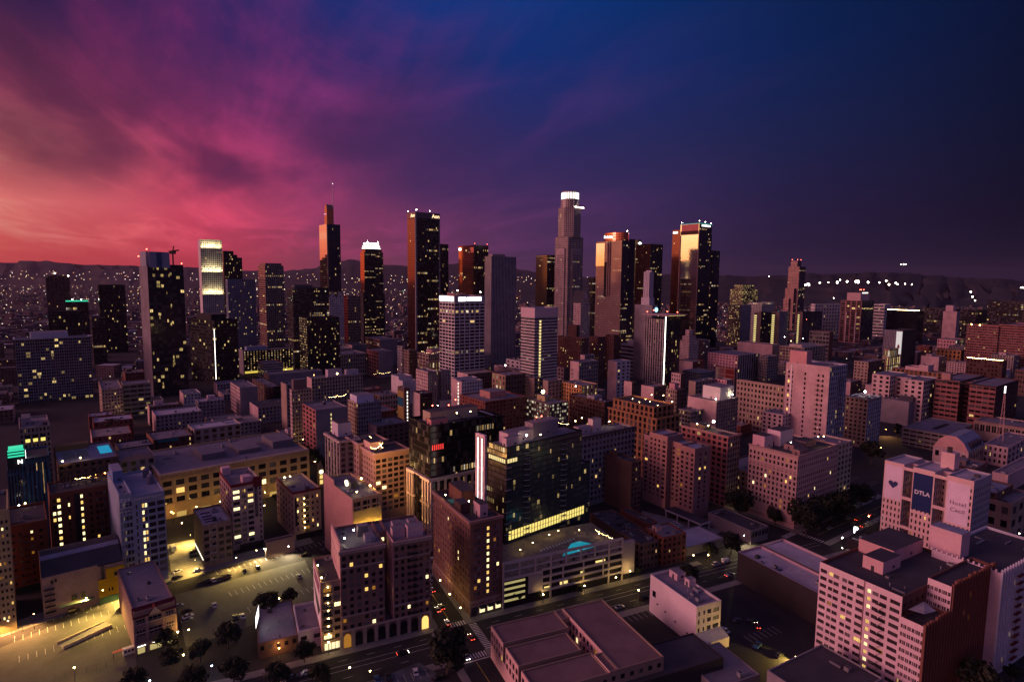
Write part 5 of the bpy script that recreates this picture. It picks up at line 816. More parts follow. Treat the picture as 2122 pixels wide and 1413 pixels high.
DIM = {'resi_left': (41.1,27.3,162.2), 'white_line': (33.0,74.2,90.1), 'curved_white': (42.2,28.8,228.7), 'stepped_black': (40.9,16.0,210.7), 'haze_glass': (49.2,18.9,145.4), 'striped_tower': (32.5,46.4,173.6), 'wide_dark': (60.2,32.3,133.5), 'dark_hotel': (48.0,35.1,93.4), 'sail_tower': (28.0,47.4,260.7), 'crown_tower': (44.9,22.1,213.0), 'gable_white': (28.2,10.0,111.7), 'red_side': (26.9,21.7,115.0), 'black_slab': (45.8,30.2,260.3), 'black_twin': (36.0,27.6,227.5), 'copper_twin': (33.2,55.9,215.7), 'grey_stripes': (48.0,18.2,186.1), 'white_grid': (46.3,37.8,128.9), 'gold_bands': (20.6,36.3,201.5), 'round_crown': (39.8,38.0,234.3), 'gable_tower': (35.7,12.0,116.1), 'drum_tower': (32.9,62.7,221.2), 'orange_top': (36.6,37.1,222.8), 'flag_sign': (9.5,11.2,245.3), 'mirror_tower': (45.1,48.0,274.1), 'mirror_wing': (20.0,20.4,264.0), 'mirror_low': (27.7,20.0,219.6), 'dark_left_gas': (20.0,15.6,157.6), 'antenna_base': (12.0,34.5,114.5), 'canopy_apts': (32.3,35.7,99.5), 'pink_office': (35.9,26.2,117.8), 'banded_office': (98.8,44.3,50.6), 'deco_tower': (27.4,21.8,46.6), 'right_tower': (70.4,50.4,107.7), 'la_tower': (40.4,35.5,201.3), 'round_gold': (76.8,40.1,130.6), 'twin_grey': (42.1,33.6,98.2), 'white_windows': (59.7,36.8,100.4), 'slab_a': (41.0,16.2,87.9), 'slab_b': (36.0,17.6,88.8), 'slab_c': (87.3,11.2,87.8), 'long_white': (89.5,13.5,95.0), 'grid_low': (16.5,38.3,56.7), 'left_dark_tower': (56.0,45.0,144.9), 'left_green_roof': (46.1,40.0,85.8), 'left_slab': (43.0,35.0,132.2), 'left_brown': (19.0,40.0,79.1), 'left_grey': (40.9,40.0,95.3), 'white_frame': (71.7,30.0,75.0), 'brick_hotel_far': (18.0,60.9,34.0), 'far_garage': (25.3,23.9,35.2), 'white_side': (18.1,45.3,31.6), 'punched_office': (75.6,28.6,37.0), 'red_cap_garage': (26.9,36.3,24.0), 'pink_pair': (51.9,106.9,34.0), 'long_grey': (56.5,15.3,45.0), 'slim_pink': (17.9,6.0,50.0), 'slim_tan': (14.0,18.0,47.0), 'bluegrey_block': (12.8,75.8,26.0), 'flat_low': (72.4,27.1,20.0), 'grey_blank': (26.3,33.0,45.0), 'white_box_roof': (21.7,23.2,42.0), 'beige_stripes': (32.5,61.7,46.0), 'red_lofts': (23.4,43.5,40.0), 'white_slim': (4.5,16.5,50.0), 'slim_neighbor': (12.8,20.1,46.0), 'roof_garden': (38.5,34.3,43.0), 'arch_block': (23.9,9.7,37.0), 'twin_stone_a': (12.4,26.5,52.0), 'twin_stone_b': (12.2,5.9,52.0), 'cream_seven': (27.8,20.8,37.0), 'white_blank': (26.0,20.4,46.0), 'white_low': (17.9,31.0,32.0), 'mural_hotel': (6.2,14.8,42.0), 'mural_hotel_wing': (14.1,16.0,38.0), 'yellow_wall': (21.5,22.9,26.0), 'grey_step': (22.1,42.2,35.0), 'lit_court': (43.0,17.8,20.0), 'low_roof_mid': (31.2,27.3,24.0), 'brick_long': (45.2,41.1,45.0), 'lit_lofts': (22.8,32.1,43.0), 'red_terrace': (11.6,47.4,40.0), 'yellow_cornice': (24.0,31.0,41.0), 'tan_small': (20.7,8.5,43.0), 'arch_top': (28.9,26.6,41.0), 'dusky_small': (12.4,15.3,37.0), 'letter_block': (34.4,16.8,46.0), 'perf_white': (24.8,15.2,50.0), 'scaffolded': (10.1,10.2,46.0), 'thin_red': (11.6,9.3,44.0), 'grey_hump': (30.5,18.2,42.0), 'white_row': (12.9,37.8,28.0), 'biltmore_a': (15.0,47.6,70.8), 'biltmore_b': (15.4,17.5,69.4), 'biltmore_c': (15.7,17.8,68.2), 'pink_lit_roof': (11.5,32.9,41.0), 'grey_mid': (17.3,26.1,39.0), 'white_shops': (13.4,33.7,32.0), 'pink_shops': (15.1,19.5,30.0), 'pink_wall_low': (8.2,48.0,30.0), 'blank_stage': (18.1,16.1,46.0), 'stage_small': (5.3,11.1,44.0), 'sign_tower': (6.8,12.9,46.0), 'sign_tower_low': (15.9,14.1,38.0), 'orange_wall': (34.6,9.0,41.0), 'pink_hall': (31.7,29.0,50.0), 'grey_classical': (24.5,12.3,41.0), 'red_grid': (5.5,28.5,36.0), 'white_cube': (13.2,14.9,41.0), 'perforated_pink': (60.9,52.7,40.0), 'classic_right': (4.4,51.4,50.0), 'gallery_white': (22.1,18.7,38.0), 'brown_house': (30.7,15.5,46.0), 'tall_pink': (30.9,37.1,82.0), 'grey_corner': (29.3,19.3,45.6), 'lowgrey_right': (34.2,26.7,26.0), 'pink_u': (41.4,50.6,48.0), 'brown_hotel': (78.1,52.1,49.0), 'lit_roof': (74.4,43.1,42.0), 'white_hall': (24.5,70.2,38.0), 'stone_mid': (31.2,14.0,38.0), 'tan_right': (54.7,18.9,40.0), 'theatre_glow': (41.6,9.2,42.0), 'white_stepped': (20.0,27.2,38.0), 'yellow_block': (15.8,36.4,36.0), 'white_church': (52.5,29.9,44.0), 'long_roof': (20.0,65.0,34.0), 'dark_office': (35.6,73.4,84.0), 'dark_office_b': (32.8,82.9,79.5), 'pale_cube': (21.7,28.4,85.3), 'dark_stripes': (90.9,36.8,83.0), 'banded_right': (105.0,100.3,108.4), 'red_government': (30.0,44.2,81.6), 'red_government_b': (88.9,53.6,85.0), 'logo_office': (60.1,28.9,72.6), 'white_small_r': (42.4,27.8,92.7), 'light_roof_r': (23.0,44.4,38.0), 'blue_sign_bldg': (54.8,14.2,36.0), 'parking_right': (69.5,34.4,17.0), 'barrel_hall': (40.0,24.7,15.0), 'ornate_right': (69.6,16.3,17.0), 'cornice_right': (40.2,40.7,18.0), 'right_edge_a': (28.3,12.0,28.0), 'right_edge_b': (35.2,12.0,24.0), 'right_edge_c': (66.9,9.4,14.0), 'loft_front': (51.0,38.4,40.0), 'gothic_right': (48.5,23.8,42.0), 'banner_hotel': (22.7,43.0,50.0), 'corner_hotel': (49.1,32.7,45.9), 'corner_hotel_annex': (19.9,20.0,42.0), 'white_small': (13.2,30.1,17.7), 'brick_corner': (16.2,44.2,43.5), 'twin_hotel': (37.4,24.3,41.7), 'mural_side': (8.8,24.0,29.2), 'low_white_corner': (9.2,22.0,8.0), 'low_dark_corner': (14.9,30.0,6.5), 'brown_lofts': (51.3,42.5,14.0), 'navy_roof': (45.1,17.5,9.0), 'flat_grey_low': (20.5,21.6,5.0), 'front_right_low': (31.9,22.7,13.0), 'black_warehouse': (33.1,46.2,15.0), 'small_lot_shop': (15.8,10.4,6.0), 'glass_podium_tower': (42.5,25.1,70.6), 'glass_balcony_tower': (56.1,15.9,66.1), 'cornice_stone': (23.5,20.9,44.0), 'cornice_stone_b': (20.0,20.1,46.0), 'pilaster_bank': (14.0,26.5,47.0), 'lit_frieze': (15.5,41.2,40.0), 'red_trim_a': (15.8,33.8,27.7), 'red_trim_b': (16.0,30.1,36.9), 'low_fire_block': (13.7,27.3,22.8), 'wedge_hall': (15.1,4.0,9.0), 'long_cream_front': (92.2,62.0,29.1), 'store_back_a': (34.7,22.0,32.0), 'store_back_b': (26.3,30.0,30.0), 'store_back_c': (20.4,22.0,32.0), 'store_gable': (19.4,28.0,35.0), 'blue_letters': (18.8,44.0,47.3), 'gable_shop': (14.6,46.0,17.9), 'barrel_theatre': (30.4,34.0,18.5), 'orange_block': (16.4,30.0,33.5), 'edge_cream': (7.4,30.0,53.1), 'two_tone': (29.3,22.0,40.0), 'pool_roof_block': (29.9,45.0,40.0), 'green_clock': (18.2,25.0,52.0), 'arch_white': (14.3,35.0,60.0), 'gold_cornice': (27.6,49.1,48.0), 'pool_hotel': (14.3,37.2,48.0), 'long_hotel': (57.1,15.6,48.0), 'pink_block': (15.5,43.1,46.2), 'brown_wedge': (8.9,46.2,34.3), 'painted_shop': (15.2,31.7,8.0), 'garage_side_shop': (11.9,16.9,14.2), 'brick_four': (15.7,14.8,15.9), 'roofs_behind': (16.1,33.8,9.0), 'dark_shed': (7.3,24.9,8.0), 'motel_deck': (28.7,19.3,5.0)}

def at(k): return BLD[k], DIM[k]
# ------------------------------------------------------------------ ground, streets, car parks
asph = pmat('asphalt', (.030, .029, .031), .9, var=.35, scale=.06, fine=.25)
asph2 = pmat('asphalt_worn', (.10, .095, .085), .9, var=.3, scale=.10, fine=.3)
conc = pmat('concrete_paving', (.22, .205, .19), .9, var=.25, scale=.2, fine=.2)
soil = pmat('city_ground', (.034, .03, .032), .95, var=.5, scale=.03, fine=.2)
paint = pmat('road_paint', (.55, .53, .5), .8, var=.3, scale=.8)
ypaint = pmat('yellow_paint', (.55, .40, .06), .8, var=.3, scale=.8)
b = MB(); S_ = 30000; b.face([(-S_, -600, 0), (S_, -600, 0), (S_, S_, 0), (-S_, S_, 0)], soil)
tag(b.build('ground'), kind='structure')
C0 = Vector((-34., 245.2)); g0 = R(25.5); v0 = Vector((cos(g0), sin(g0))); u0 = Vector((-sin(g0), cos(g0)))
def Q(a, c, z): p = C0+v0*a+u0*c; return (p.x, p.y, z)
def strip(b, a0, a1, c0, c1, z, m, fr=None):
    f_ = fr or Q
    b.face([f_(a0, c0, z), f_(a1, c0, z), f_(a1, c1, z), f_(a0, c1, z)], m)
def slab(b, a0, a1, c0, c1, z, m, fr=None):
    f_ = fr or Q; k = [(a0, c0), (a1, c0), (a1, c1), (a0, c1)]
    b.face([f_(*p, z) for p in k], m)
    for i in range(4): p, q = k[i], k[(i+1) % 4]; b.face([f_(*p, 0), f_(*q, 0), f_(*q, z), f_(*p, z)], m)
b = MB(); strip(b, -170, 250, -24, -4, .004, asph); strip(b, 3.2, 15.4, -4, 150, .004, asph); strip(b, 3.2, 15.4, -110, -24, .004, asph)
tag(b.build('road'), kind='structure')
b = MB()
for a0, a1, c0, c1 in ((-170, 3.2, -4, 0), (0, 3.2, 0, 140), (15.4, 150, -4, 0), (15.4, 18.6, 0, 140), (-120, 3.2, -28, -24), (15.4, 240, -28, -24), (0, 3.2, -110, -28), (15.4, 18.6, -110, -28)): slab(b, a0, a1, c0, c1, .14, conc)
tag(b.build('sidewalk'), kind='structure')
b = MB()
for i in range(10):
    a = 3.7+i*1.2; strip(b, a, a+.6, -3.8, -.4, .008, paint); strip(b, a, a+.6, -27.8, -24.4, .008, paint)
for i in range(16): c = -23.6+i*1.22; strip(b, 15.9, 19.3, c, c+.6, .008, paint); strip(b, -1., 2.2, c, c+.6, .008, paint)
for c in (-10.5, -13.5):
    for rng in ((-150, -4), (22, 230)): strip(b, *rng, c, c+.16, .008, paint)
for i in range(34):
    a = -150+i*11
    if not -6 < a < 20: strip(b, a, a+3.4, -7.4, -7.25, .008, paint); strip(b, a, a+3.4, -18.4, -18.25, .008, paint)
for i in range(14): a = -60-i*3.2; strip(b, a, a+.25, -13.3, -10.6, .008, paint)
strip(b, 3.4, 15.2, -29.2, -28.6, .008, paint); strip(b, 9.2, 9.4, -100, -30, .008, ypaint); strip(b, 9.2, 9.4, 4, 140, .008, ypaint)
tag(b.build('road_markings'), kind='structure')
# second street crossing, by the pink corner hotel
H0 = Vector((173.6, 352.8)); g1 = R(35.5); v1 = Vector((cos(g1), sin(g1))); u1 = Vector((-sin(g1), cos(g1)))
def Q1(a, c, z): p = H0+v1*a+u1*c; return (p.x, p.y, z)
b = MB(); strip(b, -70, 160, -20, -5, .006, asph, Q1); strip(b, -16, -4, -5, 120, .006, asph, Q1); tag(b.build('road'), kind='structure')
b = MB(); slab(b, -4, 110, -5, 0, .14, conc, Q1); slab(b, -4, 0, 0, 100, .14, conc, Q1); slab(b, -4, 140, -24, -20, .14, conc, Q1); tag(b.build('sidewalk'), kind='structure')
b = MB()
for i in range(9): strip(b, -15.5+i*1.25, -14.9+i*1.25, -4.6, -1., .01, paint, Q1); strip(b, -3.8, -.6, -19+i*1.6, -18.3+i*1.6, .01, paint, Q1)
strip(b, 4, 150, -12.6, -12.4, .01, ypaint, Q1); tag(b.build('road_markings'), kind='structure')

def lot(name, poly, m, z=.012, lines=None, pm=None):
    b = MB(); b.face([(x, y, z) for x, y in poly], m); o = b.build(name); tag(o, kind='structure')
    if lines:
        b = MB()
        for (o_, d, n, step, ln) in lines:
            d = Vector(d).normalized(); e = Vector((-d.y, d.x)); o_ = Vector(o_)
            for i in range(n):
                p = o_+d*step*i; q = p+e*ln; w_ = d*.07
                b.face([(*(p-w_), z+.006), (*(p+w_), z+.006), (*(q+w_), z+.006), (*(q-w_), z+.006)], pm or paint)
        tag(b.build('parking_lines'), kind='structure')
lot('parking_lot', [(-211.8, 217.5), (-160.8, 186.6), (-141.5, 213.8), (-179.9, 271.0)], asph2, lines=[((-202.9, 231.7), (.77, .64), 22, 2.7, 5.), ((-200.9, 245.6), (.77, .64), 14, 2.7, 5.), ((-190.4, 218.8), (.77, .64), 14, 2.7, 5.)], pm=paint)
lot('parking_lot', [(-158.5, 269.7), (-131.5, 229.7), (-111.7, 245.1), (-88.6, 269.8), (-109.4, 306.2)], asph2, lines=[((-147.7, 289.6), (.77, .64), 22, 2.7, 5.), ((-116.3, 255.6), (.77, .64), 12, 2.7, 5.), ((-131.2, 269.0), (.77, .64), 16, 2.7, 5.)])
lot('service_yard', [(-192.8, 323.0), (-166.0, 281.4), (-154.9, 290.4), (-181.2, 330.8)], pmat('yard_concrete', (.30, .28, .24), .9, var=.25, scale=.2), lines=[((-166.6, 286.7), (-.64, .77), 9, 2.7, 4.8), ((-158.4, 291.3), (-.64, .77), 9, 2.7, 4.8)], pm=paint)
lot('alley', [(-217.6, 228.2), (-224.0, 235.3), (-187.0, 281.4), (-117.5, 336.4), (-111.8, 327.5), (-179.9, 271.0)], conc, z=.02)
lot('parking_lot', [(-61.6, 202.3), (-35.3, 221.4), (-27.4, 214.9), (-20.8, 195.6)], pmat('lot_blue', (.075, .085, .10), .9, var=.4, scale=.2), z=.15, lines=[((-47.7, 210.4), (.9, .42), 7, 2.8, -5.)])
lot('parking_lot', [Q1(62, 2, 0)[:2], Q1(62, 70, 0)[:2], Q1(150, 80, 0)[:2], Q1(150, 2, 0)[:2]], asph, lines=[(Q1(66, y_, 0)[:2], v1, 26, 2.9, 5.) for y_ in (10, 24, 38, 52)])
lot('parking_lot', [(101.5, 282.9), (125.4, 251.8), (118.0, 215.9), (88.4, 232.0), (53.4, 256.2), (65.4, 265.7)], asph, z=.010, lines=[((102.4, 237.2), (.9, .42), 7, 2.8, 5.), ((52.3, 250.4), (.9, .42), 8, 2.8, 5.)])
lot('motor_court', [(86.6, 380.4), (117.7, 357.8), (130.8, 351.0), (106.3, 330.3), (75.4, 328.3)], pmat('court_concrete', (.16, .16, .165), .9, var=.25, scale=.1), z=.02)

# ------------------------------------------------------------------ hills, far city and its lights
def ridge(name, D, prof, depth, m, seed):
    r = random.Random(seed); b = MB(); n = len(prof); rows = []
    off = [[r.uniform(-1, 1) for _ in range(n)] for _ in range(7)]
    for j, (t, hh) in enumerate([(-1, 0), (-.75, .16), (-.5, .36), (-.25, .68), (0, 1.), (.4, .7), (1., 0)]):
        row = []
        for i, (x, zt) in enumerate(prof):
            k = (D+t*depth)/D; z = max(0, zt*hh*(1+.16*off[j][i]*(0 if j in (0, 4, 6) else 1))); row.append((x*k, D+t*depth+off[j][i]*depth*.05*(j not in (0, 6)), z-.5 if j in (0, 6) else z))
        rows.append(row)
    me = bpy.data.meshes.new(name); me.from_pydata([p for w_ in rows for p in w_], [], [(j*n+i, j*n+i+1, (j+1)*n+i+1, (j+1)*n+i) for j in range(6) for i in range(n-1)])
    me.materials.append(m); o = link(name, me); tag(o, kind='structure')
    for p in o.data.polygons: p.use_smooth = True
hillm = pmat('hill_scrub', (.030, .027, .03), .95, var=.5, scale=.004)
ridge('hills', 11000, [(-10420,334),(-10340,339),(-10261,335),(-10181,342),(-10101,346),(-10022,341),(-9944,332),(-9864,337),(-9785,340),(-9704,353),(-9625,349),(-9545,357),(-9466,361),(-9386,365),(-9307,367),(-9228,358),(-9148,366),(-9069,373),(-8989,379),(-8908,398),(-8829,402),(-8750,395),(-8671,393),(-8592,391),(-8513,390),(-8432,407),(-8354,396),(-8275,383),(-8197,372),(-8118,365),(-8040,345),(-7960,353),(-7882,336),(-7803,337),(-7723,343),(-7643,348),(-7565,336),(-7485,342),(-7406,336),(-7327,336),(-7247,341),(-7168,340),(-7089,334),(-7010,335),(-6930,338),(-6851,332),(-6773,319),(-6693,333),(-6613,332),(-6535,319),(-6455,326),(-6376,320),(-6297,320),(-6217,322),(-6139,307),(-6059,323),(-5980,318),(-5900,321),(-5821,311),(-5742,318),(-5663,315),(-5584,306),(-5504,314),(-5425,308),(-5346,300),(-5266,316),(-5187,316),(-5108,307),(-5029,282),(-4950,271),(-4871,265),(-4792,264),(-4712,271),(-4633,269),(-4553,278),(-4474,265),(-4395,262),(-4316,262),(-4236,267),(-4157,264),(-4077,291),(-3998,292),(-3918,285),(-3839,296),(-3759,311),(-3680,312),(-3600,337),(-3520,352),(-3440,384),(-3361,407),(-3281,423),(-3201,445),(-3122,455),(-3043,458),(-2963,486),(-2884,486),(-2805,467),(-2726,454),(-2647,433),(-2568,433),(-2489,426),(-2410,422),(-2331,395),(-2251,400),(-2172,398),(-2093,395),(-2014,388),(-1934,380),(-1855,365),(-1776,382),(-1697,390),(-1617,386),(-1538,397),(-1459,387),(-1380,411),(-1300,408),(-1221,409),(-1142,425),(-1063,425),(-983,447),(-904,445),(-825,434),(-746,435),(-666,420),(-587,416),(-508,396),(-429,390),(-349,390),(-270,393),(-191,382),(-111,375),(-32,369),(47,361),(127,335),(206,335),(286,325),(365,297),(445,296),(524,277),(604,280),(683,260),(763,256),(842,244),(922,239),(1001,240),(1080,244),(1160,236),(1240,218),(1319,213),(1399,207),(1478,215),(1558,204),(1637,196),(1717,195)], 3000, hillm, 3)
ridge('hills', 5600, [(80,101),(120,108),(161,112),(201,121),(241,128),(282,131),(322,132),(362,140),(403,147),(443,159),(483,161),(524,169),(564,175),(604,181),(645,185),(685,181),(725,185),(766,187),(806,190),(846,199),(887,200),(927,199),(967,200),(1008,202),(1048,203),(1088,213),(1129,209),(1169,209),(1209,213),(1250,218),(1290,216),(1330,221),(1371,214),(1411,216),(1451,222),(1492,226),(1532,217),(1573,218),(1613,213),(1654,211),(1694,212),(1735,211),(1775,209),(1815,211),(1856,214),(1896,213),(1937,208),(1977,216),(2017,215),(2058,208),(2098,211),(2139,207),(2179,207),(2219,208),(2260,202),(2300,212),(2340,211),(2381,215),(2421,213),(2461,218),(2502,219),(2542,218),(2582,226),(2622,227),(2663,227),(2702,239),(2742,243),(2783,240),(2824,233),(2864,233),(2904,236),(2945,234),(2985,237),(3025,238),(3065,246),(3106,243),(3146,243),(3186,244),(3227,248),(3267,247),(3307,259),(3347,257),(3388,251),(3428,254),(3468,259),(3509,255),(3549,257),(3590,252),(3630,255),(3670,253),(3711,247),(3751,247),(3792,242),(3833,233),(3873,236),(3914,237),(3954,234),(3995,229),(4036,220),(4076,222),(4117,219),(4157,220),(4199,210),(4239,215),(4279,216),(4319,217),(4360,215),(4400,213),(4441,207),(4481,211),(4522,210),(4563,203),(4603,204),(4645,193),(4684,201),(4725,194),(4766,190),(4806,193),(4847,186),(4887,190),(4928,192),(4968,189),(5008,192),(5049,187),(5090,188),(5131,180),(5171,180),(5211,182),(5251,186)], 1700, hillm, 5)
rr = random.Random(21); b = MB(); dm = fmat('distant'); drs = [rmat('grey'), rmat('pale'), rmat('brown'), rmat('tan')]
def clear(x, y):
    return all(abs(x-o.location.x-10) > 60 or abs(y-o.location.y-20) > 60 for o in BLD.values())
cnt = 0
while cnt < 5200:
    y = 800*math.exp(rr.random()*2.35); x = rr.uniform(-.95, .95)*y
    if y < 1050 and abs(x) < 500: continue
    if y < 2300 and not clear(x, y): continue
    a, c = rr.uniform(9, 30), rr.uniform(9, 26); h = rr.choice([4, 4, 5, 6, 6, 7, 8, 9, 11, 14, 18] + ([26, 40] if rr.random() < .12 else []))
    if x > .45*y and y > 3200: h *= .6
    ang = R(rr.choice([37, 37, 37, 0, 10])); ca, sa = cos(ang), sin(ang)
    pts = [(x+p*ca-q*sa, y+p*sa+q*ca) for p, q in ((0, 0), (a, 0), (a, c), (0, c))]
    b.prism(pts, 0, h, dm, rr.choice(drs), .28, (0, h/3.6)); cnt += 1
tag(b.build('distant_city'), kind='stuff')
b = MB(); lm = [emat('far_light_warm', (1., .66, .34), 5), emat('far_light_white', (1., .86, .72), 6), emat('far_light_pink', (1., .62, .55), 3), emat('far_light_amber', (1., .5, .14), 5), emat('far_light_green', (.3, 1., .6), 2.5), emat('far_light_bright', (1., .88, .66), 26)]
for i in range(2100):
    y = 900*math.exp(rr.random()**.75*2.35); x = rr.uniform(-.92, .92)*y
    if x > .42*y and rr.random() < .55: continue
    if y < 2300 and not clear(x, y): continue
    s = y*rr.choice([.0003, .00035, .0004, .00045, .0006]); m = rr.choice([lm[0], lm[0], lm[0], lm[1], lm[1], lm[2], lm[2], lm[3], lm[4] if rr.random() < .3 else lm[0]])
    b.ball((x, y, rr.uniform(5, 14)), s, m, 4, 2)
for px_, py_, pz_, s in [(1898.2,3900.0,137.2,5.5),(1915.5,3900.0,144.0,7),(1922.5,3900.0,137.4,5),(1991.4,3900.0,153.6,4.5),(2047.4,3900.0,156.4,3),(2104.9,3900.0,157.0,7),(2121.6,3900.0,172.6,4),(2167.8,3900.0,163.0,6),(2226.2,3900.0,162.7,8),(2239.3,3900.0,163.8,8),(2240.2,3900.0,160.6,8),(2304.1,3900.0,159.7,6),(2377.5,3900.0,158.1,4.5),(2421.2,3900.0,170.5,5),(2440.5,3900.0,146.9,5.5),(2483.6,3900.0,156.9,5),(2496.2,3900.0,149.1,3.5),(2543.8,3900.0,152.0,3.5),(2587.9,3900.0,148.5,3),(2510.3,3900.0,276.6,3),(3238.7,5000.0,312.5,4),(2538.0,3900.0,277.7,3),(1658.5,3900.0,191.8,2.5),(2087.7,3900.0,55.6,3),(3298.6,3900.0,136.3,4),(3310.6,3900.0,136.4,4),(2974.4,3900.0,105.0,5),(2989.2,3900.0,73.3,5),(3007.3,3900.0,49.5,4)]: b.ball((px_, py_, pz_), s, lm[5], 6, 4)
for i in range(190):     # a freeway's string of headlamps climbing away on the right
    t = rr.random(); x, y = 2600+t*1050+rr.uniform(-14, 14)+240*math.sin(t*3), 3000+t*1900; b.ball((x, y, 8+t*18), y*.00055, rr.choice([lm[0], lm[1]]), 4, 2)
for i in range(260):     # houses on the slopes
    x = rr.uniform(-8200, 1500); y = rr.uniform(8400, 9700); b.ball((x, y, 40+(y-8000)*.10), y*.0005, rr.choice(lm[:4]), 4, 2)
tag(b.build('distant_lights'), kind='stuff')

# ------------------------------------------------------------------ trees
leafs = [pmat('foliage_a', (.016, .020, .010), .8, var=.5, scale=.5), pmat('foliage_b', (.024, .028, .013), .8, var=.5, scale=.5), pmat('foliage_c', (.010, .013, .007), .8, var=.5, scale=.5)]
bark = pmat('bark', (.09, .07, .055), .95, var=.3, scale=2.)
def crown_mesh(seed, rx, rz, n, leaf):
    r = random.Random(seed); b = MB(); cl = []
    for i in range(16):
        t, p = r.uniform(0, 2*pi), math.acos(r.uniform(-.75, 1)); k = r.uniform(.45, .95)
        cl.append((Vector((cos(t)*sin(p)*rx*k, sin(t)*sin(p)*rx*k, cos(p)*rz*k)), r.uniform(.30, .5)*rx, r.choice(leafs)))
    cl.append((Vector((0, 0, 0)), rx*.7, leafs[2]))
    for i in range(n):
        c, q, m = r.choice(cl); d = Vector((r.gauss(0, 1), r.gauss(0, 1), r.gauss(0, .8))).normalized()*q*r.uniform(.65, 1.08); p = c+d
        nn = (d.normalized()+Vector((r.uniform(-.7, .7), r.uniform(-.7, .7), r.uniform(-.3, .9)))).normalized(); a = nn.orthogonal().normalized(); e = nn.cross(a); s = leaf*r.uniform(.6, 1.3)
        b.face([p-a*s-e*s*.6, p+a*s-e*s*.5, p+a*s*.7+e*s*.7, p-a*s*.6+e*s*.6], m)
    return b.mesh('crown')
def trunk_mesh(seed, h, r0):
    r = random.Random(seed); b = MB(); b.bar((0, 0, 0), (0, 0, h), r0, bark, 7, r0*.65)
    for i in range(5):
        t = 2*pi*i/5+r.uniform(-.4, .4); b.bar((0, 0, h*.9), (cos(t)*h*.55, sin(t)*h*.55, h*1.55), r0*.45, bark, 5, r0*.15)
    return b.mesh('trunk')
CR_ = [crown_mesh(i, 4., 3.2 if i < 4 else 4.6, 1500, .42) for i in range(5)]; TR_ = [trunk_mesh(i, 3.2, .28) for i in range(2)]
COLM = crown_mesh(9, 2.2, 6.5, 1300, .4)
def tree(x, y, rad, label, z=0, kind=0, group=None):
    t = empty('street_tree', (x, y, z), rnd.uniform(0, 6)); tag(t, label, 'tree', group); k = rad/4.
    link('trunk', rnd.choice(TR_), t).scale = (k, k, k)
    c = link('crown', COLM if kind == 1 else rnd.choice(CR_), t, (0, 0, (6.8 if kind == 1 else 5.9)*k), rnd.uniform(0, 6)); c.scale = (k, k, k)
for x, y, rad, lab, z, kd in [(-23.3,214.8,7.59,'huge dark round tree at the corner of the crossing',0,0),(-107.4,252.0,4.76,'dark round tree at the edge of the striped car park,larger of two',0,0),(-100.8,260.6,3.53,'dark round tree at the edge of the striped car park,smaller of two',0,0),(-80.0,220.7,3.85,'dark street tree before the low white corner shop',0,0),(-84.9,205.2,4.22,'dark street tree at the bottom edge below the lit restaurant front',0,0),(-69.2,205.8,3.89,'dark street tree at the bottom edge beside the blue car park',0,0),(-136.9,225.2,4.26,'leafy tree in front of the gabled shop',0,0),(-129.0,213.9,3.96,'wide dark tree right of the gabled shop on the pavement',0,0),(-120.6,220.1,3.8,'dark tree between the street lamp and the car park exit',0,0),(-113.9,229.0,4.61,'large dark tree behind the low grey roof at lower left',0,0),(-134.7,202.5,3.95,'dark tree at the bottom edge near the pavement of the empty car park',0,0),(-113.7,202.3,4.36,'dark tree at the bottom edge left of the blue lit shop',0,0),(-100.8,206.0,4.66,'broad dark tree at the bottom edge right of the blue lit shop',0,0),(89.5,285.8,4.11,'dark tree behind the narrow white building',0,0),(109.5,313.0,3.73,'small tree before the motel court',0,0),(122.7,318.4,5.23,'dark tree left of the painted low shop with a starry lamp',0,0),(8.2,291.0,3.71,'dark tree before the white garage frame,leftmost',0,0),(3.3,265.9,3.17,'dark tree on the pavement at the foot of the brick corner tower',0,0),(13.5,267.6,2.2,'small tree beside the glowing garage entrance lamp',0,0),(26.3,272.6,1.9,'small pavement tree below the garage openings,left of two',0,0),(33.4,275.0,1.92,'small pavement tree below the garage openings,right of two',0,0),(65.8,292.6,2.04,'small conical tree at the garage exit',0,0),(176.5,344.0,8.48,'dark ficus along the pink corner hotel,nearest its corner',0,0),(189.8,354.4,8.37,'dark ficus along the pink corner hotel,second from its corner',0,0),(203.0,363.4,8.21,'dark ficus along the pink corner hotel,third from its corner',0,0),(215.9,372.7,7.28,'dark ficus along the pink corner hotel,fourth from its corner',0,0),(234.6,387.1,7.16,'dark tree beside the blue canopy in the open car lot',0,0),(165.0,358.9,4.57,'sidewalk tree with lit leaves before the arched hotel base',0,0),(299.9,485.7,8.48,'broad dark tree at the far side of the open car lot',0,0),(377.6,573.0,5.65,'tall dark column shaped tree beside the parking garage',0,1),(146.1,369.1,7.96,'broad dark tree left of the pink corner hotel',0,0),(145.7,405.1,4.99,'dark tree between the pink block and the pool topped hotel',0,0),(-440.0,680.0,3.63,'slim dark conifer before the lit concrete garage',0,1),(-364.5,532.0,8.74,'dark clump tree behind the roof terrace pool',0,0),(-256.8,622.2,4.6,'dark street tree near the green street sign',0,0),(-158.2,468.1,5.77,'dark tree beside the long cream front,nearer',0,0),(-144.4,452.2,5.11,'dark tree beside the small clock tower',0,0),(-166.3,483.3,5.46,'dark tree beside the long cream front,farther',0,0),(-157.1,387.1,2.59,'street tree in the gap between the two red trimmed blocks',0,0),(168.0,199.5,6.97,'dark tree crown at the bottom edge before the white gothic building',0,0),(191.5,212.9,3.06,'dark tree at the bottom right corner',0,0),(272.3,948.9,8.12,'dark trees clump beside the pink stepped tower',0,0),(-213.6,392.3,1.67,'small street tree before the amber shop fronts',0,0)]: tree(x, y, rad, lab, z, kd)

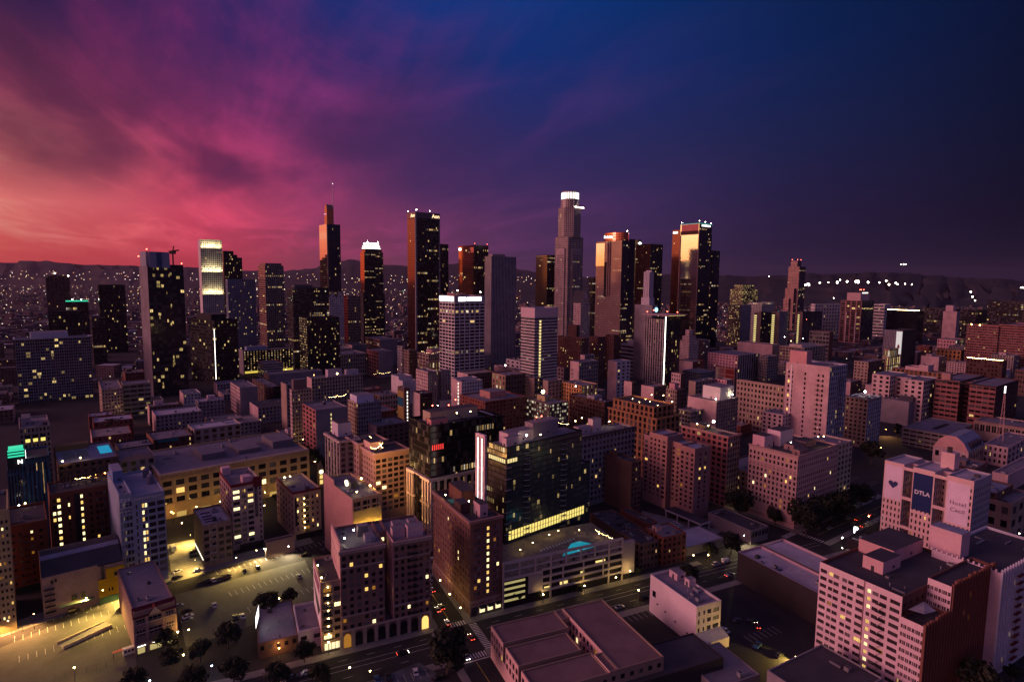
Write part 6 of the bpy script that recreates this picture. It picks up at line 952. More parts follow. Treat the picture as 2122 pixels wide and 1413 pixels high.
# ------------------------------------------------------------------ vehicles
cglass = pmat('car_glass', (.01, .011, .014), .06, spec=.7, var=0); tyre = pmat('tyre_rubber', (.015, .015, .016), .8, var=0); rim = pmat('wheel_rim', (.35, .35, .37), .3, .8, var=0)
tl_on = emat('tail_lamp_lit', (1., .07, .03), 9); tl_off = pmat('tail_lamp', (.22, .012, .01), .3, var=0); hl_on = emat('head_lamp_lit', (1., .9, .72), 22); hl_off = pmat('head_lamp', (.5, .5, .52), .15, var=0)
CARC = dict(white=(.72, .71, .70), silver=(.36, .37, .39), black=(.012, .012, .014), grey=(.10, .10, .11), red=(.26, .022, .02), blue=(.02, .06, .20), tan=(.30, .25, .18), yellow=(.5, .32, .02))
def paintm(c): return pmat('car_paint_'+c, CARC[c], .28, .15, var=.04, scale=.5, spec=.6)
PROF = {'car': ([(-2.3, .35), (-2.3, .85), (-1.75, .95), (-.9, .98), (1.1, .95), (2.1, .80), (2.3, .6), (2.3, .35)], [(-1.75, .95), (-1.05, 1.44), (.35, 1.46), (1.15, .95)], 1.82),
        'suv': ([(-2.35, .4), (-2.35, 1.05), (-1.9, 1.08), (1.1, 1.05), (2.1, .95), (2.35, .7), (2.35, .4)], [(-2.2, 1.06), (-1.95, 1.74), (.45, 1.76), (1.2, 1.05)], 1.92),
        'van': ([(-2.9, .4), (-2.9, 1.9), (-2.7, 2.15), (1.3, 2.15), (2.1, 1.25), (2.8, 1.1), (2.9, .7), (2.9, .4)], None, 2.0),
        'pickup_truck': ([(-2.75, .45), (-2.75, 1.0), (-.6, 1.0), (-.5, 1.05), (1.2, 1.05), (2.6, .95), (2.75, .7), (2.75, .45)], [(-.55, 1.03), (-.3, 1.74), (.9, 1.76), (1.55, 1.04)], 1.95),
        'box_truck': ([(-3.6, .6), (-3.6, 3.1), (1.4, 3.1), (1.4, 2.3), (2.3, 2.2), (2.9, 1.3), (3.1, .6)], None, 2.3)}
def extr(b, prof, hw, m, inset=0., top=0.):
    n = len(prof); A = [(x, -hw, z) for x, z in prof]; B = [(x, hw, z) for x, z in prof]
    if inset:
        zm = max(z for x, z in prof); A = [(x, -hw+inset*(z > zm-.2), z) for x, z in prof]; B = [(x, hw-inset*(z > zm-.2), z) for x, z in prof]
    b.face(A[::-1] if False else A, m); b.face(B[::-1], m)
    for i in range(n): j = (i+1) % n; b.face([A[j], A[i], B[i], B[j]], m)
def wheel_mesh():
    b = MB(); b.bar((0, -.11, 0), (0, .11, 0), .33, tyre, 12); b.bar((0, -.13, 0), (0, .13, 0), .19, rim, 8); return b.mesh('wheel')
WHEEL = wheel_mesh(); PARTS = {}
def car(x, y, rz, kind='car', col='silver', label='', group=None, lit=False, z=0.):
    t = empty(kind, (x, y, z+.02), rz); tag(t, label, {'box_truck': 'truck', 'pickup_truck': 'pickup'}.get(kind, kind), group)
    low, cab, wd = PROF[kind]; key = (kind, col)
    if key not in PARTS:
        b = MB(); extr(b, low, wd/2, paintm(col)); bm_ = b.mesh('body'); gm = rm = None
        if cab:
            b = MB(); extr(b, cab, wd/2-.06, cglass, .14); gm = b.mesh('window')
            zt = max(q[1] for q in cab); xs = [q[0] for q in cab if q[1] > zt-.1]; b = MB(); b.box(min(xs)+.05, max(xs)-.02, -wd/2+.2, wd/2-.2, zt+.005, zt+.04, paintm(col)); rm = b.mesh('roof')
        else:
            b = MB(); fx = low[-3][0] if kind == 'box_truck' else 2.0; zz_ = 1.45 if kind == 'van' else 1.75
            b.box(fx-.75, fx-.1, -wd/2-.02, wd/2+.02, zz_-.25, zz_+.35, cglass); b.box(fx-.55, fx+.12, -wd/2+.15, wd/2-.15, zz_-.15, zz_+.3, cglass); gm = b.mesh('window')
        PARTS[key] = (bm_, gm, rm)
    bm_, gm, rm = PARTS[key]; link('body', bm_, t)
    if gm: link('window', gm, t)
    if rm: link('roof', rm, t)
    L = max(q[0] for q in low)
    for sx_ in (-.62, .62):
        for sy in (-1, 1): link('wheel', WHEEL, t, (L*sx_, sy*(wd/2-.1), .33))
    key2 = (kind, lit)
    if key2 not in PARTS:
        b = MB(); b.box(-.06, .05, -.2, .2, -.08, .08, tl_on if lit else tl_off); c = MB(); c.box(-.05, .06, -.2, .2, -.08, .08, hl_on if lit else hl_off); PARTS[key2] = (b.mesh('tail_light'), c.mesh('headlight'))
    for sy in (-1, 1): link('tail_light', PARTS[key2][0], t, (-L-.01 if kind != 'pickup_truck' else -2.76, sy*(wd/2-.32), .78)); link('headlight', PARTS[key2][1], t, (L+.005, sy*(wd/2-.34), .62))
for a in [(-185.6,316.1,2.27,'box_truck','white','white box truck parked in the floodlit yard',None,False,0),(-172.5,313.1,0.7,'car','black','black car in the floodlit yard,farther of two',None,False,0),(-169.8,308.4,0.7,'car','black','black car in the floodlit yard,nearer of two',None,False,0),(-169.2,291.5,1.0,'car','white','white car beside the floodlit yard,left one',None,False,0),(-159.6,292.8,0.7,'car','white','white car beside the floodlit yard wall,right one',None,False,0),(-165.8,284.8,1.1,'suv','black','black suv at the yard entrance',None,False,0),(-149.2,282.3,2.27,'car','black','first car from the left in the row along the car park fence','cars in the row along the car park fence',False,0),(-146.9,283.2,2.27,'car','white','second car from the left in the row along the car park fence','cars in the row along the car park fence',False,0),(-144.7,284.2,2.27,'car','grey','third car from the left in the row along the car park fence','cars in the row along the car park fence',False,0),(-142.9,285.8,2.27,'car','black','fourth car from the left in the row along the car park fence','cars in the row along the car park fence',False,0),(-141.3,287.4,2.27,'car','black','fifth car from the left in the row along the car park fence','cars in the row along the car park fence',False,0),(-135.5,292.6,2.0,'car','black','black car alone under the fence lights',None,False,0),(-135.0,260.4,2.15,'car','white','white car alone in the middle of the striped car park',None,False,0),(-151.0,259.2,0.7,'car','silver','silver car at the left edge of the striped car park',None,False,0),(-144.9,255.0,0.8,'car','black','black car,farthest of three parked by the hatched bay',None,False,0),(-142.2,251.1,0.8,'car','white','white car,middle of three parked by the hatched bay',None,False,0),(-140.8,248.0,0.8,'suv','silver','silver suv,nearest of three parked by the hatched bay',None,False,0),(-120.9,250.6,2.2,'car','black','black car beside the tree in the striped car park,left one',None,False,0),(-118.1,251.6,2.2,'car','white','white car beside the tree in the striped car park,right one',None,False,0),(-194.9,254.1,0.7,'suv','black','dark suv in the alley behind the cream stage wall',None,False,0),(-111.1,311.2,0.7,'car','black','dark car at the foot of the pink wall,nearest the awning',None,False,0),(-102.7,316.6,2.27,'car','grey','grey car at the foot of the pink wall,right one',None,False,0),(-130.4,296.8,2.1,'car','black','black car under the red trimmed block',None,False,0),(-106.1,287.8,2.27,'car','silver','silver car in the shadow of the narrow tan building',None,False,0),(-35.5,215.0,1.85,'car','white','white car in the blue car park at the bottom',None,False,0),(-45.2,211.5,1.95,'car','black','black car in the blue car park,left of the white one',None,False,0),(-49.3,210.5,1.95,'car','blue','blue car in the blue car park at the far left',None,False,0),(-26.7,211.8,0.75,'car','black','dark car at the right corner of the blue car park',None,False,0),(-76.8,213.9,0.45,'car','white','white car half under the tree on the near kerb',None,False,0),(-81.3,211.4,0.45,'car','grey','grey car parked behind the white one on the near kerb',None,False,0),(-42.6,226.5,0.45,'car','black','dark car with red tail lamps driving along the wide street',None,True,0),(-32.5,258.5,2.02,'car','silver','silver car driving up the side street past the brick tower',None,True,0),(-31.0,260.6,2.02,'car','black','black car with lit tail lamps on the side street',None,True,0),(-37.3,275.8,2.02,'car','grey','grey car far up the side street between the towers',None,True,0),(-41.1,306.4,0.45,'van','white','white van at the far end of the side street',None,False,0),(-26.9,248.3,2.02,'car','white','white car on the upper zebra crossing',None,True,0),(-15.9,237.6,2.02,'car','red','red car turning at the crossing beside the big tree',None,True,0),(-16.9,224.7,-1.12,'car','silver','silver car waiting at the lower zebra crossing',None,True,0),(51.1,262.5,0.45,'car','silver','silver car parked behind the brown roofed lofts',None,False,0),(64.4,270.3,0.45,'suv','black','black suv parked before the narrow white building',None,False,0),(110.2,305.7,0.45,'suv','white','white suv parked at the kerb left of the white van',None,False,0),(116.9,309.1,0.45,'van','white','white van parked at the kerb before the motel',None,False,0),(113.2,293.9,0.45,'pickup_truck','silver','silver pickup with lit tail lamps opposite the motel',None,True,0),(101.6,252.6,0.45,'car','grey','grey car in the dark car park behind the narrow white building',None,False,0),(93.4,244.9,2.02,'car','white','white car tucked beside the lean-to of the narrow white building',None,False,0),(103.0,234.0,0.8,'pickup_truck','blue','pale blue pickup alone in the dark car park',None,False,0),(107.7,252.7,0.45,'car','black','black car near the red glow in the dark car park',None,False,0),(108.9,248.5,1.45,'car','red','red car with lit lamps in the dark car park',None,True,0),(109.2,227.7,0.65,'car','black','black car next to the bright ground floodlight',None,False,0),(235.1,340.5,2.19,'car','tan','tan car,first in the row under the bannered hotel','cars in the row under the bannered hotel',False,0),(235.0,335.9,2.19,'car','white','white car,second in the row under the bannered hotel','cars in the row under the bannered hotel',False,0),(236.0,333.2,2.19,'car','white','white car,third in the row under the bannered hotel','cars in the row under the bannered hotel',False,0),(237.2,330.0,2.19,'car','black','black car,fourth in the row under the bannered hotel','cars in the row under the bannered hotel',False,0),(238.3,327.0,2.19,'car','blue','blue car,fifth in the row under the bannered hotel','cars in the row under the bannered hotel',False,0),(102.3,359.9,0.62,'car','white','farthest of three white cars before the carport','white cars before the carport',False,0),(103.5,357.3,0.62,'car','white','middle of three white cars before the carport','white cars before the carport',False,0),(104.6,354.5,0.62,'car','white','nearest of three white cars before the carport','white cars before the carport',False,0),(221.6,368.4,0.62,'car','red','red car with glowing tail lamps in the middle of the street by the hotel',None,True,0),(235.3,376.8,0.62,'car','red','red car with lit tail lamps farther along the hotel street',None,True,0),(216.4,370.2,0.62,'car','silver','silver car in the hotel street,left lane',None,False,0),(224.9,362.6,0.62,'car','white','white car turning by the bannered hotel',None,False,0),(196.6,354.4,0.62,'car','silver','silver car nearest the striped crossing by the hotel',None,False,0),(219.3,358.3,0.62,'car','black','black car with lit lamps behind the white roof',None,True,0),(217.7,380.5,0.62,'car','black','black car parked under the ficus row',None,False,0),(215.5,362.4,0.62,'car','grey','grey car following the red one',None,False,0),(233.6,366.7,0.62,'car','silver','silver car near the low dark shop',None,False,0)]: car(*a)
cl_ = list(CARC); k = 0
for rowi, c_ in enumerate((12, 17.5, 26, 31.5, 40, 45.5, 54, 59.5)):
    for i in range(14):
        if rnd.random() < .38: continue
        p = Q1(67.4+i*2.9+rowi*1.5, c_, 0); col = rnd.choice(['white', 'silver', 'silver', 'grey', 'black', 'black', 'blue', 'red', 'white'])
        car(p[0], p[1], g1+pi/2*(1 if rowi % 2 else -1), rnd.choice(['car', 'car', 'suv']), col, '%s car parked in the open lot behind the pink corner hotel' % col, '%s cars in the open lot behind the pink corner hotel' % col)

# ------------------------------------------------------------------ lamps that are lit in the photograph
blb = {'y': emat('lamp_yellow', (1., .70, .26), 45), 'w': emat('lamp_white', (1., .90, .70), 60), 'o': emat('lamp_orange', (1., .45, .10), 40), 'b': emat('lamp_blue', (.4, .6, 1.), 30), 'r': emat('beacon_red', (1., .12, .07), 14)}
LC = {'y': (1., .64, .14), 'w': (1., .80, .42), 'o': (1., .48, .14), 'b': (.4, .6, 1.)}
def street_lamp(x, y, h, c, e, label, cat='street lamp'):
    t = empty('street_lamp', (x, y, 0), rnd.uniform(0, 6)); tag(t, label, cat)
    b = MB(); b.bar((0, 0, 0), (0, 0, .7), .17, DMET(), 8, .12); b.bar((0, 0, .7), (0, 0, h-.4), .09, DMET(), 8, .06); b.build('pole', t)
    b = MB(); b.bar((0, 0, h-.42), (0, 0, h-.22), .2, DMET(), 8, .12); b.bar((0, 0, h+.24), (0, 0, h+.42), .16, DMET(), 8, .03); b.build('fitting', t)
    b = MB(); b.ball((0, 0, h), .30, blb[c], 8, 6); b.build('globe', t)
    lamp(t, 'POINT', (0, 0, h+.02), e*2.6, LC[c], .36)
def roof_lamp(x, y, z, c, e, label, r=.32):
    t = empty('roof_lamp', (x, y, z-1.6), 0); tag(t, label, 'lamp')
    b = MB(); b.bar((0, 0, 0), (0, 0, 1.5), .05, DMET(), 6); b.build('post', t); b = MB(); b.ball((0, 0, 1.6), r, blb[c], 8, 5); b.build('bulb', t)
    if e: lamp(t, 'POINT', (0, 0, 1.62), e, LC[c], r+.04)
def flood(x, y, z, dx, dy, dz, c, e, label, ang=2.3):
    d = Vector((dx, dy, dz)).normalized(); t = empty('floodlight', (x, y, z), math.atan2(dy, dx)); tag(t, label, 'floodlight')
    b = MB(); b.box(-.3, .15, -.28, .28, -.18, .18, DMET()); b.box(-.36, -.3, -.1, .1, -.3, .3, DMET()); b.build('housing', t)
    b = MB(); b.box(.155, .2, -.24, .24, -.15, .15, blb[c]); b.build('lens', t)
    l = lamp(t, 'SPOT', (.35, 0, 0), e*7, LC[c], .2, ang); l.rotation_euler = (Matrix.Rotation(-math.atan2(dy, dx), 3, 'Z') @ d).to_track_quat('-Z', 'Y').to_euler()
for a in [(-159.9,206.8,6.5,'y',1500,'tall yellow street lamp on the pavement below the empty car park'),(-134.5,229.7,6.5,'y',1500,'yellow street lamp between the gabled shop and the hatched bay'),(-125.0,216.4,5.5,'y',500,'yellow street lamp between two dark trees on the pavement'),(-111.7,211.6,4.5,'b',350,'blue street lamp over the shop entrance at the bottom'),(-132.3,233.7,5,'y',350,'short lamp post beside the hatched parking bay'),(-129.8,202.9,4.5,'b',200,'blue glowing lamp under the tree at the bottom edge'),(-104.6,258.6,5,'y',500,'yellow lamp between the two round car park trees'),(-59.3,210.0,5.5,'y',350,'yellow street lamp standing on the near kerb of the wide street'),(-72.0,225.5,5.5,'y',700,'yellow street lamp before the narrow tan building'),(-91.0,223.5,4,'o',900,'glowing lamp over the restaurant entrance at the bottom left'),(-51.6,209.6,4.5,'y',30,'small lamp post on the kerb of the blue car park'),(15.8,265.7,4.5,'y',600,'yellow pavement lamp under the garage frame'),(36.2,274.5,4.2,'y',900,'warm lamp lighting the pavement below the garage openings'),(60.9,268.6,5.5,'y',600,'twin headed yellow street lamp behind the brown roofed lofts'),(60.3,286.2,6,'y',1300,'warm lamp lighting the garage exit pavement'),(52.5,281.5,5,'y',900,'warm lamp beside the dark opening at the garage end'),(106.9,309.0,4,'y',600,'warm lamp over the motel entrance pavement'),(98.8,308.5,4,'y',150,'small warm lamp beside the motel wall'),(145.6,387.8,7,'y',700,'yellow street lamp before the tree left of the pink hotel'),(143.6,392.4,5,'y',700,'warm doorway lamp below the pool topped hotel'),(325.4,514.1,7,'o',900,'orange street lamp at the far side of the open car lot'),(223.6,360.4,6,'y',500,'yellow lamp in the street beside the bannered hotel'),(231.6,423.1,7,'w',60,'small white lamp before the long side of the pink hotel'),(190.8,330.5,5,'w',250,'white globe lamp behind the pale skylit roof'),(230.3,395.8,6,'w',150,'white lamp near the blue canopy'),(-156.1,367.2,6,'y',900,'amber lamp lighting the shop terrace in the gap of the red trimmed blocks'),(-192.8,338.8,6,'y',700,'amber street lamp before the long cream front'),(-206.0,353.3,6,'o',700,'orange street lamp under the long cream front'),(-154.6,460.0,6,'y',600,'yellow lamp among the trees beside the clock tower'),(-185.1,521.0,7,'y',1200,'yellow street lamp at the foot of the grey office wall'),(-168.3,501.8,7,'y',900,'second yellow street lamp at the foot of the grey office wall'),(-397.2,601.8,6,'y',1800,'bright yellow lamp at the foot of the tan apartment house'),(-395.8,643.2,6,'y',900,'yellow lamp at the foot of the tall slab apartment tower'),(-322.3,636.2,9,'y',1600,'lamp mast lighting the wide bare roof deck'),(-364.1,526.7,8,'w',200,'slim white light mast behind the terrace pool'),(-178.6,925.5,10,'y',900,'street lamp below the slim white building'),(-46.2,935.2,10,'y',900,'street lamp below the grey block with pink side'),(-351.0,919.1,8,'y',900,'street lamp beside the red capped garage'),(-318.8,943.3,8,'w',1800,'bright white lamp below the pink winged block'),(-328.4,942.6,8,'w',900,'white lamp left of the pink winged block'),(317.4,994.6,8,'y',1600,'yellow lamp at the foot of the pink stepped tower'),(-33.1,273.0,7,'y',700,'yellow street lamp on the side street by the brick tower,farthest'),(-27.2,260.5,7,'y',700,'yellow street lamp on the side street by the brick tower,middle'),(-21.4,249.1,7,'y',600,'yellow street lamp on the side street by the brick tower,nearest')]: street_lamp(*a)
for a in [(-176.4,598.0,54.0,'y',1200,'big glowing lamp on the long grey office roof',0.8),(-202.6,606.2,51.0,'o',500,'orange lamp on the slim tan tower roof',0.32),(-116.9,525.3,27.0,'w',400,'white lamp on the low roofed hall left of the black glass tower',0.32),(-73.7,589.3,24.0,'w',500,'white lamp on the pale hall behind the black glass tower',0.32),(30.7,721.4,36.0,'w',1200,'white lamp on the low white lit building',0.6),(29.6,554.0,46.0,'y',2500,'blazing yellow lamp on the lit loft roof',1.6),(-8.4,794.6,36.0,'w',500,'white lamp on the pink row behind the glowing arches',0.6),(64.9,596.4,44.0,'w',300,'round lamp on the yellowish arched block',0.5),(-27.2,983.9,44.0,'w',900,'sparkling lamp on the pink block below the striped tower',0.8),(143.4,415.8,52.0,'w',2600,'star bright lamp on the pool topped hotel roof',0.9),(129.3,407.9,52.0,'y',500,'yellow lamp on the pool topped hotel roof',0.32),(136.7,407.0,51.0,'y',500,'second yellow lamp beside the hotel roof pool',0.32),(178.4,523.9,53.0,'w',1500,'floodlamp at the foot of the pink hall rooftop box,left',0.5),(184.2,517.8,53.0,'w',1500,'floodlamp at the foot of the pink hall rooftop box,middle',0.5),(192.2,513.5,53.0,'w',1500,'floodlamp at the foot of the pink hall rooftop box,right',0.5),(172.2,496.4,52.0,'w',1200,'white lamp at the front corner of the pink hall roof',0.5),(131.6,510.6,52.0,'y',700,'yellow green lamp behind the gold corniced block',0.32),(333.1,556.2,49.0,'w',1800,'star bright lamp on the tan and blue corner office',0.8),(173.2,361.9,52.0,'w',350,'white lamp among the corner hotel rooftop huts',0.32),(197.4,376.7,52.0,'y',400,'yellow lamp at the far end of the corner hotel roof',0.32),(201.5,377.5,52.0,'y',300,'second yellow lamp at the far end of the corner hotel roof',0.32),(522.6,1142.9,47.0,'w',900,'left lamp of the brightly lit roof pavilion',0.6),(545.5,1118.4,47.0,'w',900,'right lamp of the brightly lit roof pavilion',0.6),(507.7,1083.4,45.0,'y',600,'front lamp of the brightly lit roof pavilion',0.5),(500.1,1047.4,44.0,'y',500,'small yellow lamp along the lit roof edge',0.4),(525.6,1061.6,44.0,'y',500,'last yellow lamp along the lit roof edge',0.4),(695.2,1098.1,47.0,'w',300,'white mast lamp behind the glowing theatre,left',0.6),(660.0,1045.0,46.0,'w',300,'white mast lamp behind the glowing theatre,middle',0.6),(666.8,1036.7,46.0,'w',300,'white mast lamp behind the glowing theatre,right',0.6),(750.0,975.2,86.0,'o',1500,'orange lamp on the pink government block,left',1.0),(750.2,958.2,86.0,'o',1500,'orange lamp on the pink government block,right',1.0),(-28.7,310.1,80.0,'y',500,'yellow lamp at the black tower rooftop box,left',0.32),(-21.8,313.9,80.0,'y',500,'yellow lamp at the black tower rooftop box,right',0.32),(8.0,303.7,70.0,'w',500,'bright lamp on the teal tower rooftop box',0.45),(15.8,313.2,68.0,'y',250,'doorway lamp on the teal tower roof',0.32),(-22.5,277.8,46.0,'y',350,'round lamp on the brick tower roof,farthest',0.32),(-19.5,273.3,46.0,'y',350,'round lamp on the brick tower roof,middle',0.32),(-16.7,268.7,46.0,'y',350,'round lamp on the brick tower roof,nearest',0.32),(-31.4,281.3,46.0,'y',400,'lamp along the brick tower pool edge',0.32),(-80.2,239.5,30.5,'y',250,'round lamp on the narrow tan roof,farther',0.32),(-75.4,229.1,30.5,'y',250,'round lamp on the narrow tan roof,nearer',0.32),(-67.8,236.0,44.0,'w',500,'lamp washing the twin tower parapet,nearer',0.3),(-66.2,244.0,44.0,'w',500,'lamp washing the twin tower parapet,farther',0.3),(-78.9,297.8,41.0,'y',400,'lamp on the frieze building roof,nearest',0.32),(-81.8,318.5,41.0,'y',500,'lamp on the frieze building roof edge,farthest',0.45),(-74.3,307.3,41.0,'y',500,'lamp on the frieze building roof edge,right',0.45),(-119.4,399.8,49.0,'y',500,'lamp on the bank rooftop box',0.5),(-133.8,352.7,30.0,'y',700,'warm lamp on the roof of the red trimmed block',0.4),(-136.4,350.9,30.0,'y',500,'second warm lamp on the roof of the red trimmed block',0.4),(51.6,401.0,50.0,'w',400,'white lamp in the sunken roof court,left',0.5),(60.3,407.6,50.0,'w',400,'white lamp in the sunken roof court,right',0.5),(45.6,416.6,51.0,'y',400,'lamp before the rooftop box with bright wall',0.4),(50.9,422.9,52.0,'y',900,'lamp washing the bright rooftop wall',0.4),(69.6,416.6,51.0,'y',300,'lamp at the end of the long cornice roof',0.4),(98.7,480.0,55.0,'y',200,'small lamp on the gold corniced roof,first',0.32),(101.1,465.4,55.0,'y',200,'small lamp on the gold corniced roof,second',0.32),(108.8,478.1,55.0,'y',200,'small lamp on the gold corniced roof,third',0.32),(110.0,468.3,55.0,'y',200,'small lamp on the gold corniced roof,fourth',0.32),(113.0,454.4,55.0,'y',200,'small lamp on the gold corniced roof,fifth',0.32),(121.4,468.9,55.0,'y',200,'small lamp on the gold corniced roof,sixth',0.32),(127.9,469.2,55.0,'y',200,'small lamp on the gold corniced roof,seventh',0.32),(118.1,496.9,55.0,'y',200,'small lamp on the gold corniced roof,eighth',0.32),(-261.4,339.9,42.0,'y',700,'warm lamp beside the rooftop ball court',0.4),(-258.6,350.3,41.0,'y',250,'lamp at the near edge of the ball court',0.32),(-226.1,317.3,42.0,'o',400,'orange lamp behind the script sign,left',0.32),(-223.3,320.2,42.0,'o',400,'orange lamp behind the script sign,right',0.32),(-247.7,295.3,34.0,'y',400,'lamp on the roof behind the orange brick block',0.32),(-257.3,302.8,30.0,'w',300,'white wall lamp over the low roof at left',0.32)]: roof_lamp(*a)
for a in [(-178.7,265.1,5.5,0.2,-0.9,-0.75,'y',9000,'strong floodlight on the end of the yellow wall',2.6),(-191.5,257.7,5.0,0.1,-0.8,-0.6,'y',3500,'floodlight on the cream stage wall',2.7),(-203.1,242.5,6.0,0.2,-0.7,-0.7,'o',4500,'orange floodlight on the orange brick block,right one',2.8),(-209.7,237.2,6.0,0.2,-0.7,-0.7,'o',4500,'orange floodlight on the orange brick block,left one',2.8),(-179.4,251.5,12.0,0.2,-1.0,-0.9,'y',9000,'tall floodlight above the alley shining over the empty car park',2.2),(-141.8,297.2,5.5,0.3,-0.8,-0.8,'y',4500,'floodlight at the foot of the low block with white fire escape',2.6),(-134.8,305.5,5.5,0.3,-0.8,-0.8,'y',4500,'floodlight at the foot of the slim white block',2.6),(-131.8,307.9,5.5,0.3,-0.8,-0.8,'w',3500,'floodlight on the wedge hall wall,left',2.7),(-119.8,310.9,5.5,0.2,-0.8,-0.8,'w',5500,'floodlight on the wedge hall wall,right',2.7),(-179.0,322.8,6,-0.6,-0.3,-0.8,'y',3500,'white floodlight over the yard along the low block side',2.8),(-160.6,293.0,6,-0.6,-0.3,-0.8,'y',3000,'second white floodlight over the yard,nearer',2.8),(107.0,388.6,9,-0.3,0.6,0.9,'y',9000,'yellow uplight at the foot of the pink block',1.6),(110.4,385.4,6,-0.1,0.6,0.9,'y',7000,'second yellow uplight at the foot of the pink block',1.7),(133.9,329.8,6,0.1,-0.7,-0.7,'w',2500,'star bright floodlight on the painted low shop',2.8),(114.2,223.9,2.5,-0.9,0.0,-0.3,'y',4500,'low floodlight shining along the ground beside the pink loft',2.2),(230.4,328.0,8,0.1,-0.7,-0.7,'w',1800,'star bright wall floodlight under the bannered hotel,left',2.8),(234.5,315.2,8,0.1,-0.7,-0.7,'w',1800,'star bright wall floodlight under the bannered hotel,right',2.8),(293.5,332.2,8,-0.1,-0.7,-0.7,'w',1800,'star bright floodlight at the right edge',2.8),(-136.9,652.4,9,-0.1,-0.8,-0.5,'w',7000,'starry floodlight on the tan wall over the small car park',2.8),(168.4,291.1,17,-0.6,-0.3,-0.6,'w',1500,'floodlight on the parapet of the pale skylit roof',2.6),(371.1,581.0,7,0.0,-0.6,-0.6,'o',1800,'orange floodlight on the low wall behind the blue grey office',2.7),(-69.7,373.1,12,0.0,0.7,0.2,'y',2500,'uplight on the cream corner block,right',2.4),(-84.0,321.4,41.5,0.6,0.6,0.25,'o',6000,'orange floodlight washing the narrow cream wing',2.4),(-71.9,303.2,41.5,0.55,0.75,0.3,'o',6000,'orange floodlight washing the cream corner block',2.4)]: flood(*a)
def beacon(root, pts, r=.55, c='r'):
    for p in pts: b = MB(); b.bar((p[0], p[1], p[2]-2), p, .08, DMET(), 5); b.ball(p, r, blb[c], 6, 4); b.build('beacon', root)
def string_lights(pts, label, n=9, c='y', r=.09):
    t = empty('string_lights', pts[0]); tag(t, label, 'string lights'); b = MB(); wm_ = MB(); o = Vector(pts[0])
    for p, q in zip(pts, pts[1:]):
        p, q = Vector(p)-o, Vector(q)-o; prev = p
        for i in range(1, n+1):
            k = i/n; s = p.lerp(q, k); s.z -= .6*4*k*(1-k); wm_.bar(prev, s, .02, DMET(), 3); prev = s; b.ball(s, r, blb[c], 5, 3)
    wm_.build('wire', t); b.build('bulbs', t)['kind'] = 'stuff'
for a in [([(-92.4,381.8,48.0),(-87.5,375.4,48.0),(-81.3,363.1,48.0),(-78.0,355.3,48.0)],'warm string lights over the roof garden of the cream corner block',14),([(-85.9,356.9,48.0),(-82.4,353.2,48.0),(-80.6,357.1,48.0),(-80.1,365.1,48.0)],'second loop of string lights over the cream roof garden',12),([(-160.4,515.1,47.0),(-155.2,513.9,47.0),(-153.5,520.2,47.0),(-148.9,518.9,47.0),(-148.0,528.4,47.0)],'golden string lights zigzag on the grey blank walled block',12),([(27.9,415.1,52.0),(32.9,406.9,52.0),(39.6,403.9,52.0)],'string lights on the roof behind the teal glass tower',14),([(45.5,308.6,18.0),(47.5,305.1,18.0),(51.0,300.2,18.0),(53.0,297.4,18.0)],'string lights along the pool deck edge',7),([(-131.8,857.7,47.0),(-114.7,826.9,47.0),(-103.5,843.8,47.0),(-90.8,861.5,47.0)],'party lights along the roof garden parapet',14),([(-175.4,747.8,30.0),(-168.8,756.6,30.0),(-161.3,754.3,30.0),(-156.7,766.1,30.0)],'string of terrace lights below the red lofts',8),([(-233.9,311.7,41.5),(-231.2,313.9,41.5),(-228.5,316.2,41.5)],'white rope light along the roof terrace',16),([(-370.7,1015.1,14.0),(-367.1,1024.5,14.0),(-357.5,1020.7,14.0)],'glowing market lights beside the punched office',16)]: string_lights(*a)
hz = MB(); hz.box(-12500, 12500, -500, 14500, -1.5, 520, bpy.data.materials.new('haze_air')); hm_ = hz.mats[0]; hm_.use_nodes = True; t = NT(hm_.node_tree); t.n.clear()
pv = t.new('ShaderNodeVolumePrincipled'); pv.inputs['Color'].default_value = (.80, .62, .78, 1); pv.inputs['Density'].default_value = HAZE; pv.inputs['Anisotropy'].default_value = .2; ou = t.new('ShaderNodeOutputMaterial'); t.l.new(pv.outputs[0], ou.inputs['Volume']); tag(hz.build('haze'), kind='stuff')

# ------------------------------------------------------------------ what makes single buildings recognisable
def part(root, name, m, *boxes, top=None):
    b = MB()
    for bx in boxes: b.box(*bx, m, top)
    return b.build(name, root)
SIGN_W = emat('sign_white', (1., .97, .92), 3.2); SIGN_A = emat('sign_amber', (1., .66, .34), 2.2); STRIP = emat('light_strip', (1., .93, .82), 5); TEAL = emat('teal_edge', (.05, .5, .42), .8); GRN = emat('green_glow', (.04, .8, .45), 1.1); CROWN = emat('crown_glow', (1., .96, .84), 2.6)
POOL = emat('pool_water_lit', (.0, .30, .42), .9); NAVY = wmat((30, 46, 92)); LET_D = wmat((52, 58, 100)); LET_W = pmat('sign_letter_white', (.62, .6, .66), .7, var=.2, scale=1.); BANNER = wmat((226, 204, 216))
BL = pmat('black_metal', (.02, .018, .02), .6, var=.2)

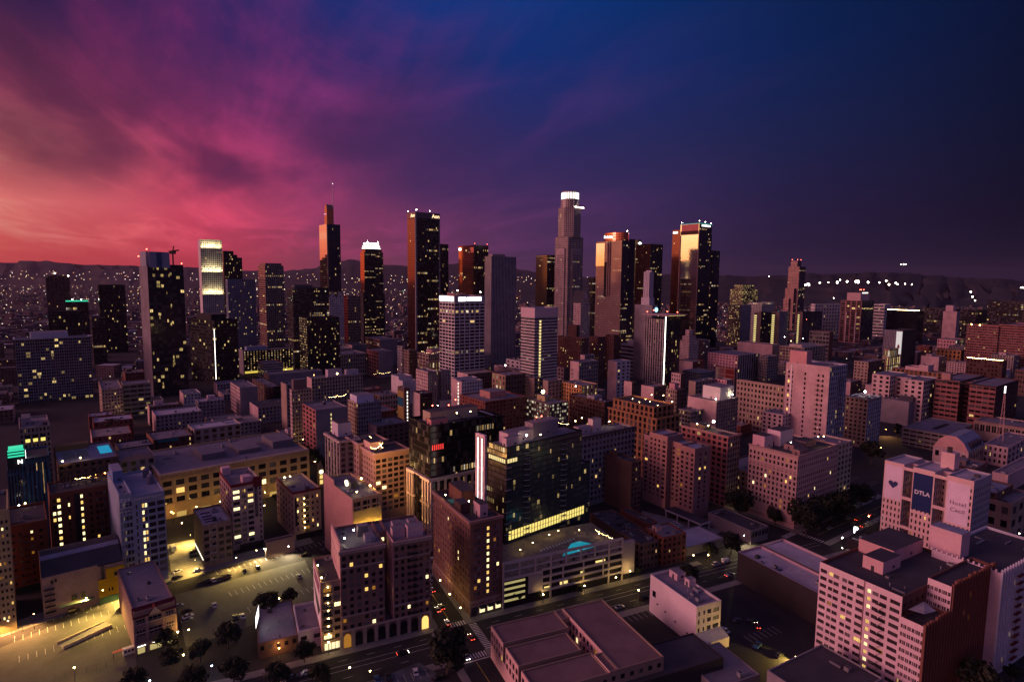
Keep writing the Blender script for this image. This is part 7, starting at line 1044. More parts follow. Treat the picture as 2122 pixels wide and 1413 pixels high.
r, (wv, wu, h) = at('resi_left')
t = empty('tower_crane', (r.location.x+8, r.location.y+42, h)); tag(t, 'dark luffing crane standing on the tall slab apartment tower', 'crane')
b = MB(); b.bar((0, 0, 0), (0, 0, 17), .9, BL, 4); b.build('mast', t); b = MB(); b.bar((-5, 0, 19), (7, 2, 21), 1.1, BL, 4); b.bar((0, 0, 17), (1.5, 0, 26), .7, BL, 4); b.build('jib', t); part(t, 'cab', BL, (-3, 3, -2, 2, 16, 20))
part(r, 'crown_screen', wmat((150, 150, 166)), (.06*wv, .62*wv, -.4, 0, h-2, h+17)); part(r, 'crown_panel', wmat((70, 90, 116)), (.26*wv, .4*wv, -.8, -.4, h-2, h+17)); beacon(r, [(1, 2, h+20), (1, 30, h+12), (wv-1, 2, h+4)], .8)
r, (wv, wu, h) = at('white_line'); part(r, 'light_strip', STRIP, (-.5, -.05, -.5, -.05, 8, h-12))
r, (wv, wu, h) = at('curved_white')
for z, hh in ((h-9, 12), (h-60, 16), (h-108, 24)):
    lm_ = part(r, 'facade_light', MET(), (2, wv-2, -7.4, -6.6, z-9, z-8.4)); l = lamp(lm_, 'AREA', (wv/2, -6.2, z-8), 15000, (1., .84, .42), (wv*.9, 2.), 2.2, (0, .7, .75), 'light')
r, (wv, wu, h) = at('sail_tower')
b = MB(); m = fmat('glass_copper'); pr = [(0, 0), (1., 0), (1., .55), (.86, .8), (.62, .95), (.4, 1.), (.4, 0)]
ys = [(1.5, 0), (1.5, 30), (3, 37), (7, 40), (12, 38), (16, 28), (18, 0)]
A = [(0.6, y, h+z) for y, z in ys]; B_ = [(wv*.5, y, h+z) for y, z in ys]; uvs = [(y/4, z/4) for y, z in ys]
b.face(A[::-1], m, uvs[::-1]); b.face(B_, m, uvs)
for i in range(6): b.face([A[i], A[i+1], B_[i+1], B_[i]], m, [(0, ys[i][1]/4), (0, ys[i+1][1]/4), (3, ys[i+1][1]/4), (3, ys[i][1]/4)])
b.build('sail_crown', r)
b = MB(); b.bar((wv*.52, 3, h-8), (wv*.52, 3, h+52), 1.0, MET(), 8, .7); b.bar((wv*.52, 3, h+52), (wv*.52, 3, h+82), .7, MET(), 8, .25); b.ball((wv*.52, 3, h+82.6), .8, SIGN_W, 6, 4); b.build('spire', r)
b = MB(); b.bar((.2, 8, h+20), (.2, 8, h+20.4), 3.2, emat('emblem_violet', (.75, .45, 1.), 2.), 14); e_ = b.build('emblem', r); part(r, 'gold_edge', fmat('glass_mirror'), (-1.0, 1.2, -1.0, .0, 30, h))
for nm in ('crown_tower',):
    r, (wv, wu, h) = at(nm); cx_, cy_ = wv/2, wu*.6
    def ring(b, rad, z0, z1, m): b.prism([(cx_+rad*cos(2*pi*i/20), cy_+rad*.8*sin(2*pi*i/20)) for i in range(20)], z0, z1, m)
    b = MB(); dk = wmat((60, 52, 54)); ring(b, 21, h-1, h+2, dk); ring(b, 20.2, h+4.6, h+6.2, dk); ring(b, 18.2, h+9.4, h+11, dk); b.build('crown', r)
    b = MB(); ring(b, 20.8, h+2, h+4.6, CROWN); ring(b, 19.6, h+6.2, h+9.4, CROWN); ring(b, 17.4, h+11, h+15.5, CROWN); b.build('crown_light', r)
    part(r, 'shoulder', fmat('banded_dark'), (-2.5, wv+4, 2, wu+6, 0, h*.55)); beacon(r, [(cx_-12, cy_-8, h+18), (cx_+12, cy_-8, h+18)], .7, 'w')
r, (wv, wu, h) = at('gable_white'); b = MB(); m = wmat((212, 202, 200))
for k in (0, 1):
    x0, x1 = wv*(.03+.48*k), wv*(.45+.5*k); xm = (x0+x1)/2
    b.face([(x0, -.4, h-1), (x1, -.4, h-1), (xm, -.4, h+13)], m); b.face([(x0, -.4, h-1), (xm, -.4, h+13), (xm, wu, h+13), (x0, wu, h-1)], rmat('dark')); b.face([(x1, -.4, h-1), (x1, wu, h-1), (xm, wu, h+13), (xm, -.4, h+13)], rmat('dark')); b.face([(xm-1.6, -.6, h+1), (xm+1.6, -.6, h+1), (xm, -.6, h+7)], glass_mats()[0])
b.build('gable_roof', r)
r, (wv, wu, h) = at('gable_tower'); b = MB(); m = wmat((214, 176, 172)); xm = wv*.45
b.face([(wv*.1, -.5, h-1), (wv*.85, -.5, h-1), (xm, -.5, h+19)], m); b.face([(wv*.1, -.5, h-1), (xm, -.5, h+19), (xm, wu+5, h+19), (wv*.1, wu+5, h-1)], rmat('dark')); b.face([(wv*.85, -.5, h-1), (wv*.85, wu+5, h-1), (xm, wu+5, h+19), (xm, -.5, h+19)], rmat('dark'))
for c in (.3, .45, .6): b.face([(wv*c-1.2, -.7, h+1), (wv*c+1.2, -.7, h+1), (wv*c+1.2, -.7, h+5), (wv*c, -.7, h+7), (wv*c-1.2, -.7, h+5)], glass_mats()[0])
b.build('gable_roof', r); part(r, 'wing', fmat('darkbrick'), (-9, 0, 2, wu+4, 0, h*.72), (wv, wv+8, 2, wu+4, 0, h*.68))
r, (wv, wu, h) = at('black_slab'); lt = wmat((132, 126, 130))
part(r, 'corner_strip', lt, (-.7, 1.9, -.7, 1.9, 0, h+.6), (wv-1.6, wv+.6, -.6, 1.4, 0, h)); part(r, 'top_band', wmat((104, 94, 98)), (1.9, wv-1.6, -.5, 0, h-9.5, h+.4)); part(r, 'top_band', wmat((150, 108, 98)), (-.5, 0, 1.9, wu, h-9.5, h+.4))  # left band painted warmer and lighter, as the dusk light would leave it
sign_text(r, 'Aon', 8.5, SIGN_A, 'R', wv-8, h-5, .8, .15); sign_text(r, 'Aon', 8.5, SIGN_A, 'L', 9, h-5, .8, .15); beacon(r, [(2, 1, h+4), (wv*.6, 1, h+4), (1, wu-2, h+4)], .6, 'w')
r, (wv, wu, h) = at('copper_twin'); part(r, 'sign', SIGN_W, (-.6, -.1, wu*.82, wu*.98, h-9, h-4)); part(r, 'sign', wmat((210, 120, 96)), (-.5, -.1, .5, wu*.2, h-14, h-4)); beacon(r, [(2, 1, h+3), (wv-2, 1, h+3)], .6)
r, (wv, wu, h) = at('white_grid'); part(r, 'sign', SIGN_W, (wv*.12, wv*.36, -.7, -.1, h-6.8, h-1.4), (wv*.39, wv*.88, -.7, -.1, h-6.4, h-1.6)); part(r, 'sign', SIGN_W, (-.7, -.1, wu*.05, wu*.98, h-7, h-.8)); part(r, 'top_band', wmat((150, 146, 160)), (0, wv, -.5, -.05, h-8, h))
beacon(r, [(wv*.2, 8, h+7), (wv*.9, 3, h+5)], .7, 'w')
# the tall stepped skyscraper: lobed tiers and a lit round crown
r, (wv, wu, h) = at('round_crown'); cx_, cy_ = wv/2, wu/2; m = fmat('usb'); pk = wmat((176, 158, 154))
def ngon(rad, n, ph=0.): return [(cx_+rad*cos(2*pi*i/n+ph), cy_+rad*sin(2*pi*i/n+ph)) for i in range(n)]
b = MB(); b.prism(ngon(23.5, 8, pi/8), h, h+56, m, rmat('dark'), .27, (0, 15)); b.prism(ngon(18, 20), h+56, h+73, m, rmat('dark'), .27, (0, 4.4)); b.build('upper_tier', r)
b = MB(); b.prism(ngon(24.6, 8, pi/8), 0, h-34, m, rmat('dark'), .27, (0, 50)); b.box(wv*.2, wv*.8, -2.6, 0, 0, h-22, m); b.box(-2.6, 0, wu*.2, wu*.8, 0, h-22, m); b.build('buttress', r)
b = MB(); b.prism(ngon(15, 20), h+73, h+87, pk, rmat('dark')); b.prism(ngon(16.6, 20), h+86, h+88, pk); b.build('crown', r)
b = MB()
for i in range(20):
    t_ = 2*pi*i/20; c_, s_ = cos(t_), sin(t_); b.bar((cx_+15.9*c_, cy_+15.9*s_, h+74), (cx_+15.9*c_, cy_+15.9*s_, h+85.6), 1.5, CROWN, 6)
b.build('crown_light', r)
b = MB()
for i in range(10): b.ball((cx_+i*2.4-6, cy_-22.4, h+57), .6, blb['w'], 5, 3)
b.build('ledge_light', r); part(r, 'emblem', SIGN_W, (cx_-16.8, cx_-15.8, cy_-6, cy_+4, h+77, h+81), (cx_-17, cx_-16, cy_-2.5, cy_+.5, h+74, h+84))
r, (wv, wu, h) = at('drum_tower'); n = 28; b = MB(); b.prism([(wv*.55+15*cos(2*pi*i/n), wu*.5+27*sin(2*pi*i/n)) for i in range(n)], h-2, h+15, fmat('glass_copper'), rmat('dark'), .3, (0, 4)); b.build('drum', r)
part(r, 'recess_shade', fmat('glass_black'), (-.35, -.05, wu*.56, wu*.66, h*.55, h*.83)); b = MB()  # black strip in front of the wall paints the shade of a recess
for yy in (.44, .52): b.bar((-1, wu*yy, h*.56), (-1, wu*yy, h), 1.5, fmat('glass_mirror'), 8)
b.build('gold_rib', r); b = MB(); b.face([(-.5, wu, h*.80), (-.5, wu*.66, h*.80), (-.5, wu*.66, h*.985), (-.5, wu, h*.985)], fmat('glass_mirror'), [(0, 0), (5, 0), (5, 12), (0, 12)]); b.build('mirror_panel', r)
me = text_mesh('Deloitte', 6.4, SIGN_W, .2, .12); o = bpy.data.objects.new('lettering', me); C.objects.link(o); o.parent = r; o.location = (-.6, wu*.52, h+7); o.rotation_euler = (pi/2, 0, -pi/2); part(r, 'shaft', fmat('gas_r'), (wv*.55, wv+.6, -.6, -.05, h*.4, h+3)); beacon(r, [(wv*.8, wu*.2, h+18)], .8, 'w')
r, (wv, wu, h) = at('flag_sign'); b = MB(); b.face([(wv*.5-7, -.3, h-8), (wv*.5, -.3, h-12), (wv*.5+7, -.3, h-8), (wv*.5, -.3, h-4)], SIGN_W); b.build('sign', r)
r, (wv, wu, h) = at('mirror_tower'); part(r, 'roof_edge_light', TEAL, (-.6, wv+.6, -.6, -.1, h-.8, h+.4), (-.6, -.1, -.1, wu+.6, h-.8, h+.4)); part(r, 'top_band', wmat((206, 120, 110)), (-.45, -.05, 1.5, wu-3, h-15, h-1)); part(r, 'top_band', fmat('glass_copper'), (-.4, -.05, 1.5, wu-1, h-23, h-15)); part(r, 'edge_rib', fmat('glass_mirror'), (-1.6, .6, -1.6, -.1, 40, h-16), (-1.2, -.1, wu-2, wu, 40, h-24)); part(r, 'sign', SIGN_W, (wv*.2, wv*.86, -.7, -.1, h-6, h-2.6))
b = MB(); b.prism([(wv+7*cos(t_*pi/8-pi/2)-.1, 7+7*sin(t_*pi/8-pi/2)) for t_ in range(9)]+[(wv-.1, 20)], 0, h-22, fmat('glass_blue'), rmat('dark'), .25, (0, 60)); b.build('rounded_corner', r); beacon(r, [(2, 1, h+5), (wv*.5, 1, h+4), (wv-2, 1, h+3), (1, wu-2, h+4)], .6, 'w')
r, (wv, wu, h) = at('mirror_wing'); part(r, 'sign', SIGN_W, (-.6, -.1, wu*.3, wu*.9, h-8, h-4))
r, (wv, wu, h) = at('antenna_base'); gw = wmat((186, 176, 182)); part(r, 'tower_base', gw, (0, 11, 6, 22, h, h+11)); b = MB()
for i in range(5): b.box(1.5+i*1.9, 3.0+i*1.9, 8, 19, h+11, h+52-abs(i-2)*2, gw)
for i in range(4): b.box(.6, 1.4, 8+i*2.9, 10.2+i*2.9, h+11, h+50, gw)
b.build('fluted_tower', r); b = MB(); b.bar((9, -.8, h-7), (9, -.1, h-7), 3.4, emat('round_sign_blue', (.35, .75, 1.), 2.6), 18); b.build('sign', r)
r, (wv, wu, h) = at('canopy_apts'); part(r, 'roof_canopy', wmat((190, 160, 150)), (-3, wv+8, -4, wu+3, h+5, h+5.8)); part(r, 'canopy_soffit_light', emat('soffit', (1., .82, .25), 1.2), (3, wv+4, -3.5, 4, h+4.6, h+4.95)); part(r, 'light_strip', STRIP, (-.6, .2, -.6, .2, 6, h+4)); b = MB()
for p in ((1, 1), (wv-1, 1), (1, wu-1), (wv*.5, 1)): b.bar((*p, h-1), (*p, h+5), .3, DMET(), 6)
b.build('canopy_post', r); beacon(r, [(2, wu-2, h+9), (8, wu-8, h+11), (wv*.4, 8, h+10), (wv-3, 4, h+9)], .7)
r, (wv, wu, h) = at('right_tower'); part(r, 'pale_fin', wmat((226, 200, 206)), (-.8, 0, wu*.22, wu*.25, 0, h*.72), (-.8, 0, wu*.68, wu*.71, 0, h*.72)); beacon(r, [(wv*.3, 12, h+27), (wv*.5, 12, h+27), (wv*.2, 12, h+27)], 1.1); part(r, 'rooftop_light', CROWN, (wv*.15, wv*.6, wu*.1-.5, wu*.1-.1, h+18, h+20.5))  # fins are only paler than the wall
r, (wv, wu, h) = at('la_tower'); beacon(r, [(1, 8, h+22), (wv*.55, 8, h+22), (1, wu*.7, h+22)], 1.0)
r, (wv, wu, h) = at('left_green_roof'); part(r, 'roof_edge_light', GRN, (0, wv, -.8, -.1, h-2, h+.8)); beacon(r, [(wv*.3, 2, h+3), (wv*.7, 2, h+3)], .9, 'w')
r, (wv, wu, h) = at('left_dark_tower'); beacon(r, [(wv*.4, 1, h+10), (wv-2, 1, h+3)], 1.1, 'w')
r, (wv, wu, h) = at('slab_c'); beacon(r, [(wv*.2, 1, h-16)], 1.5)
for k_ in ('slab_a', 'slab_b', 'slab_c'): r, (wv, wu, h) = at(k_); part(r, 'stair_light', fmat('office_lit'), (-.6, -.1, wu*.55, wu*.95, 5, h-2)); b = MB(); [b.box(-.9, -.6, wu*.58, wu*.92, 6+i*4.6, 8.4+i*4.6, emat('stair_glow', (1., .78, .3), 1.3)) for i in range(int((h-8)/4.6))]; o = b.build('stair_window', r); o['kind'] = 'stuff'
r, (wv, wu, h) = at('logo_office'); part(r, 'lit_panel', emat('panel_glow', (.95, .88, .86), .75), (-.8, -.1, .5, 9, h*.45, h-2)); b = MB(); b.face([(-.9, 7, h*.62), (-.9, 4.8, h*.55), (-.9, 2.6, h*.62), (-.9, 4.8, h*.69)], wmat((150, 60, 60))); b.build('emblem', r)
r, (wv, wu, h) = at('dark_office'); b = MB(); [b.ball((-.6, i*wu/26, h+.4), .75, blb['y'], 4, 3) for i in range(26)]; b.build('roof_edge_light', r)
r, (wv, wu, h) = at('light_roof_r'); string_lights([tuple(Matrix.Rotation(R(37), 3, 'Z') @ Vector(p)+r.location) for p in ((0, wu, h+1.6), (0, wu*.5, h+1.6), (0, 0, h+1.6))], 'gold string lights along the dark roof edge at the right', 26, 'y', .34)
r, (wv, wu, h) = at('pink_office'); b = MB(); [b.box(wv*.20, wv*.27, -.35, -.05, 8+i*3.7, 10.4+i*3.7, emat('stair_glow', (1., .78, .3), 1.3)) for i in range(26)]; o = b.build('stair_window', r); o['kind'] = 'stuff'; part(r, 'top_band', wmat((206, 178, 184)), (-.4, wv, -.4, -.05, h-11, h), (-.4, -.05, -.05, wu, h-11, h))
r, (wv, wu, h) = at('grey_blank'); b = MB(); [b.box(wv*.46, wv*.485, -.3, -.05, 5+i*3.4, 6.8+i*3.4, emat('stair_glow', (1., .78, .3), 1.3)) for i in range(11)]; b.build('stair_window', r)
r, (wv, wu, h) = at('white_blank'); b = MB(); [b.box(-.3, -.05, wu*.28, wu*.34, 6+i*3.5, 8+i*3.5, emat('stair_white', (1., .93, .8), 1.8)) for i in range(11)]; b.build('stair_window', r)
r, (wv, wu, h) = at('mural_hotel'); part(r, 'mural', wmat((150, 124, 66)), (-.25, -.05, wu*.08, wu*.98, 4, h-4)); part(r, 'mural', wmat((22, 84, 104)), (-.4, -.25, wu*.1, wu*.96, h-19, h-10)); b = MB(); [b.box(wv*.45, wv*.62, -.3, -.05, 4+i*3.6, 6.2+i*3.6, emat('stair_white', (1., .93, .8), 1.8)) for i in range(10)]; b.build('stair_window', r)
r, (wv, wu, h) = at('punched_office'); b = MB(); b.box(wv*.02, wv*.98, -.4, -.05, 2, 5.2, emat('base_glow', (1., .74, .12), .9)); b.build('base_light', r); part(r, 'column', wmat((150, 146, 150)), (-.4, .6, -.6, 0, 0, h-1), (wv-.8, wv+.2, -.6, 0, 0, h-1))
r, (wv, wu, h) = at('tall_pink')
for f_, a_ in (('L', .12), ('L', .22), ('L', .52), ('L', .82), ('L', .90)):
    for i in range(18): part(r, 'window', glass_mats()[0 if a_ != .90 or i % 3 else 3], (-.25, -.05, wu*a_, wu*a_+1.3, 3+i*4.1, 5.2+i*4.1))
b = MB()
for i in range(17): b.box(-1.3, -.1, wu*.17, wu*.29, 4+i*4.1, 4.15+i*4.1, BL); b.box(wv*.5, wv*.8, -1.3, -.1, 4+i*4.1, 4.15+i*4.1, BL)
b.build('fire_escape', r); part(r, 'light_strip', wmat((232, 214, 208)), (-.5, -.1, wu*.84, wu*.88, 0, h-2))  # the strip is pale paint and gives off no light
r, (wv, wu, h) = at('letter_block'); 
for i, ch in enumerate('HOTEL'): sign_text(r, ch, 4.6, wmat((60, 44, 48)), 'L', wu*.75, h-12-i*5, .2, .05)
# parking garage: dark sheet painted for the shaded ramp hole, and parapet
r, (wv, wu, h) = at('parking_right'); part(r, 'ramp_shade', wmat((40, 36, 36)), (wv*.25, wv*.75, wu*.38, wu*.5, h-.7, h-.55)); b = MB()
for i in range(4):
    for p, q in (((-.3, 0), (0, wu)),): b.box(p[0], q[0], p[1], q[1], 3.2+i*4., 4.3+i*4., wmat((170, 160, 150)))
for i in range(7): b.box(-.45, .1, wu*i/6-.3, wu*i/6+.3, 0, h, wmat((170, 160, 150)))
b.build('deck_edge', r)
# barrel hall with a gambrel roof
r, (wv, wu, h) = at('barrel_hall'); b = MB(); prof = [(0, h-.2), (wu*.16, h+7), (wu*.36, h+11), (wu*.64, h+11), (wu*.84, h+7), (wu, h-.2)]
for i in range(5): (y0, z0), (y1, z1) = prof[i], prof[i+1]; b.face([(0, y0, z0), (wv, y0, z0), (wv, y1, z1), (0, y1, z1)], rmat('blue'))
for xx in (0, wv): b.face([(xx, y, z) for y, z in (prof if xx else prof[::-1])], wmat((206, 158, 150)))
b.build('gambrel_roof', r); 
for i in range(5): part(r, 'dormer', wmat((70, 66, 78)), (wv*(.2+.14*i), wv*(.27+.14*i), .5, wu*.16, h+.5, h+6))
# bannered hotel: painted banners, court bridges, rooftop tower
r, (wv, wu, h) = at('banner_hotel')
def bn(y0, y1, z0, z1, m): return part(r, 'painted_banner', m, (-.14, -.03, wu*y0, wu*y1, z0, z1))
o1 = bn(.775, .985, 28.5, 48.2, BANNER); o2 = bn(.425, .645, 26.5, 47.2, NAVY); o3 = bn(.03, .265, 25, 47.2, BANNER)
b = MB(); hy, hz, hs = wu*.878, 37.4, 2.5; pts = []
for i in range(24): t_ = 2*pi*i/24; pts.append((-.2, hy-hs*1.0*(sin(t_)**3), hz+hs*(.8125*cos(t_)-.3125*cos(2*t_)-.125*cos(3*t_)-.0625*cos(4*t_))))
b.face(pts, LET_D); b.build('heart', o1)
sign_text(o2, 'DTLA', 3., LET_W, 'L', wu*.535, 36.5, .25, .1, 1.0); sign_text(o3, 'Hotel', 2.9, wmat((150, 126, 150)), 'L', wu*.145, 36.2, .25, .02, 1.0, space=1.12); sign_text(o3, 'Cecil', 2.9, wmat((150, 126, 150)), 'L', wu*.145, 32.4, .25, .02, 1.0, space=1.12)
b = MB()
for y0, y1 in ((.28, .41), (.656, .763)):
    for z in (13.6, 30.2, 47): b.box(-.0, .9, wu*y0, wu*y1, z, z+1.7, wmat((222, 186, 178)))
b.build('court_bridge', r); part(r, 'lift_tower', wmat((222, 184, 178)), (wv*.7, wv*.98, wu*.35, wu*.5, h-1, h+8)); part(r, 'tank_frame', BL, (wv*.75, wv*.8, wu*.4, wu*.45, h+8, h+11)); part(r, 'flue', wmat((222, 186, 178)), (-1.6, -.1, wu*.235, wu*.275, 0, h*.42)); part(r, 'annex', wmat((214, 180, 182)), (-9, -1.7, -1, wu*.2, 0, 17), top=rmat('blue'))
# pink loft: fire escape, corner terrace canopy
r, (wv, wu, h) = at('loft_front'); b = MB()
for i in range(11):
    z = h-6.3-i*2.9; b.box(-1.3, -.1, wu*.335, wu*.415, z, z+.12, BL); b.box(-1.3, -1.24, wu*.335, wu*.415, z+.9, z+.97, BL); b.bar((-.9, wu*.34, z), (-.9, wu*.41, z-2.9), .07, BL, 4)
b.build('fire_escape', r); part(r, 'downpipe', wmat((150, 110, 112)), (-.25, -.05, wu*.538, wu*.545, 6, h)); b = MB(); b.face([(wv*.05, wu*.04, h*.82+3.2), (wv*.2, wu*.03, h*.82+2.4), (wv*.22, wu*.15, h*.82+3.4), (wv*.04, wu*.17, h*.82+2.6)], pmat('sailcloth', (.35, .32, .33), .9)); b.build('shade_sail', r); b = MB()
for i in range(26): b.box(wv*i/25-.35, wv*i/25+.35, -.5, .3, 3, (h*.82 if i/25 < .34 else h*1.07)+rnd.uniform(.6, 1.8), wmat((126, 80, 66)))
b.build('pilaster', r)
for k_, s_, cl in (('gothic_right', 20, (200, 196, 206)),):
    r, (wv, wu, h) = at(k_); b = MB()
    for i in range(s_+1): x = wv*i/s_; b.box(x-.45, x+.45, -.5, .3, 2, h+.5, wmat(cl)); b.box(x-.3, x+.3, -.4, .2, h+.5, h+1.6, wmat(cl))
    for i in range(14): y = wu*i/13; b.box(-.3, .3, y-.3, y+.3, h-.2, h+1., wmat((220, 196, 200)))
    b.build('pilaster', r); b = MB()
    for i in range(12): b.box(wv*.25, wv*.36, -1.6, -.5, 4+i*3.1, 4.14+i*3.1, wmat((110, 40, 38))); b.box(wv*.25, wv*.36, -1.6, -1.5, 5+i*3.1, 5.1+i*3.1, wmat((110, 40, 38)))
    b.build('fire_escape', r); part(r, 'penthouse', wmat((214, 176, 178)), (wv*.05, wv*.2, wu*.62, wu*1.1, h-1.1, h+9), top=rmat('blue'))
# stepped lean-to on the small white building
r, (wv, wu, h) = at('white_small'); b = MB(); b.face([(-.3, -5, 0), (wv+.3, -5, 0), (wv+.3, -5, 4.2), (-.3, -5, 4.2)], wmat((206, 192, 188))); b.face([(-.3, -5, 4.2), (wv+.3, -5, 4.2), (wv+.3, -.05, 6.2), (-.3, -.05, 6.2)], rmat('pale'))
for x in (-.3, wv+.3): b.face([(x, -5, 0), (x, -5, 4.2), (x, -.05, 6.2), (x, -.05, 0)] if x > 0 else [(x, -.05, 0), (x, -.05, 6.2), (x, -5, 4.2), (x, -5, 0)], wmat((214, 196, 194)))
b.build('lean_to', r); part(r, 'window', glass_mats()[0], (-.2, -.05, wu*.86, wu*.93, 8.5, 11.2)); b = MB()
for q in (.15, .4, .62, .8): b.box(-.6, -.05, wu*q, wu*q+.5, 3+q*4, 3.4+q*4, DMET())
b.build('wall_lamp', r)
# twin tower building: arches along the street, cornice per tower, sign
r, (wv, wu, h) = at('twin_hotel'); cm = wmat((156, 136, 132)); b = MB()
for a0, a1 in ((0, .475), (.575, 1)):
    b.box(wv*a0-.6, wv*a1+.6, -1.1, -.05, h-1.6, h-.2, cm); b.box(wv*a0, wv*a1, -.35, -.05, h-8, h-7.4, cm); b.box(wv*a0, wv*a1, -.35, -.05, 13.2, 13.9, cm)
b.box(-.1, wv+.1, -.6, -.05, 7.2, 8., wmat((170, 150, 136))); b.build('cornice', r); b = MB()
for i in range(9): b.box(wv*i/8-.7, wv*i/8+.7, -.5, -.05, 0, 7.2, wmat((160, 140, 126)))
b.build('pier', r); gm = glass_mats()
for i in range(8):
    xm = wv*(i+.5)/8; b = MB(); m_ = gm[3] if i in (7,) else (gm[4] if i == 0 else gm[0]); n_ = 8
    b.face([(xm-1.5, -.12, .2), (xm+1.5, -.12, .2), (xm+1.5, -.12, 4.2)]+[(xm+1.5*cos(pi*j/n_), -.12, 4.2+1.9*sin(pi*j/n_)) for j in range(1, n_)]+[(xm-1.5, -.12, 4.2)], m_); b.build('arch_window', r)
b = MB(); [b.box(wv*.76, wv*.86, -1.3, -.1, 9+i*2.9, 9.12+i*2.9, BL) for i in range(11)]; [b.bar((wv*.77, -.8, 9+i*2.9), (wv*.85, -.8, 11.9+i*2.9), .07, BL, 4) for i in range(10)]; b.build('fire_escape', r)
sg = part(r, 'blade_sign', BL, (wv-.2, wv+.1, -2.0, -.5, 13, 27)); b = MB()
for i, ch in enumerate('HOTEL'):
    me = text_mesh(ch, 1.7, LET_W, .03); o = bpy.data.objects.new('lettering', me); C.objects.link(o); o.parent = sg; o.location = (wv-.25, -1.25, 24.5-i*2.1); o.rotation_euler = (pi/2, 0, -pi/2)
    me2 = text_mesh(ch, 1.4, LET_W, .03); o = bpy.data.objects.new('lettering', me2); C.objects.link(o); o.parent = sg; o.location = (wv-.05, -2.05, 24.5-i*2.1); o.rotation_euler = (pi/2, 0, 0)
for x_, w_, d_, hh, c_ in ((.60, .14, .2, 4, (190, 160, 166)), (.76, .18, .12, 5, (206, 176, 180)), (.66, .1, .55, 3, (180, 160, 170)), (.84, .1, .5, 3.4, (170, 150, 160)), (.25, .12, .5, 4.5, (110, 106, 112)), (.30, .1, .25, 2.6, (190, 184, 186))): part(r, 'penthouse', wmat(c_), (wv*x_, wv*(x_+w_), wu*d_, wu*(d_+.16), h-1.1, h-1.1+hh), top=rmat('grey'))
part(r, 'parapet_wall', wmat((196, 152, 150)), (.05, .6, .1, wu-.1, h-.05, h+2.2))
# narrow building with the white wall banner
r, (wv, wu, h) = at('mural_side'); bw = part(r, 'painted_banner', wmat((226, 206, 212)), (-.2, -.05, wu*.04, wu*.96, 9, h-1)); b = MB(); b.face([(-.3, wu*.94, h-9), (-.3, wu*.06, h-12), (-.3, wu*.3, 12), (-.3, wu*.62, 15)], BL); b.build('graphic', bw)
for i, z in enumerate((h-3.6, h-6.)): b = MB(); [b.box(-.34, -.22, wu*.12+j*1.1, wu*.12+j*1.1+rnd.uniform(.5, .9), z, z+1.5, wmat((150, 70, 96))) for j in range(15)]; b.build('lettering', bw)
b = MB(); [b.box(wv*.08, wv*.48, -1.3, -.1, 5+i*3.3, 5.15+i*3.3, BL) for i in range(7)]; [b.box(wv*.08, wv*.48, -1.3, -1.22, 6+i*3.3, 6.08+i*3.3, BL) for i in range(7)]; b.build('balcony', r)
b = MB(); [b.ball((wv*.30, -.5, 7.3+i*3.3), .22, blb['y'], 6, 4) for i in range(7)]; b.build('balcony_lamp', r); part(r, 'shop_front', emat('shop_glow', (1., .84, .45), 1.5), (wv*.1, wv*.92, -.2, -.05, .5, 3.2)); part(r, 'shop_mullion', DMET(), *[(wv*q-.1, wv*q+.1, -.3, -.2, .3, 3.4) for q in (.1, .3, .42, .58, .75, .92)])
# brick corner: shop windows and awnings
r, (wv, wu, h) = at('brick_corner'); part(r, 'stone_base', wmat((150, 122, 114)), (-.25, wv+.1, -.25, -.05, 5.6, 7), (-.25, -.05, -.05, wu, 5.6, 7)); b = MB()
for i in range(5): b.box(wv*i/4-.5, wv*i/4+.5, -.3, -.05, 0, 5.6, wmat((150, 122, 114)))
for i in range(12): b.box(-.3, -.05, wu*i/11-.5, wu*i/11+.5, 0, 5.6, wmat((140, 116, 104)))
b.build('pier', r)
for i in range(4): part(r, 'shop_window', emat('shop_glow', (1., .84, .45), 1.5) if i else gm[1], (wv*(i+.18)/4, wv*(i+.82)/4, -.1, -.04, .4, 2.6)); b = MB(); x0, x1 = wv*(i+.12)/4, wv*(i+.88)/4; b.face([(x0, -1.4, 2.7), (x1, -1.4, 2.7), (x1, -.1, 4.2), (x0, -.1, 4.2)], BL); b.build('awning', r)
part(r, 'rooftop_pool', emat('pool_dim', (.0, .16, .18), .35), (wv*.18, wv*.5, wu*.62, wu*.74, h-1.05, h-.95))
# glass tower on its podium
r, (wv, wu, h) = at('glass_podium_tower'); zp = 40.5; b = MB(); st_ = wmat((200, 180, 168))
for k_ in range(3):
    z0 = zp-13.5*(k_+1); z1 = z0+13.5
    for i in range(9):
        if i in (3, 4, 5): continue
        y = wu*i/8; b.box(-1.6, -.3, y-.55, y+.55, z0, z1, st_)
    for i in range(12):
        x = wv*1.16*i/11; b.box(x-.55, x+.55, -1.6, -.3, z0, z1, st_)
    for (y0, y1) in ((0, wu*.36), (wu*.66, wu)): b.box(-1.7, -.25, y0, y1, z1-1.1, z1, st_)
    b.box(-1.7, wv*1.16, -1.7, -.25, z1-1.1, z1, st_); b.box(wv*.5, wv*1.16, -1.65, -.28, z0+6, z0+7, st_)
b.build('stone_podium', r); part(r, 'podium_ledge', st_, (-1.9, wv*1.17, -1.9, -.2, zp, zp+.6), (-1.9, -.2, -.2, wu+.5, zp, zp+.6))
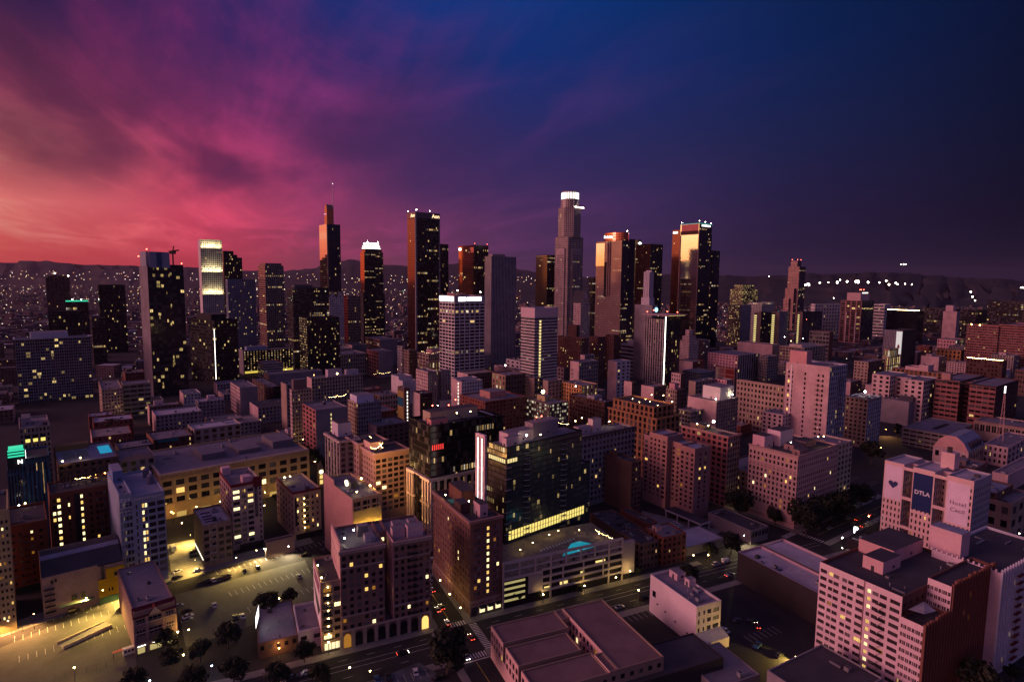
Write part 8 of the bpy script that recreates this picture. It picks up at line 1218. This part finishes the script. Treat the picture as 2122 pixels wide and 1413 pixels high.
for i, (x_, y_, z_) in enumerate([(-2.4, wu*q, z) for q in (.0, .12, .25) for z in (27.6, 14.1)]+[(wv*q, -2.4, 27.6) for q in (.09, .18, .36)]):
    fx = part(r, 'uplight', DMET(), (x_-.2, x_+.2, y_-.2, y_+.2, z_, z_+.3)); lamp(fx, 'SPOT', (x_, y_, z_+.4), 900, LC['y'], .15, .9, (.12 if x_ < 0 else 0, .12 if x_ >= 0 else 0, 1))
part(r, 'roof_terrace', rmat('pale'), (wv*.66, wv*1.15, wu*.15, wu*.95, h-1.9, h-1.75)); beacon(r, [(wv*.2, wu*.5, h+8), (wv*.6, wu*.62, h+9), (wv*.45, wu*.5, h+7)], .45); part(r, 'hedge', leafs[0], (wv*.68, wv*1.1, wu*.15, wu*.19, h-1.7, h-.6)); part(r, 'led_fringe', emat('led_red', (1., .05, .04), 1.6), *[(wv*.03+i*1.3, wv*.03+i*1.3+.5, -.12, -.04, h-14, h-11) for i in range(6)])
# teal glass tower: balconies, white frame at its left edge, lit lobby
r, (wv, wu, h) = at('glass_balcony_tower'); fl = h/22.7; b = MB()
for col_ in (.25, .74):
    for i in range(2, 22):
        x0, x1, z = wv*(col_-.045), wv*(col_+.045), i*fl; n_ = 6; ar = [(x0+(x1-x0)*j/n_, -.4-1.5*sin(pi*j/n_)) for j in range(n_+1)]
        b.face([(*p, z) for p in ar], DMET()); b.face([(*p, z-.18) for p in reversed(ar)], DMET())
        for p, q in zip(ar, ar[1:]): b.face([(*p, z-.18), (*q, z-.18), (*q, z+.25), (*p, z+.25)], wmat((150, 146, 150)))
b.build('balcony', r); b = MB()
for i in range(3, 20): x = -.1; z = i*fl; b.box(-1.3, wv*.05, -1.3, -.05, z, z+.15, wmat((120, 116, 120))) if i % 2 else None
b.build('balcony', r); fp = wmat((226, 190, 204)); part(r, 'frame', fp, *[(-1.4, -.1, wu+.2+q, wu+1.2+q, 22, h+2.5) for q in (0, 3.4, 6.8)], *[(-1.5, -.05, wu+.2, wu+8, z, z+1.3) for z in (22, 36, 50, h+1.6)])
part(r, 'frame_light', CROWN, *[(-1.7, -1.45, wu+2+q, wu+2.5+q, 23, h+1) for q in (0, 3.4)]); part(r, 'lobby', emat('lobby_glow', (1., .78, .20), 1.25), *[(wv*.03+i*2.05, wv*.03+i*2.05+1.7, -.25, -.06, 16.8, 21.4) for i in range(28)]); part(r, 'lobby_mullion', DMET(), *[(wv*.03+i*2.05-.2, wv*.03+i*2.05-.02, -.4, -.06, 16.5, 21.8) for i in range(28)], (0, wv*1.1, -.4, -.26, 19, 19.15))
part(r, 'lounge', emat('lounge_glow', (1., .8, .34), 1.), *[(-.2, -.06, 1+i*1.5, 2.1+i*1.5, h-8.6, h-6.6) for i in range(9)], *[(.6+i*1.7, 1.9+i*1.7, -.2, -.06, h-8.4, h-6.4) for i in range(4)]); beacon(r, [(wv*.55, wu*.7, h+9), (wv*.62, wu*.7, h+9)], .4)
# terrace garage with swimming pool in front of it
x0_, y0_ = (-2.8, 259.9); t = empty('pool_garage', (x0_, y0_, 0), R(25.2)); tag(t, 'white framed garage with a turquoise swimming pool on its deck', 'building'); W_, D_, H_, dz = (71.3, 38.0, 22.6, 14.9)
wh = wmat((170, 158, 158)); dk = wmat((34, 30, 32)); gb = MB()
gb.box(0, W_, .6, D_, 0, dz-.2, dk); gb.build('wall', t); b = MB(); b.box(0, W_, 0, D_, dz-.2, dz, pmat('deck_tile', (.22, .17, .14), .8, var=.3, scale=.4)); b.build('deck', t); b = MB()
b.box(-.4, W_*.92, -.5, .3, H_-1.2, H_, wh); b.box(-.4, W_*.92, -.5, .3, H_-4.6, H_-4.1, wh)
for i in range(9): b.box(W_*.92*i/8-.35, W_*.92*i/8+.35, -.45, .25, (0 if i in (0, 3, 7, 8) else dz), H_-1.2, wh)
b.box(W_*.92, W_*1.02, -.5, 1.5, 3.5, H_-2.5, wmat((140, 128, 140))); b.build('frame', t); b = MB()
for z in (4.2, 7.6, 11., 14.6): b.box(W_*.28, W_*.92, -.4, .2, z, z+1.1, wh)
for i in range(5): b.box(W_*(.28+.16*i)-.3, W_*(.28+.16*i)+.3, -.3, .2, 4.2, 15, wh)
b.box(0, W_*.28, -.4, .2, dz-1.2, dz, wh); b.box(W_*.18, W_*.28, -.3, .1, 5, dz-1.5, wmat((150, 138, 146))); b.build('deck_edge', t); b = MB()
for z in (5.4, 8.8, 12.2): b.box(W_*.3, W_*.9, .35, .5, z, z+1.6, dk)
b.build('opening', t); part(t, 'garage_light', emat('garage_glow', (1., .76, .26), 1.3), (W_*.30, W_*.35, .28, .34, 5.5, 6.2), (W_*.42, W_*.48, .28, .34, 5.4, 6.8), (W_*.58, W_*.61, .28, .34, 8.8, 9.8), (W_*.70, W_*.78, .28, .34, 12.3, 13.3)); part(t, 'office_window', emat('office_strip', (.9, .75, .3), .5), *[(.6, W_*.16, .42, .5, 3+i*2.8, 4.1+i*2.8) for i in range(4)])
b = MB(); pl = [(W_*.50, D_*.22), (W_*.83, D_*.30), (W_*.74, D_*.52), (W_*.66, D_*.50)]; b.face([(*p, dz+.06) for p in pl], POOL); b.build('pool_water', t); lamp(t, 'POINT', (W_*.68, D_*.36, dz+1.), 160, (.2, .8, 1.), .6)
b = MB(); [b.box(W_*(.40+.028*i), W_*(.40+.028*i)+.7, D_*(.44+.012*i), D_*(.44+.012*i)+1.9, dz+.25, dz+.4, LET_W) for i in range(12)]; b.build('sun_lounger', t)['kind'] = 'stuff'
for i in range(14):
    x, y = W_*(.3+.62*i/13), D_*(.06 if i % 2 else .12); b = MB(); c = crown_mesh(40+i % 3, .9, .8, 160, .16) if i < 3 else None; o = link('planter_shrub', c or PSH[i % 3], t, (x, y, dz+.9)); PSH = (PSH if i else [])+[c] if i < 3 else PSH
for x, y in ((.55, .75), (.38, .62), (.80, .72), (.90, .5), (.25, .5), (.65, .82)): b = MB(); b.bar((W_*x, D_*y, dz), (W_*x, D_*y, dz+2.2), .06, DMET(), 6); b.ball((W_*x, D_*y, dz+2.3), .22, blb['y'], 7, 5); o = b.build('deck_lamp', t); lamp(o, 'POINT', (W_*x, D_*y, dz+2.4), 130, LC['y'], .25)
# lower left: theatre roof, yellow end, gable shop front, blue lettering
r, (wv, wu, h) = at('barrel_theatre'); b = MB(); n_ = 10; w2 = wu
for i in range(n_):
    y0, y1 = w2*i/n_, w2*(i+1)/n_; z0, z1 = h-.4+7*sin(pi*i/n_)*.8, h-.4+7*sin(pi*(i+1)/n_)*.8; b.face([(0, y0, z0), (wv*.98, y0, z0), (wv*.98, y1, z1), (0, y1, z1)], rmat('blue' if i == 3 else 'dark'))
for x in (0, wv*.98): b.face([(x, w2*i/n_, h-.4+7*sin(pi*i/n_)*.8) for i in range(n_+1)], wmat((150, 136, 120)))
b.build('rounded_roof', r); part(r, 'yellow_end', wmat((206, 172, 24)), (wv*.66, wv*1.0, -1.2, -.05, 3.2, h*.62), (wv*.76, wv*1.0, -1.2, -.05, h*.62, h*.86)); part(r, 'green_base', wmat((30, 58, 50)), (wv*.66, wv, -1.4, -.05, 0, 3.2)); part(r, 'window', gm[0], (wv*.86, wv*.91, -1.3, -1.19, h*.62, h*.74), (wv*.78, wv*.80, -1.3, -1.19, 5.4, 6.9), (wv*.82, wv*.84, -1.3, -1.19, 5.4, 6.9)); b = MB()
for i in range(5): b.box(wv*.02, wv*.14, -1.4, -.1, 2.6+i*2.6, 2.74+i*2.6, BL); b.bar((wv*.02, -.9, 2.6+i*2.6), (wv*.14, -.9, 5.2+i*2.6), .09, BL, 4); b.box(wv*.02, wv*.14, -1.4, -1.33, 3.6+i*2.6, 3.68+i*2.6, BL)
b.build('fire_escape', r); part(r, 'window', gm[0], (wv*.10, wv*.13, -.2, -.03, h*.82, h*.9), (wv*.15, wv*.17, -.2, -.03, h*.84, h*.92), (wv*.33, wv*.39, -.2, -.03, 5, 7.6), (wv*.44, wv*.50, -.2, -.03, 5.2, 7.8)); part(r, 'loading_canopy', wmat((96, 120, 104)), (wv*.18, wv*.6, -2.2, -.1, 4., 4.2)); part(r, 'ladder', DMET(), (wv*.70, wv*.74, -.5, -.1, h*.62, h*.95))
r, (wv, wu, h) = at('orange_block'); b = MB(); [b.box(wv*.42, wv*.56, -1.3, -.1, 5+i*3.2, 5.14+i*3.2, BL) for i in range(8)]; [b.bar((wv*.43, -.8, 5+i*3.2), (wv*.55, -.8, 8.2+i*3.2), .08, BL, 4) for i in range(7)]; b.build('fire_escape', r); part(r, 'green_base', wmat((28, 52, 46)), (wv*.1, wv, -.3, -.05, 0, 3.1))
r, (wv, wu, h) = at('gable_shop'); b = MB(); mr_ = wmat((96, 30, 32)); b.face([(-.4, -.5, h-2.6), (wv+.4, -.5, h-2.6), (wv+.4, 2.4, h+.9), (-.4, 2.4, h+.9)], mr_); b.build('mansard', r); b = MB(); xm = wv*.5; b.face([(xm-2.2, -.7, h-2.4), (xm+2.2, -.7, h-2.4), (xm, -.7, h+.6)], wmat((196, 170, 150))); b.face([(xm-2.5, -.8, h-2.5), (xm, -.8, h+.9), (xm, 2, h+.9), (xm-2.5, 2, h-2.5)], mr_); b.face([(xm, -.8, h+.9), (xm+2.5, -.8, h-2.5), (xm+2.5, 2, h-2.5), (xm, 2, h+.9)], mr_); b.build('gable', r); part(r, 'pier', wmat((170, 136, 124)), *[(wv*q-.3, wv*q+.3, -.4, -.05, 0, h-2.6) for q in (0, .3, .7, 1)]); part(r, 'string_course', wmat((180, 148, 136)), *[(-.2, wv+.2, -.5, -.05, z, z+.4) for z in (4.2, 8.6, 12.4)]); part(r, 'shop_front', emat('shop_dim', (1., .8, .3), .55), *[(wv*q, wv*(q+.17), -.12, -.04, .5, 2.8) for q in (.05, .34, .52, .76)]); part(r, 'strip_light', STRIP, (wv*.05, wv*.24, -.5, -.35, 3.5, 3.7), (wv*.4, wv*.62, -.5, -.35, 3.5, 3.7))
r, (wv, wu, h) = at('blue_letters'); sign_text(r, '834', 2.5, LET_W, 'R', wv*.125, h-3.2, .15, .06, 1.1); sign_text(r, 'SOUTH', 1.1, LET_W, 'R', wv*.125, h-5.3, .15, .03); sign_text(r, 'BROADWAY', .95, LET_W, 'R', wv*.125, h-6.9, .15, .03); sign_text(r, 'ANJAC', 1.6, LET_W, 'R', wv*.135, h-8.7, .15, .04); sign_text(r, 'FASHION BLDGS', 1.45, LET_W, 'R', wv*.63, h*.955-1.6, .15, .05, 1.0, space=1.12)
b = MB()
for y in (wu*.45, wu*.75): b.bar((wv*.85, y, h*.955-1), (wv*.85, y, h*.955+3), 1.5, wmat((110, 106, 120)), 14); b.bar((wv*.85, y, h*.955+3), (wv*.85, y, h*.955+4.2), 1.6, wmat((120, 116, 130)), 14, .2)
b.build('water_tank', r)
# department store front: brackets; piers
r, (wv, wu, h) = at('long_cream_front'); b = MB()
for i in range(53): b.box(wv*i/52-.25, wv*i/52+.25, -.8, -.05, h-3.2, h-1.2, wmat((190, 158, 120)))
b.build('bracket', r); b = MB()
for i in range(14): b.box(wv*i/13-.45, wv*i/13+.45, -.3, -.05, 0, h-4, wmat((196, 162, 118)))
b.build('pier', r)
for i in range(7): p = r.matrix_basis @ Vector((wv*(.04+.15*i), -8, 0)); street_lamp(p.x, p.y, 7, 'y', 750, 'amber street lamp in the street before the long cream front, %s from the left' % ['first', 'second', 'third', 'fourth', 'fifth', 'sixth', 'seventh'][i])
for i in range(1, 13, 2): part(r, 'shop_front', emat('shop_amber', (1., .62, .16), .6), (wv*i/13+.8, wv*(i+1)/13-.8, -.15, -.04, .4, 3.4))
for q, hh in ((.3, 4), (.55, 3), (.8, 5)): part(r, 'monitor_roof', wmat((110, 104, 112)), (wv*q, wv*(q+.16), wu*.3, wu*.7, h-1.1, h-1.1+hh), top=rmat('grey'))
r, (wv, wu, h) = at('store_gable'); b = MB(); b.face([(0, -.2, h-1), (wv, -.2, h-1), (wv*.86, -.2, h+1.4), (wv*.5, -.2, h+3.4), (wv*.14, -.2, h+1.4)], wmat((176, 146, 132))); b.build('gable', r); r, (wv, wu, h) = at('store_back_b'); part(r, 'turquoise_strip', wmat((30, 110, 120)), (wv*.1, wv*.62, -.3, -.05, h-2.6, h-.6))
# loft blocks: fire escapes, banners
r, (wv, wu, h) = at('red_trim_b'); b = MB()
for i in range(10): z = 4+i*3.1; b.box(wv*.31, wv*.47, -1.2, -.1, z, z+.12, wmat((170, 160, 150))); b.bar((wv*.31, -.7, z), (wv*.47, -.7, z+3.1), .09, wmat((190, 180, 170)), 4); b.box(wv*.31, wv*.47, -1.2, -1.13, z+.9, z+.98, wmat((170, 160, 150)))
b.build('fire_escape', r); bs = part(r, 'blade_banner', BL, (wv*.75, wv*.83, -.5, -.1, h-20, h-3)); 
for i, ch in enumerate('LOFTS FOR LEASE'.replace(' ', '')):
    me = text_mesh(ch, 1.1, LET_W, .02); o = bpy.data.objects.new('lettering', me); C.objects.link(o); o.parent = bs; o.location = (wv*.79, -.56, h-4.2-i*1.2); o.rotation_euler = (pi/2, 0, 0)
part(r, 'penthouse', wmat((222, 180, 180)), (wv*.42, wv*.70, wu*.12, wu*.3, h-1.1, h+2.4), (wv*.02, wv*.3, wu*.8, wu*.95, h-1.1, h+3.2)); part(r, 'parapet', wmat((110, 34, 44)), (wv*.70, wv, -.35, .6, h-3, h+2.6)); part(r, 'food_stall', BL, (wv*.2, wv*1.5, -3.6, -.8, 0, 2.8))
r, (wv, wu, h) = at('red_trim_a'); bs = part(r, 'blade_banner', BL, (wv*.05, wv*.11, -.5, -.1, 8, h-3)); b = MB()
for i in range(7): z = 4+i*3.5; b.box(wv*.36, wv*.54, -1.3, -.1, z, z+.13, BL); b.bar((wv*.37, -.8, z), (wv*.53, -.8, z+3.5), .09, BL, 4); b.box(wv*.36, wv*.54, -1.3, -1.22, z+1, z+1.08, BL)
b.build('fire_escape', r); b = MB(); [b.ball((wv*.38, -.5, 6+i*3.5), .24, blb['y'], 6, 4) for i in range(6)]; b.build('landing_lamp', r); part(r, 'dark_hoarding', BL, (wv*.05, wv*.98, -1.4, -.9, 0, 3.1))
r, (wv, wu, h) = at('low_fire_block'); b = MB(); ws = wmat((196, 186, 172))
for i in range(5): z = 3.6+i*3.7; b.bar((wv*.22, -.8, z), (wv*.42, -.8, z+3.7), .10, ws, 4); b.box(wv*.2, wv*.44, -1.3, -.1, z, z+.13, ws)
for q in (.2, .44): b.bar((wv*q, -1.2, 2), (wv*q, -1.2, h+1), .09, ws, 4)
b.build('fire_escape', r); part(r, 'skylight', gm[1], *[(wv*.15, wv*.5, wu*q, wu*q+1.1, h-1.05, h-.6) for q in (.2, .35, .5, .7)]); part(r, 'wall_light', emat('wall_light', (1., .92, .72), 2.2), (-.35, -.05, wu*.05, wu*.95, 3.6, 4.0))
# pilasters on the bank and theatre frieze
r, (wv, wu, h) = at('lit_frieze'); part(r, 'frieze', wmat((206, 176, 110)), (.2, wv-.2, -.5, -.05, h*.62, h*.84)); part(r, 'ledge', wmat((150, 120, 80)), (-.2, wv+.2, -1.6, -.05, h*.62-1.2, h*.62-.4)); lg = part(r, 'ledge_light', STRIP, (.4, wv-.4, -1.4, -1.1, h*.62-.4, h*.62-.25)); lamp(lg, 'AREA', (wv/2, -1.3, h*.62-.1), 1500, LC['y'], (wv*.9, .4), 2.8, (0, .5, .9)); sh = part(r, 'rooftop_drum', wmat((90, 84, 84)), (wv*.4, wv*.62, wu*.42, wu*.62, h-1.1, h+2.4)); b = MB(); b.bar((wv*.3, wu*.5, h+1.5), (wv*.36, wu*.5, h+1.6), 1.7, emat('duct_glow', (1., .88, .6), 2.4), 14); b.build('lit_duct', r); part(r, 'step_wall', wmat((196, 146, 140)), (-.0, .5, wu*.62, wu, h-.1, h+2.6))
# clock stage of the turquoise tower
r, (wv, wu, h) = at('green_clock'); part(r, 'clock_stage', wmat((24, 34, 40)), (wv*.02, wv*.44, wu*.02, wu*.4, h*.88, h*1.10)); part(r, 'green_louvre', GRN, *[(wv*.04, wv*.42, wu*.02-.6, wu*.02-.1, h*(1.03+.03*i), h*(1.03+.03*i)+.8) for i in range(3)]); b = MB(); b.box(wv*.06, wv*.4, wu*.08, wu*.36, h*1.1, h*1.1+.6, GRN); b.build('green_glow', r); sign_text(r, 'N', 2.8, SIGN_W, 'R', wv*.31, h*.975, .25, .1); part(r, 'clock_face', SIGN_W, (wv*.44, wv*.45, wu*.05, wu*.3, h*.97, h*1.06)); part(r, 'fin', wmat((50, 92, 120)), *[(wv*q-.5, wv*q+.5, -1., -.05, 6, h*.86) for q in (.36, .46, .56, .66, .76, .86, .96)])
r, (wv, wu, h) = at('arch_white'); 
for q in (.25, .5, .75):
    b = MB(); xm = wv*q; b.face([(xm-1.2, -.2, h-9), (xm+1.2, -.2, h-9), (xm+1.2, -.2, h-6)]+[(xm+1.2*cos(pi*j/6), -.2, h-6+1.2*sin(pi*j/6)) for j in range(1, 6)]+[(xm-1.2, -.2, h-6)], gm[0]); b.face([(xm-1.1, -.25, h-9), (xm+1.1, -.25, h-9), (xm+1.1, -.25, h-7), (xm-1.1, -.25, h-7)], emat('arch_glow', (1., .76, .18), 1.4)); b.build('arch_window', r)
# roof terrace, ball court, pool, script sign
r, (wv, wu, h) = at('pool_roof_block'); z = h-1.08; part(r, 'ball_court', pmat('court_green', (.16, .20, .17), .85, var=.1), (wv*.12, wv*.55, wu*.25, wu*.75, z, z+.05)); part(r, 'court_line', LET_W, (wv*.13, wv*.54, wu*.26, wu*.265, z+.06, z+.07), (wv*.13, wv*.54, wu*.735, wu*.74, z+.06, z+.07), (wv*.335, wv*.34, wu*.27, wu*.73, z+.06, z+.07), (wv*.26, wv*.42, wu*.60, wu*.605, z+.06, z+.07)); part(r, 'pool_water', emat('pool_blue', (.0, .30, .52), 1.), (wv*.74, wv*.95, wu*.35, wu*.8, z+.1, z+.2)); part(r, 'terrace_bar', wmat((150, 120, 80)), (wv*.02, wv*.6, wu*.82, wu*.98, z, z+3.2))
r2, (wv, wu, h) = at('two_tone'); t = empty('rooftop_sign', tuple(r2.location+Vector((0, 0, h-1))), R(40)); t.location = r2.matrix_basis @ Vector((0, wu*.45, h-1.1)); tag(t, 'unlit black rooftop sign frame with script lettering and a ring emblem', 'sign'); b = MB()
for i in range(9): x = wv*.12+wv*.86*i/8; b.bar((x, 0, 0), (x, 0, 9), .16, BL, 5); b.bar((x, 3, 0), (x, 0, 7), .10, BL, 4)
for z in (2, 8.8): b.bar((wv*.12, 0, z), (wv*.98, 0, z), .18, BL, 5)
b.build('frame', t); me = text_mesh('market', 5.4, BL, .15, .04, space=1.1); o = bpy.data.objects.new('lettering', me); C.objects.link(o); o.parent = t; o.location = (wv*.46, -.4, 5.2); o.rotation_euler = (pi/2, 0, 0); b = MB()
for rad in (2.6, 1.7, .8):
    for i in range(20): a_, c_ = 2*pi*i/20, 2*pi*(i+1)/20; b.bar((wv*.86+rad*cos(a_), -.4, 5.6+rad*sin(a_)), (wv*.86+rad*cos(c_), -.4, 5.6+rad*sin(c_)), .16, BL, 4)
b.build('emblem', t); part(r2, 'recess_shade', BL, (wv*.34, wv*.42, -.15, -.04, 2, h-2)); part(r2, 'orange_wall', wmat((150, 90, 66)), (wv*.5, wv, -.1, -.02, 0, .3))  # flat black strip painted for the shade of the gap between both halves
# other single things
cx_, cy_ = (-137.7, 421.1); t = empty('clock_tower', (cx_, cy_, 0), R(37)); tag(t, 'small ornate clock tower with glowing round face beside the long cream front', 'clock tower'); part(t, 'shaft', wmat((170, 140, 96)), (-1.8, 1.8, -1.8, 1.8, 0, 13)); b = MB(); b.face([(-2, -2, 13), (2, -2, 13), (0, 0, 19)], wmat((150, 124, 96))); b.face([(2, -2, 13), (2, 2, 13), (0, 0, 19)], wmat((150, 124, 96))); b.face([(2, 2, 13), (-2, 2, 13), (0, 0, 19)], wmat((150, 124, 96))); b.face([(-2, 2, 13), (-2, -2, 13), (0, 0, 19)], wmat((150, 124, 96))); b.build('spire', t); b = MB(); b.bar((0, -2.1, 11), (0, -1.85, 11), 1.5, emat('clock_glow', (1., .9, .55), 3.), 16); b.build('clock_face', t); part(t, 'lit_panel', emat('clock_panel', (1., .66, .2), 1.3), (-1.1, 1.1, -1.95, -1.81, 6, 8.6), (-1.1, 1.1, -1.95, -1.81, 2, 5))
px_, py_, pz_ = (198.3, 330.7, 9.5); t = empty('parking_sign', (px_, py_, 0), R(-4)); tag(t, 'white neon letter P on a post above the small dark roof', 'sign'); b = MB(); b.bar((0, 0, 0), (0, 0, pz_-2), .12, DMET(), 6); b.build('post', t); me = text_mesh('P', 5., emat('neon_white', (.95, .97, 1.), 6), .12, .08); o = bpy.data.objects.new('lettering', me); C.objects.link(o); o.parent = t; o.location = (0, 0, pz_); o.rotation_euler = (pi/2, 0, 0)
bx_, by_, bz_ = (-103.7, 233.6, 11); t = empty('billboard', (bx_, by_, 0), R(106)); tag(t, 'bright white lit billboard seen edge on above the low grey roof', 'billboard'); b = MB(); b.bar((0, 0, 0), (0, 0, bz_-2.4), .35, DMET(), 8); b.build('post', t); part(t, 'panel', DMET(), (-5, 5, .05, .5, bz_-2.6, bz_+2.6)); part(t, 'lit_face', emat('billboard_face', (1., .96, .92), 2.6), (-4.8, 4.8, -.02, .04, bz_-2.4, bz_+2.4))
mx_, my_ = (423.6, 507.0); t = empty('lattice_mast', (mx_, my_, 0), R(37)); tag(t, 'pale lattice radio mast with a lit sign at its top at the right edge', 'mast'); b = MB(); hm = 58
for i in range(12):
    z0, z1 = hm*i/12, hm*(i+1)/12; k0, k1 = 2.2*(1-i/14), 2.2*(1-(i+1)/14)
    for sx_, sy in ((1, 1), (1, -1), (-1, -1), (-1, 1)): b.bar((sx_*k0, sy*k0, z0), (sx_*k1, sy*k1, z1), .12, wmat((206, 160, 156)), 4)
    b.bar((-k0, -k0, z0), (k1, -k1, z1), .07, wmat((206, 160, 156)), 4); b.bar((k0, k0, z0), (k1, -k1, z1), .07, wmat((206, 160, 156)), 4)
b.build('lattice', t); part(t, 'sign', emat('mast_sign', (1., .9, .92), 3.), (-1.3, 1.3, -.3, .3, hm, hm+6))
def fence(pts, label, hh=2.2):
    t = empty('chain_link_fence', (*pts[0], 0)); tag(t, label, 'fence'); o = Vector((*pts[0], 0)); b = MB(); c = MB()
    for p, q in zip(pts, pts[1:]):
        p, q = Vector((*p, 0))-o, Vector((*q, 0))-o; n_ = max(2, int((q-p).length/3))
        for i in range(n_+1): s = p.lerp(q, i/n_); b.bar(s, s+Vector((0, 0, hh)), .05, DMET(), 4)
        for z in (.15, hh*.5, hh): c.bar(p+Vector((0, 0, z)), q+Vector((0, 0, z)), .025, DMET(), 4)
    b.build('posts', t)['kind'] = 'stuff'; c.build('rails', t)
for a in [([(-211.4,234.7),(-202.3,241.0),(-190.3,249.9),(-175.6,264.8)],'chain link fence between the back alley and the empty car park'),([(-168.7,208.4),(-160.2,213.1),(-147.2,221.9)],'chain link fence along the pavement of the empty car park'),([(-161.9,275.6),(-150.8,281.8),(-132.0,297.5)],'chain link fence along the floodlit back lane'),([(48.6,258.2),(57.9,262.5),(66.0,266.9)],'fence of posts between the lofts and the narrow white building'),([(95.2,279.9),(116.4,291.3)],'wall topped fence beside the dark car park')]: fence(*a)
cxp = (113.9, 349.3, 0)
t = empty('carport', cxp, R(34)); tag(t, 'white framed motel carport with a dark flat roof over parked cars', 'carport'); part(t, 'roof', rmat('dark'), (0, 9, -2, 26, 4.6, 5)); part(t, 'fascia', wmat((196, 186, 186)), (-.2, 0, -2.2, 26.2, 4.2, 5.1), (0, 9.2, -2.2, -2, 4.2, 5.1)); b = MB(); [b.box(x, x+.6, y, y+.6, 0, 4.6, wmat((196, 186, 186))) for x in (0, 8.2) for y in (-1.6, 7, 16, 25)]; b.build('column', t)
rp = (-184.1, 230.1, 0); t = empty('loading_ramp', rp, R(-30)); tag(t, 'sloped concrete ramp between low kerbs dropping from the back alley', 'ramp'); b = MB(); b.face([(0, 0, .05), (5, 0, .05), (5, 18, 1.0), (0, 18, 1.0)], conc); b.face([(0, 18, 1.0), (5, 18, 1.0), (5, 18, 0), (0, 18, 0)], conc); b.build('slope', t); part(t, 'kerb', wmat((196, 184, 150)), (-.4, 0, 0, 18, 0, 1.3), (5, 5.4, 0, 18, 0, 1.3))
bt = (-152.7, 223.2, 0); t = empty('parking_booth', bt, R(40)); tag(t, 'small white attendant booth with dark windows at the car park gate', 'booth'); part(t, 'cabin', wmat((220, 214, 200)), (0, 4.2, 0, 2, 0, 2.6)); part(t, 'window', gm[0], *[(.4+i*1.2, 1.2+i*1.2, -.04, -.01, 1.1, 2.)for i in range(3)]); part(t, 'awning', wmat((206, 110, 90)), (-3.4, -.1, .2, 1.8, 2.3, 2.5)); part(t, 'awning_post', DMET(), (-3.3, -3.15, .3, .45, 0, 2.3))
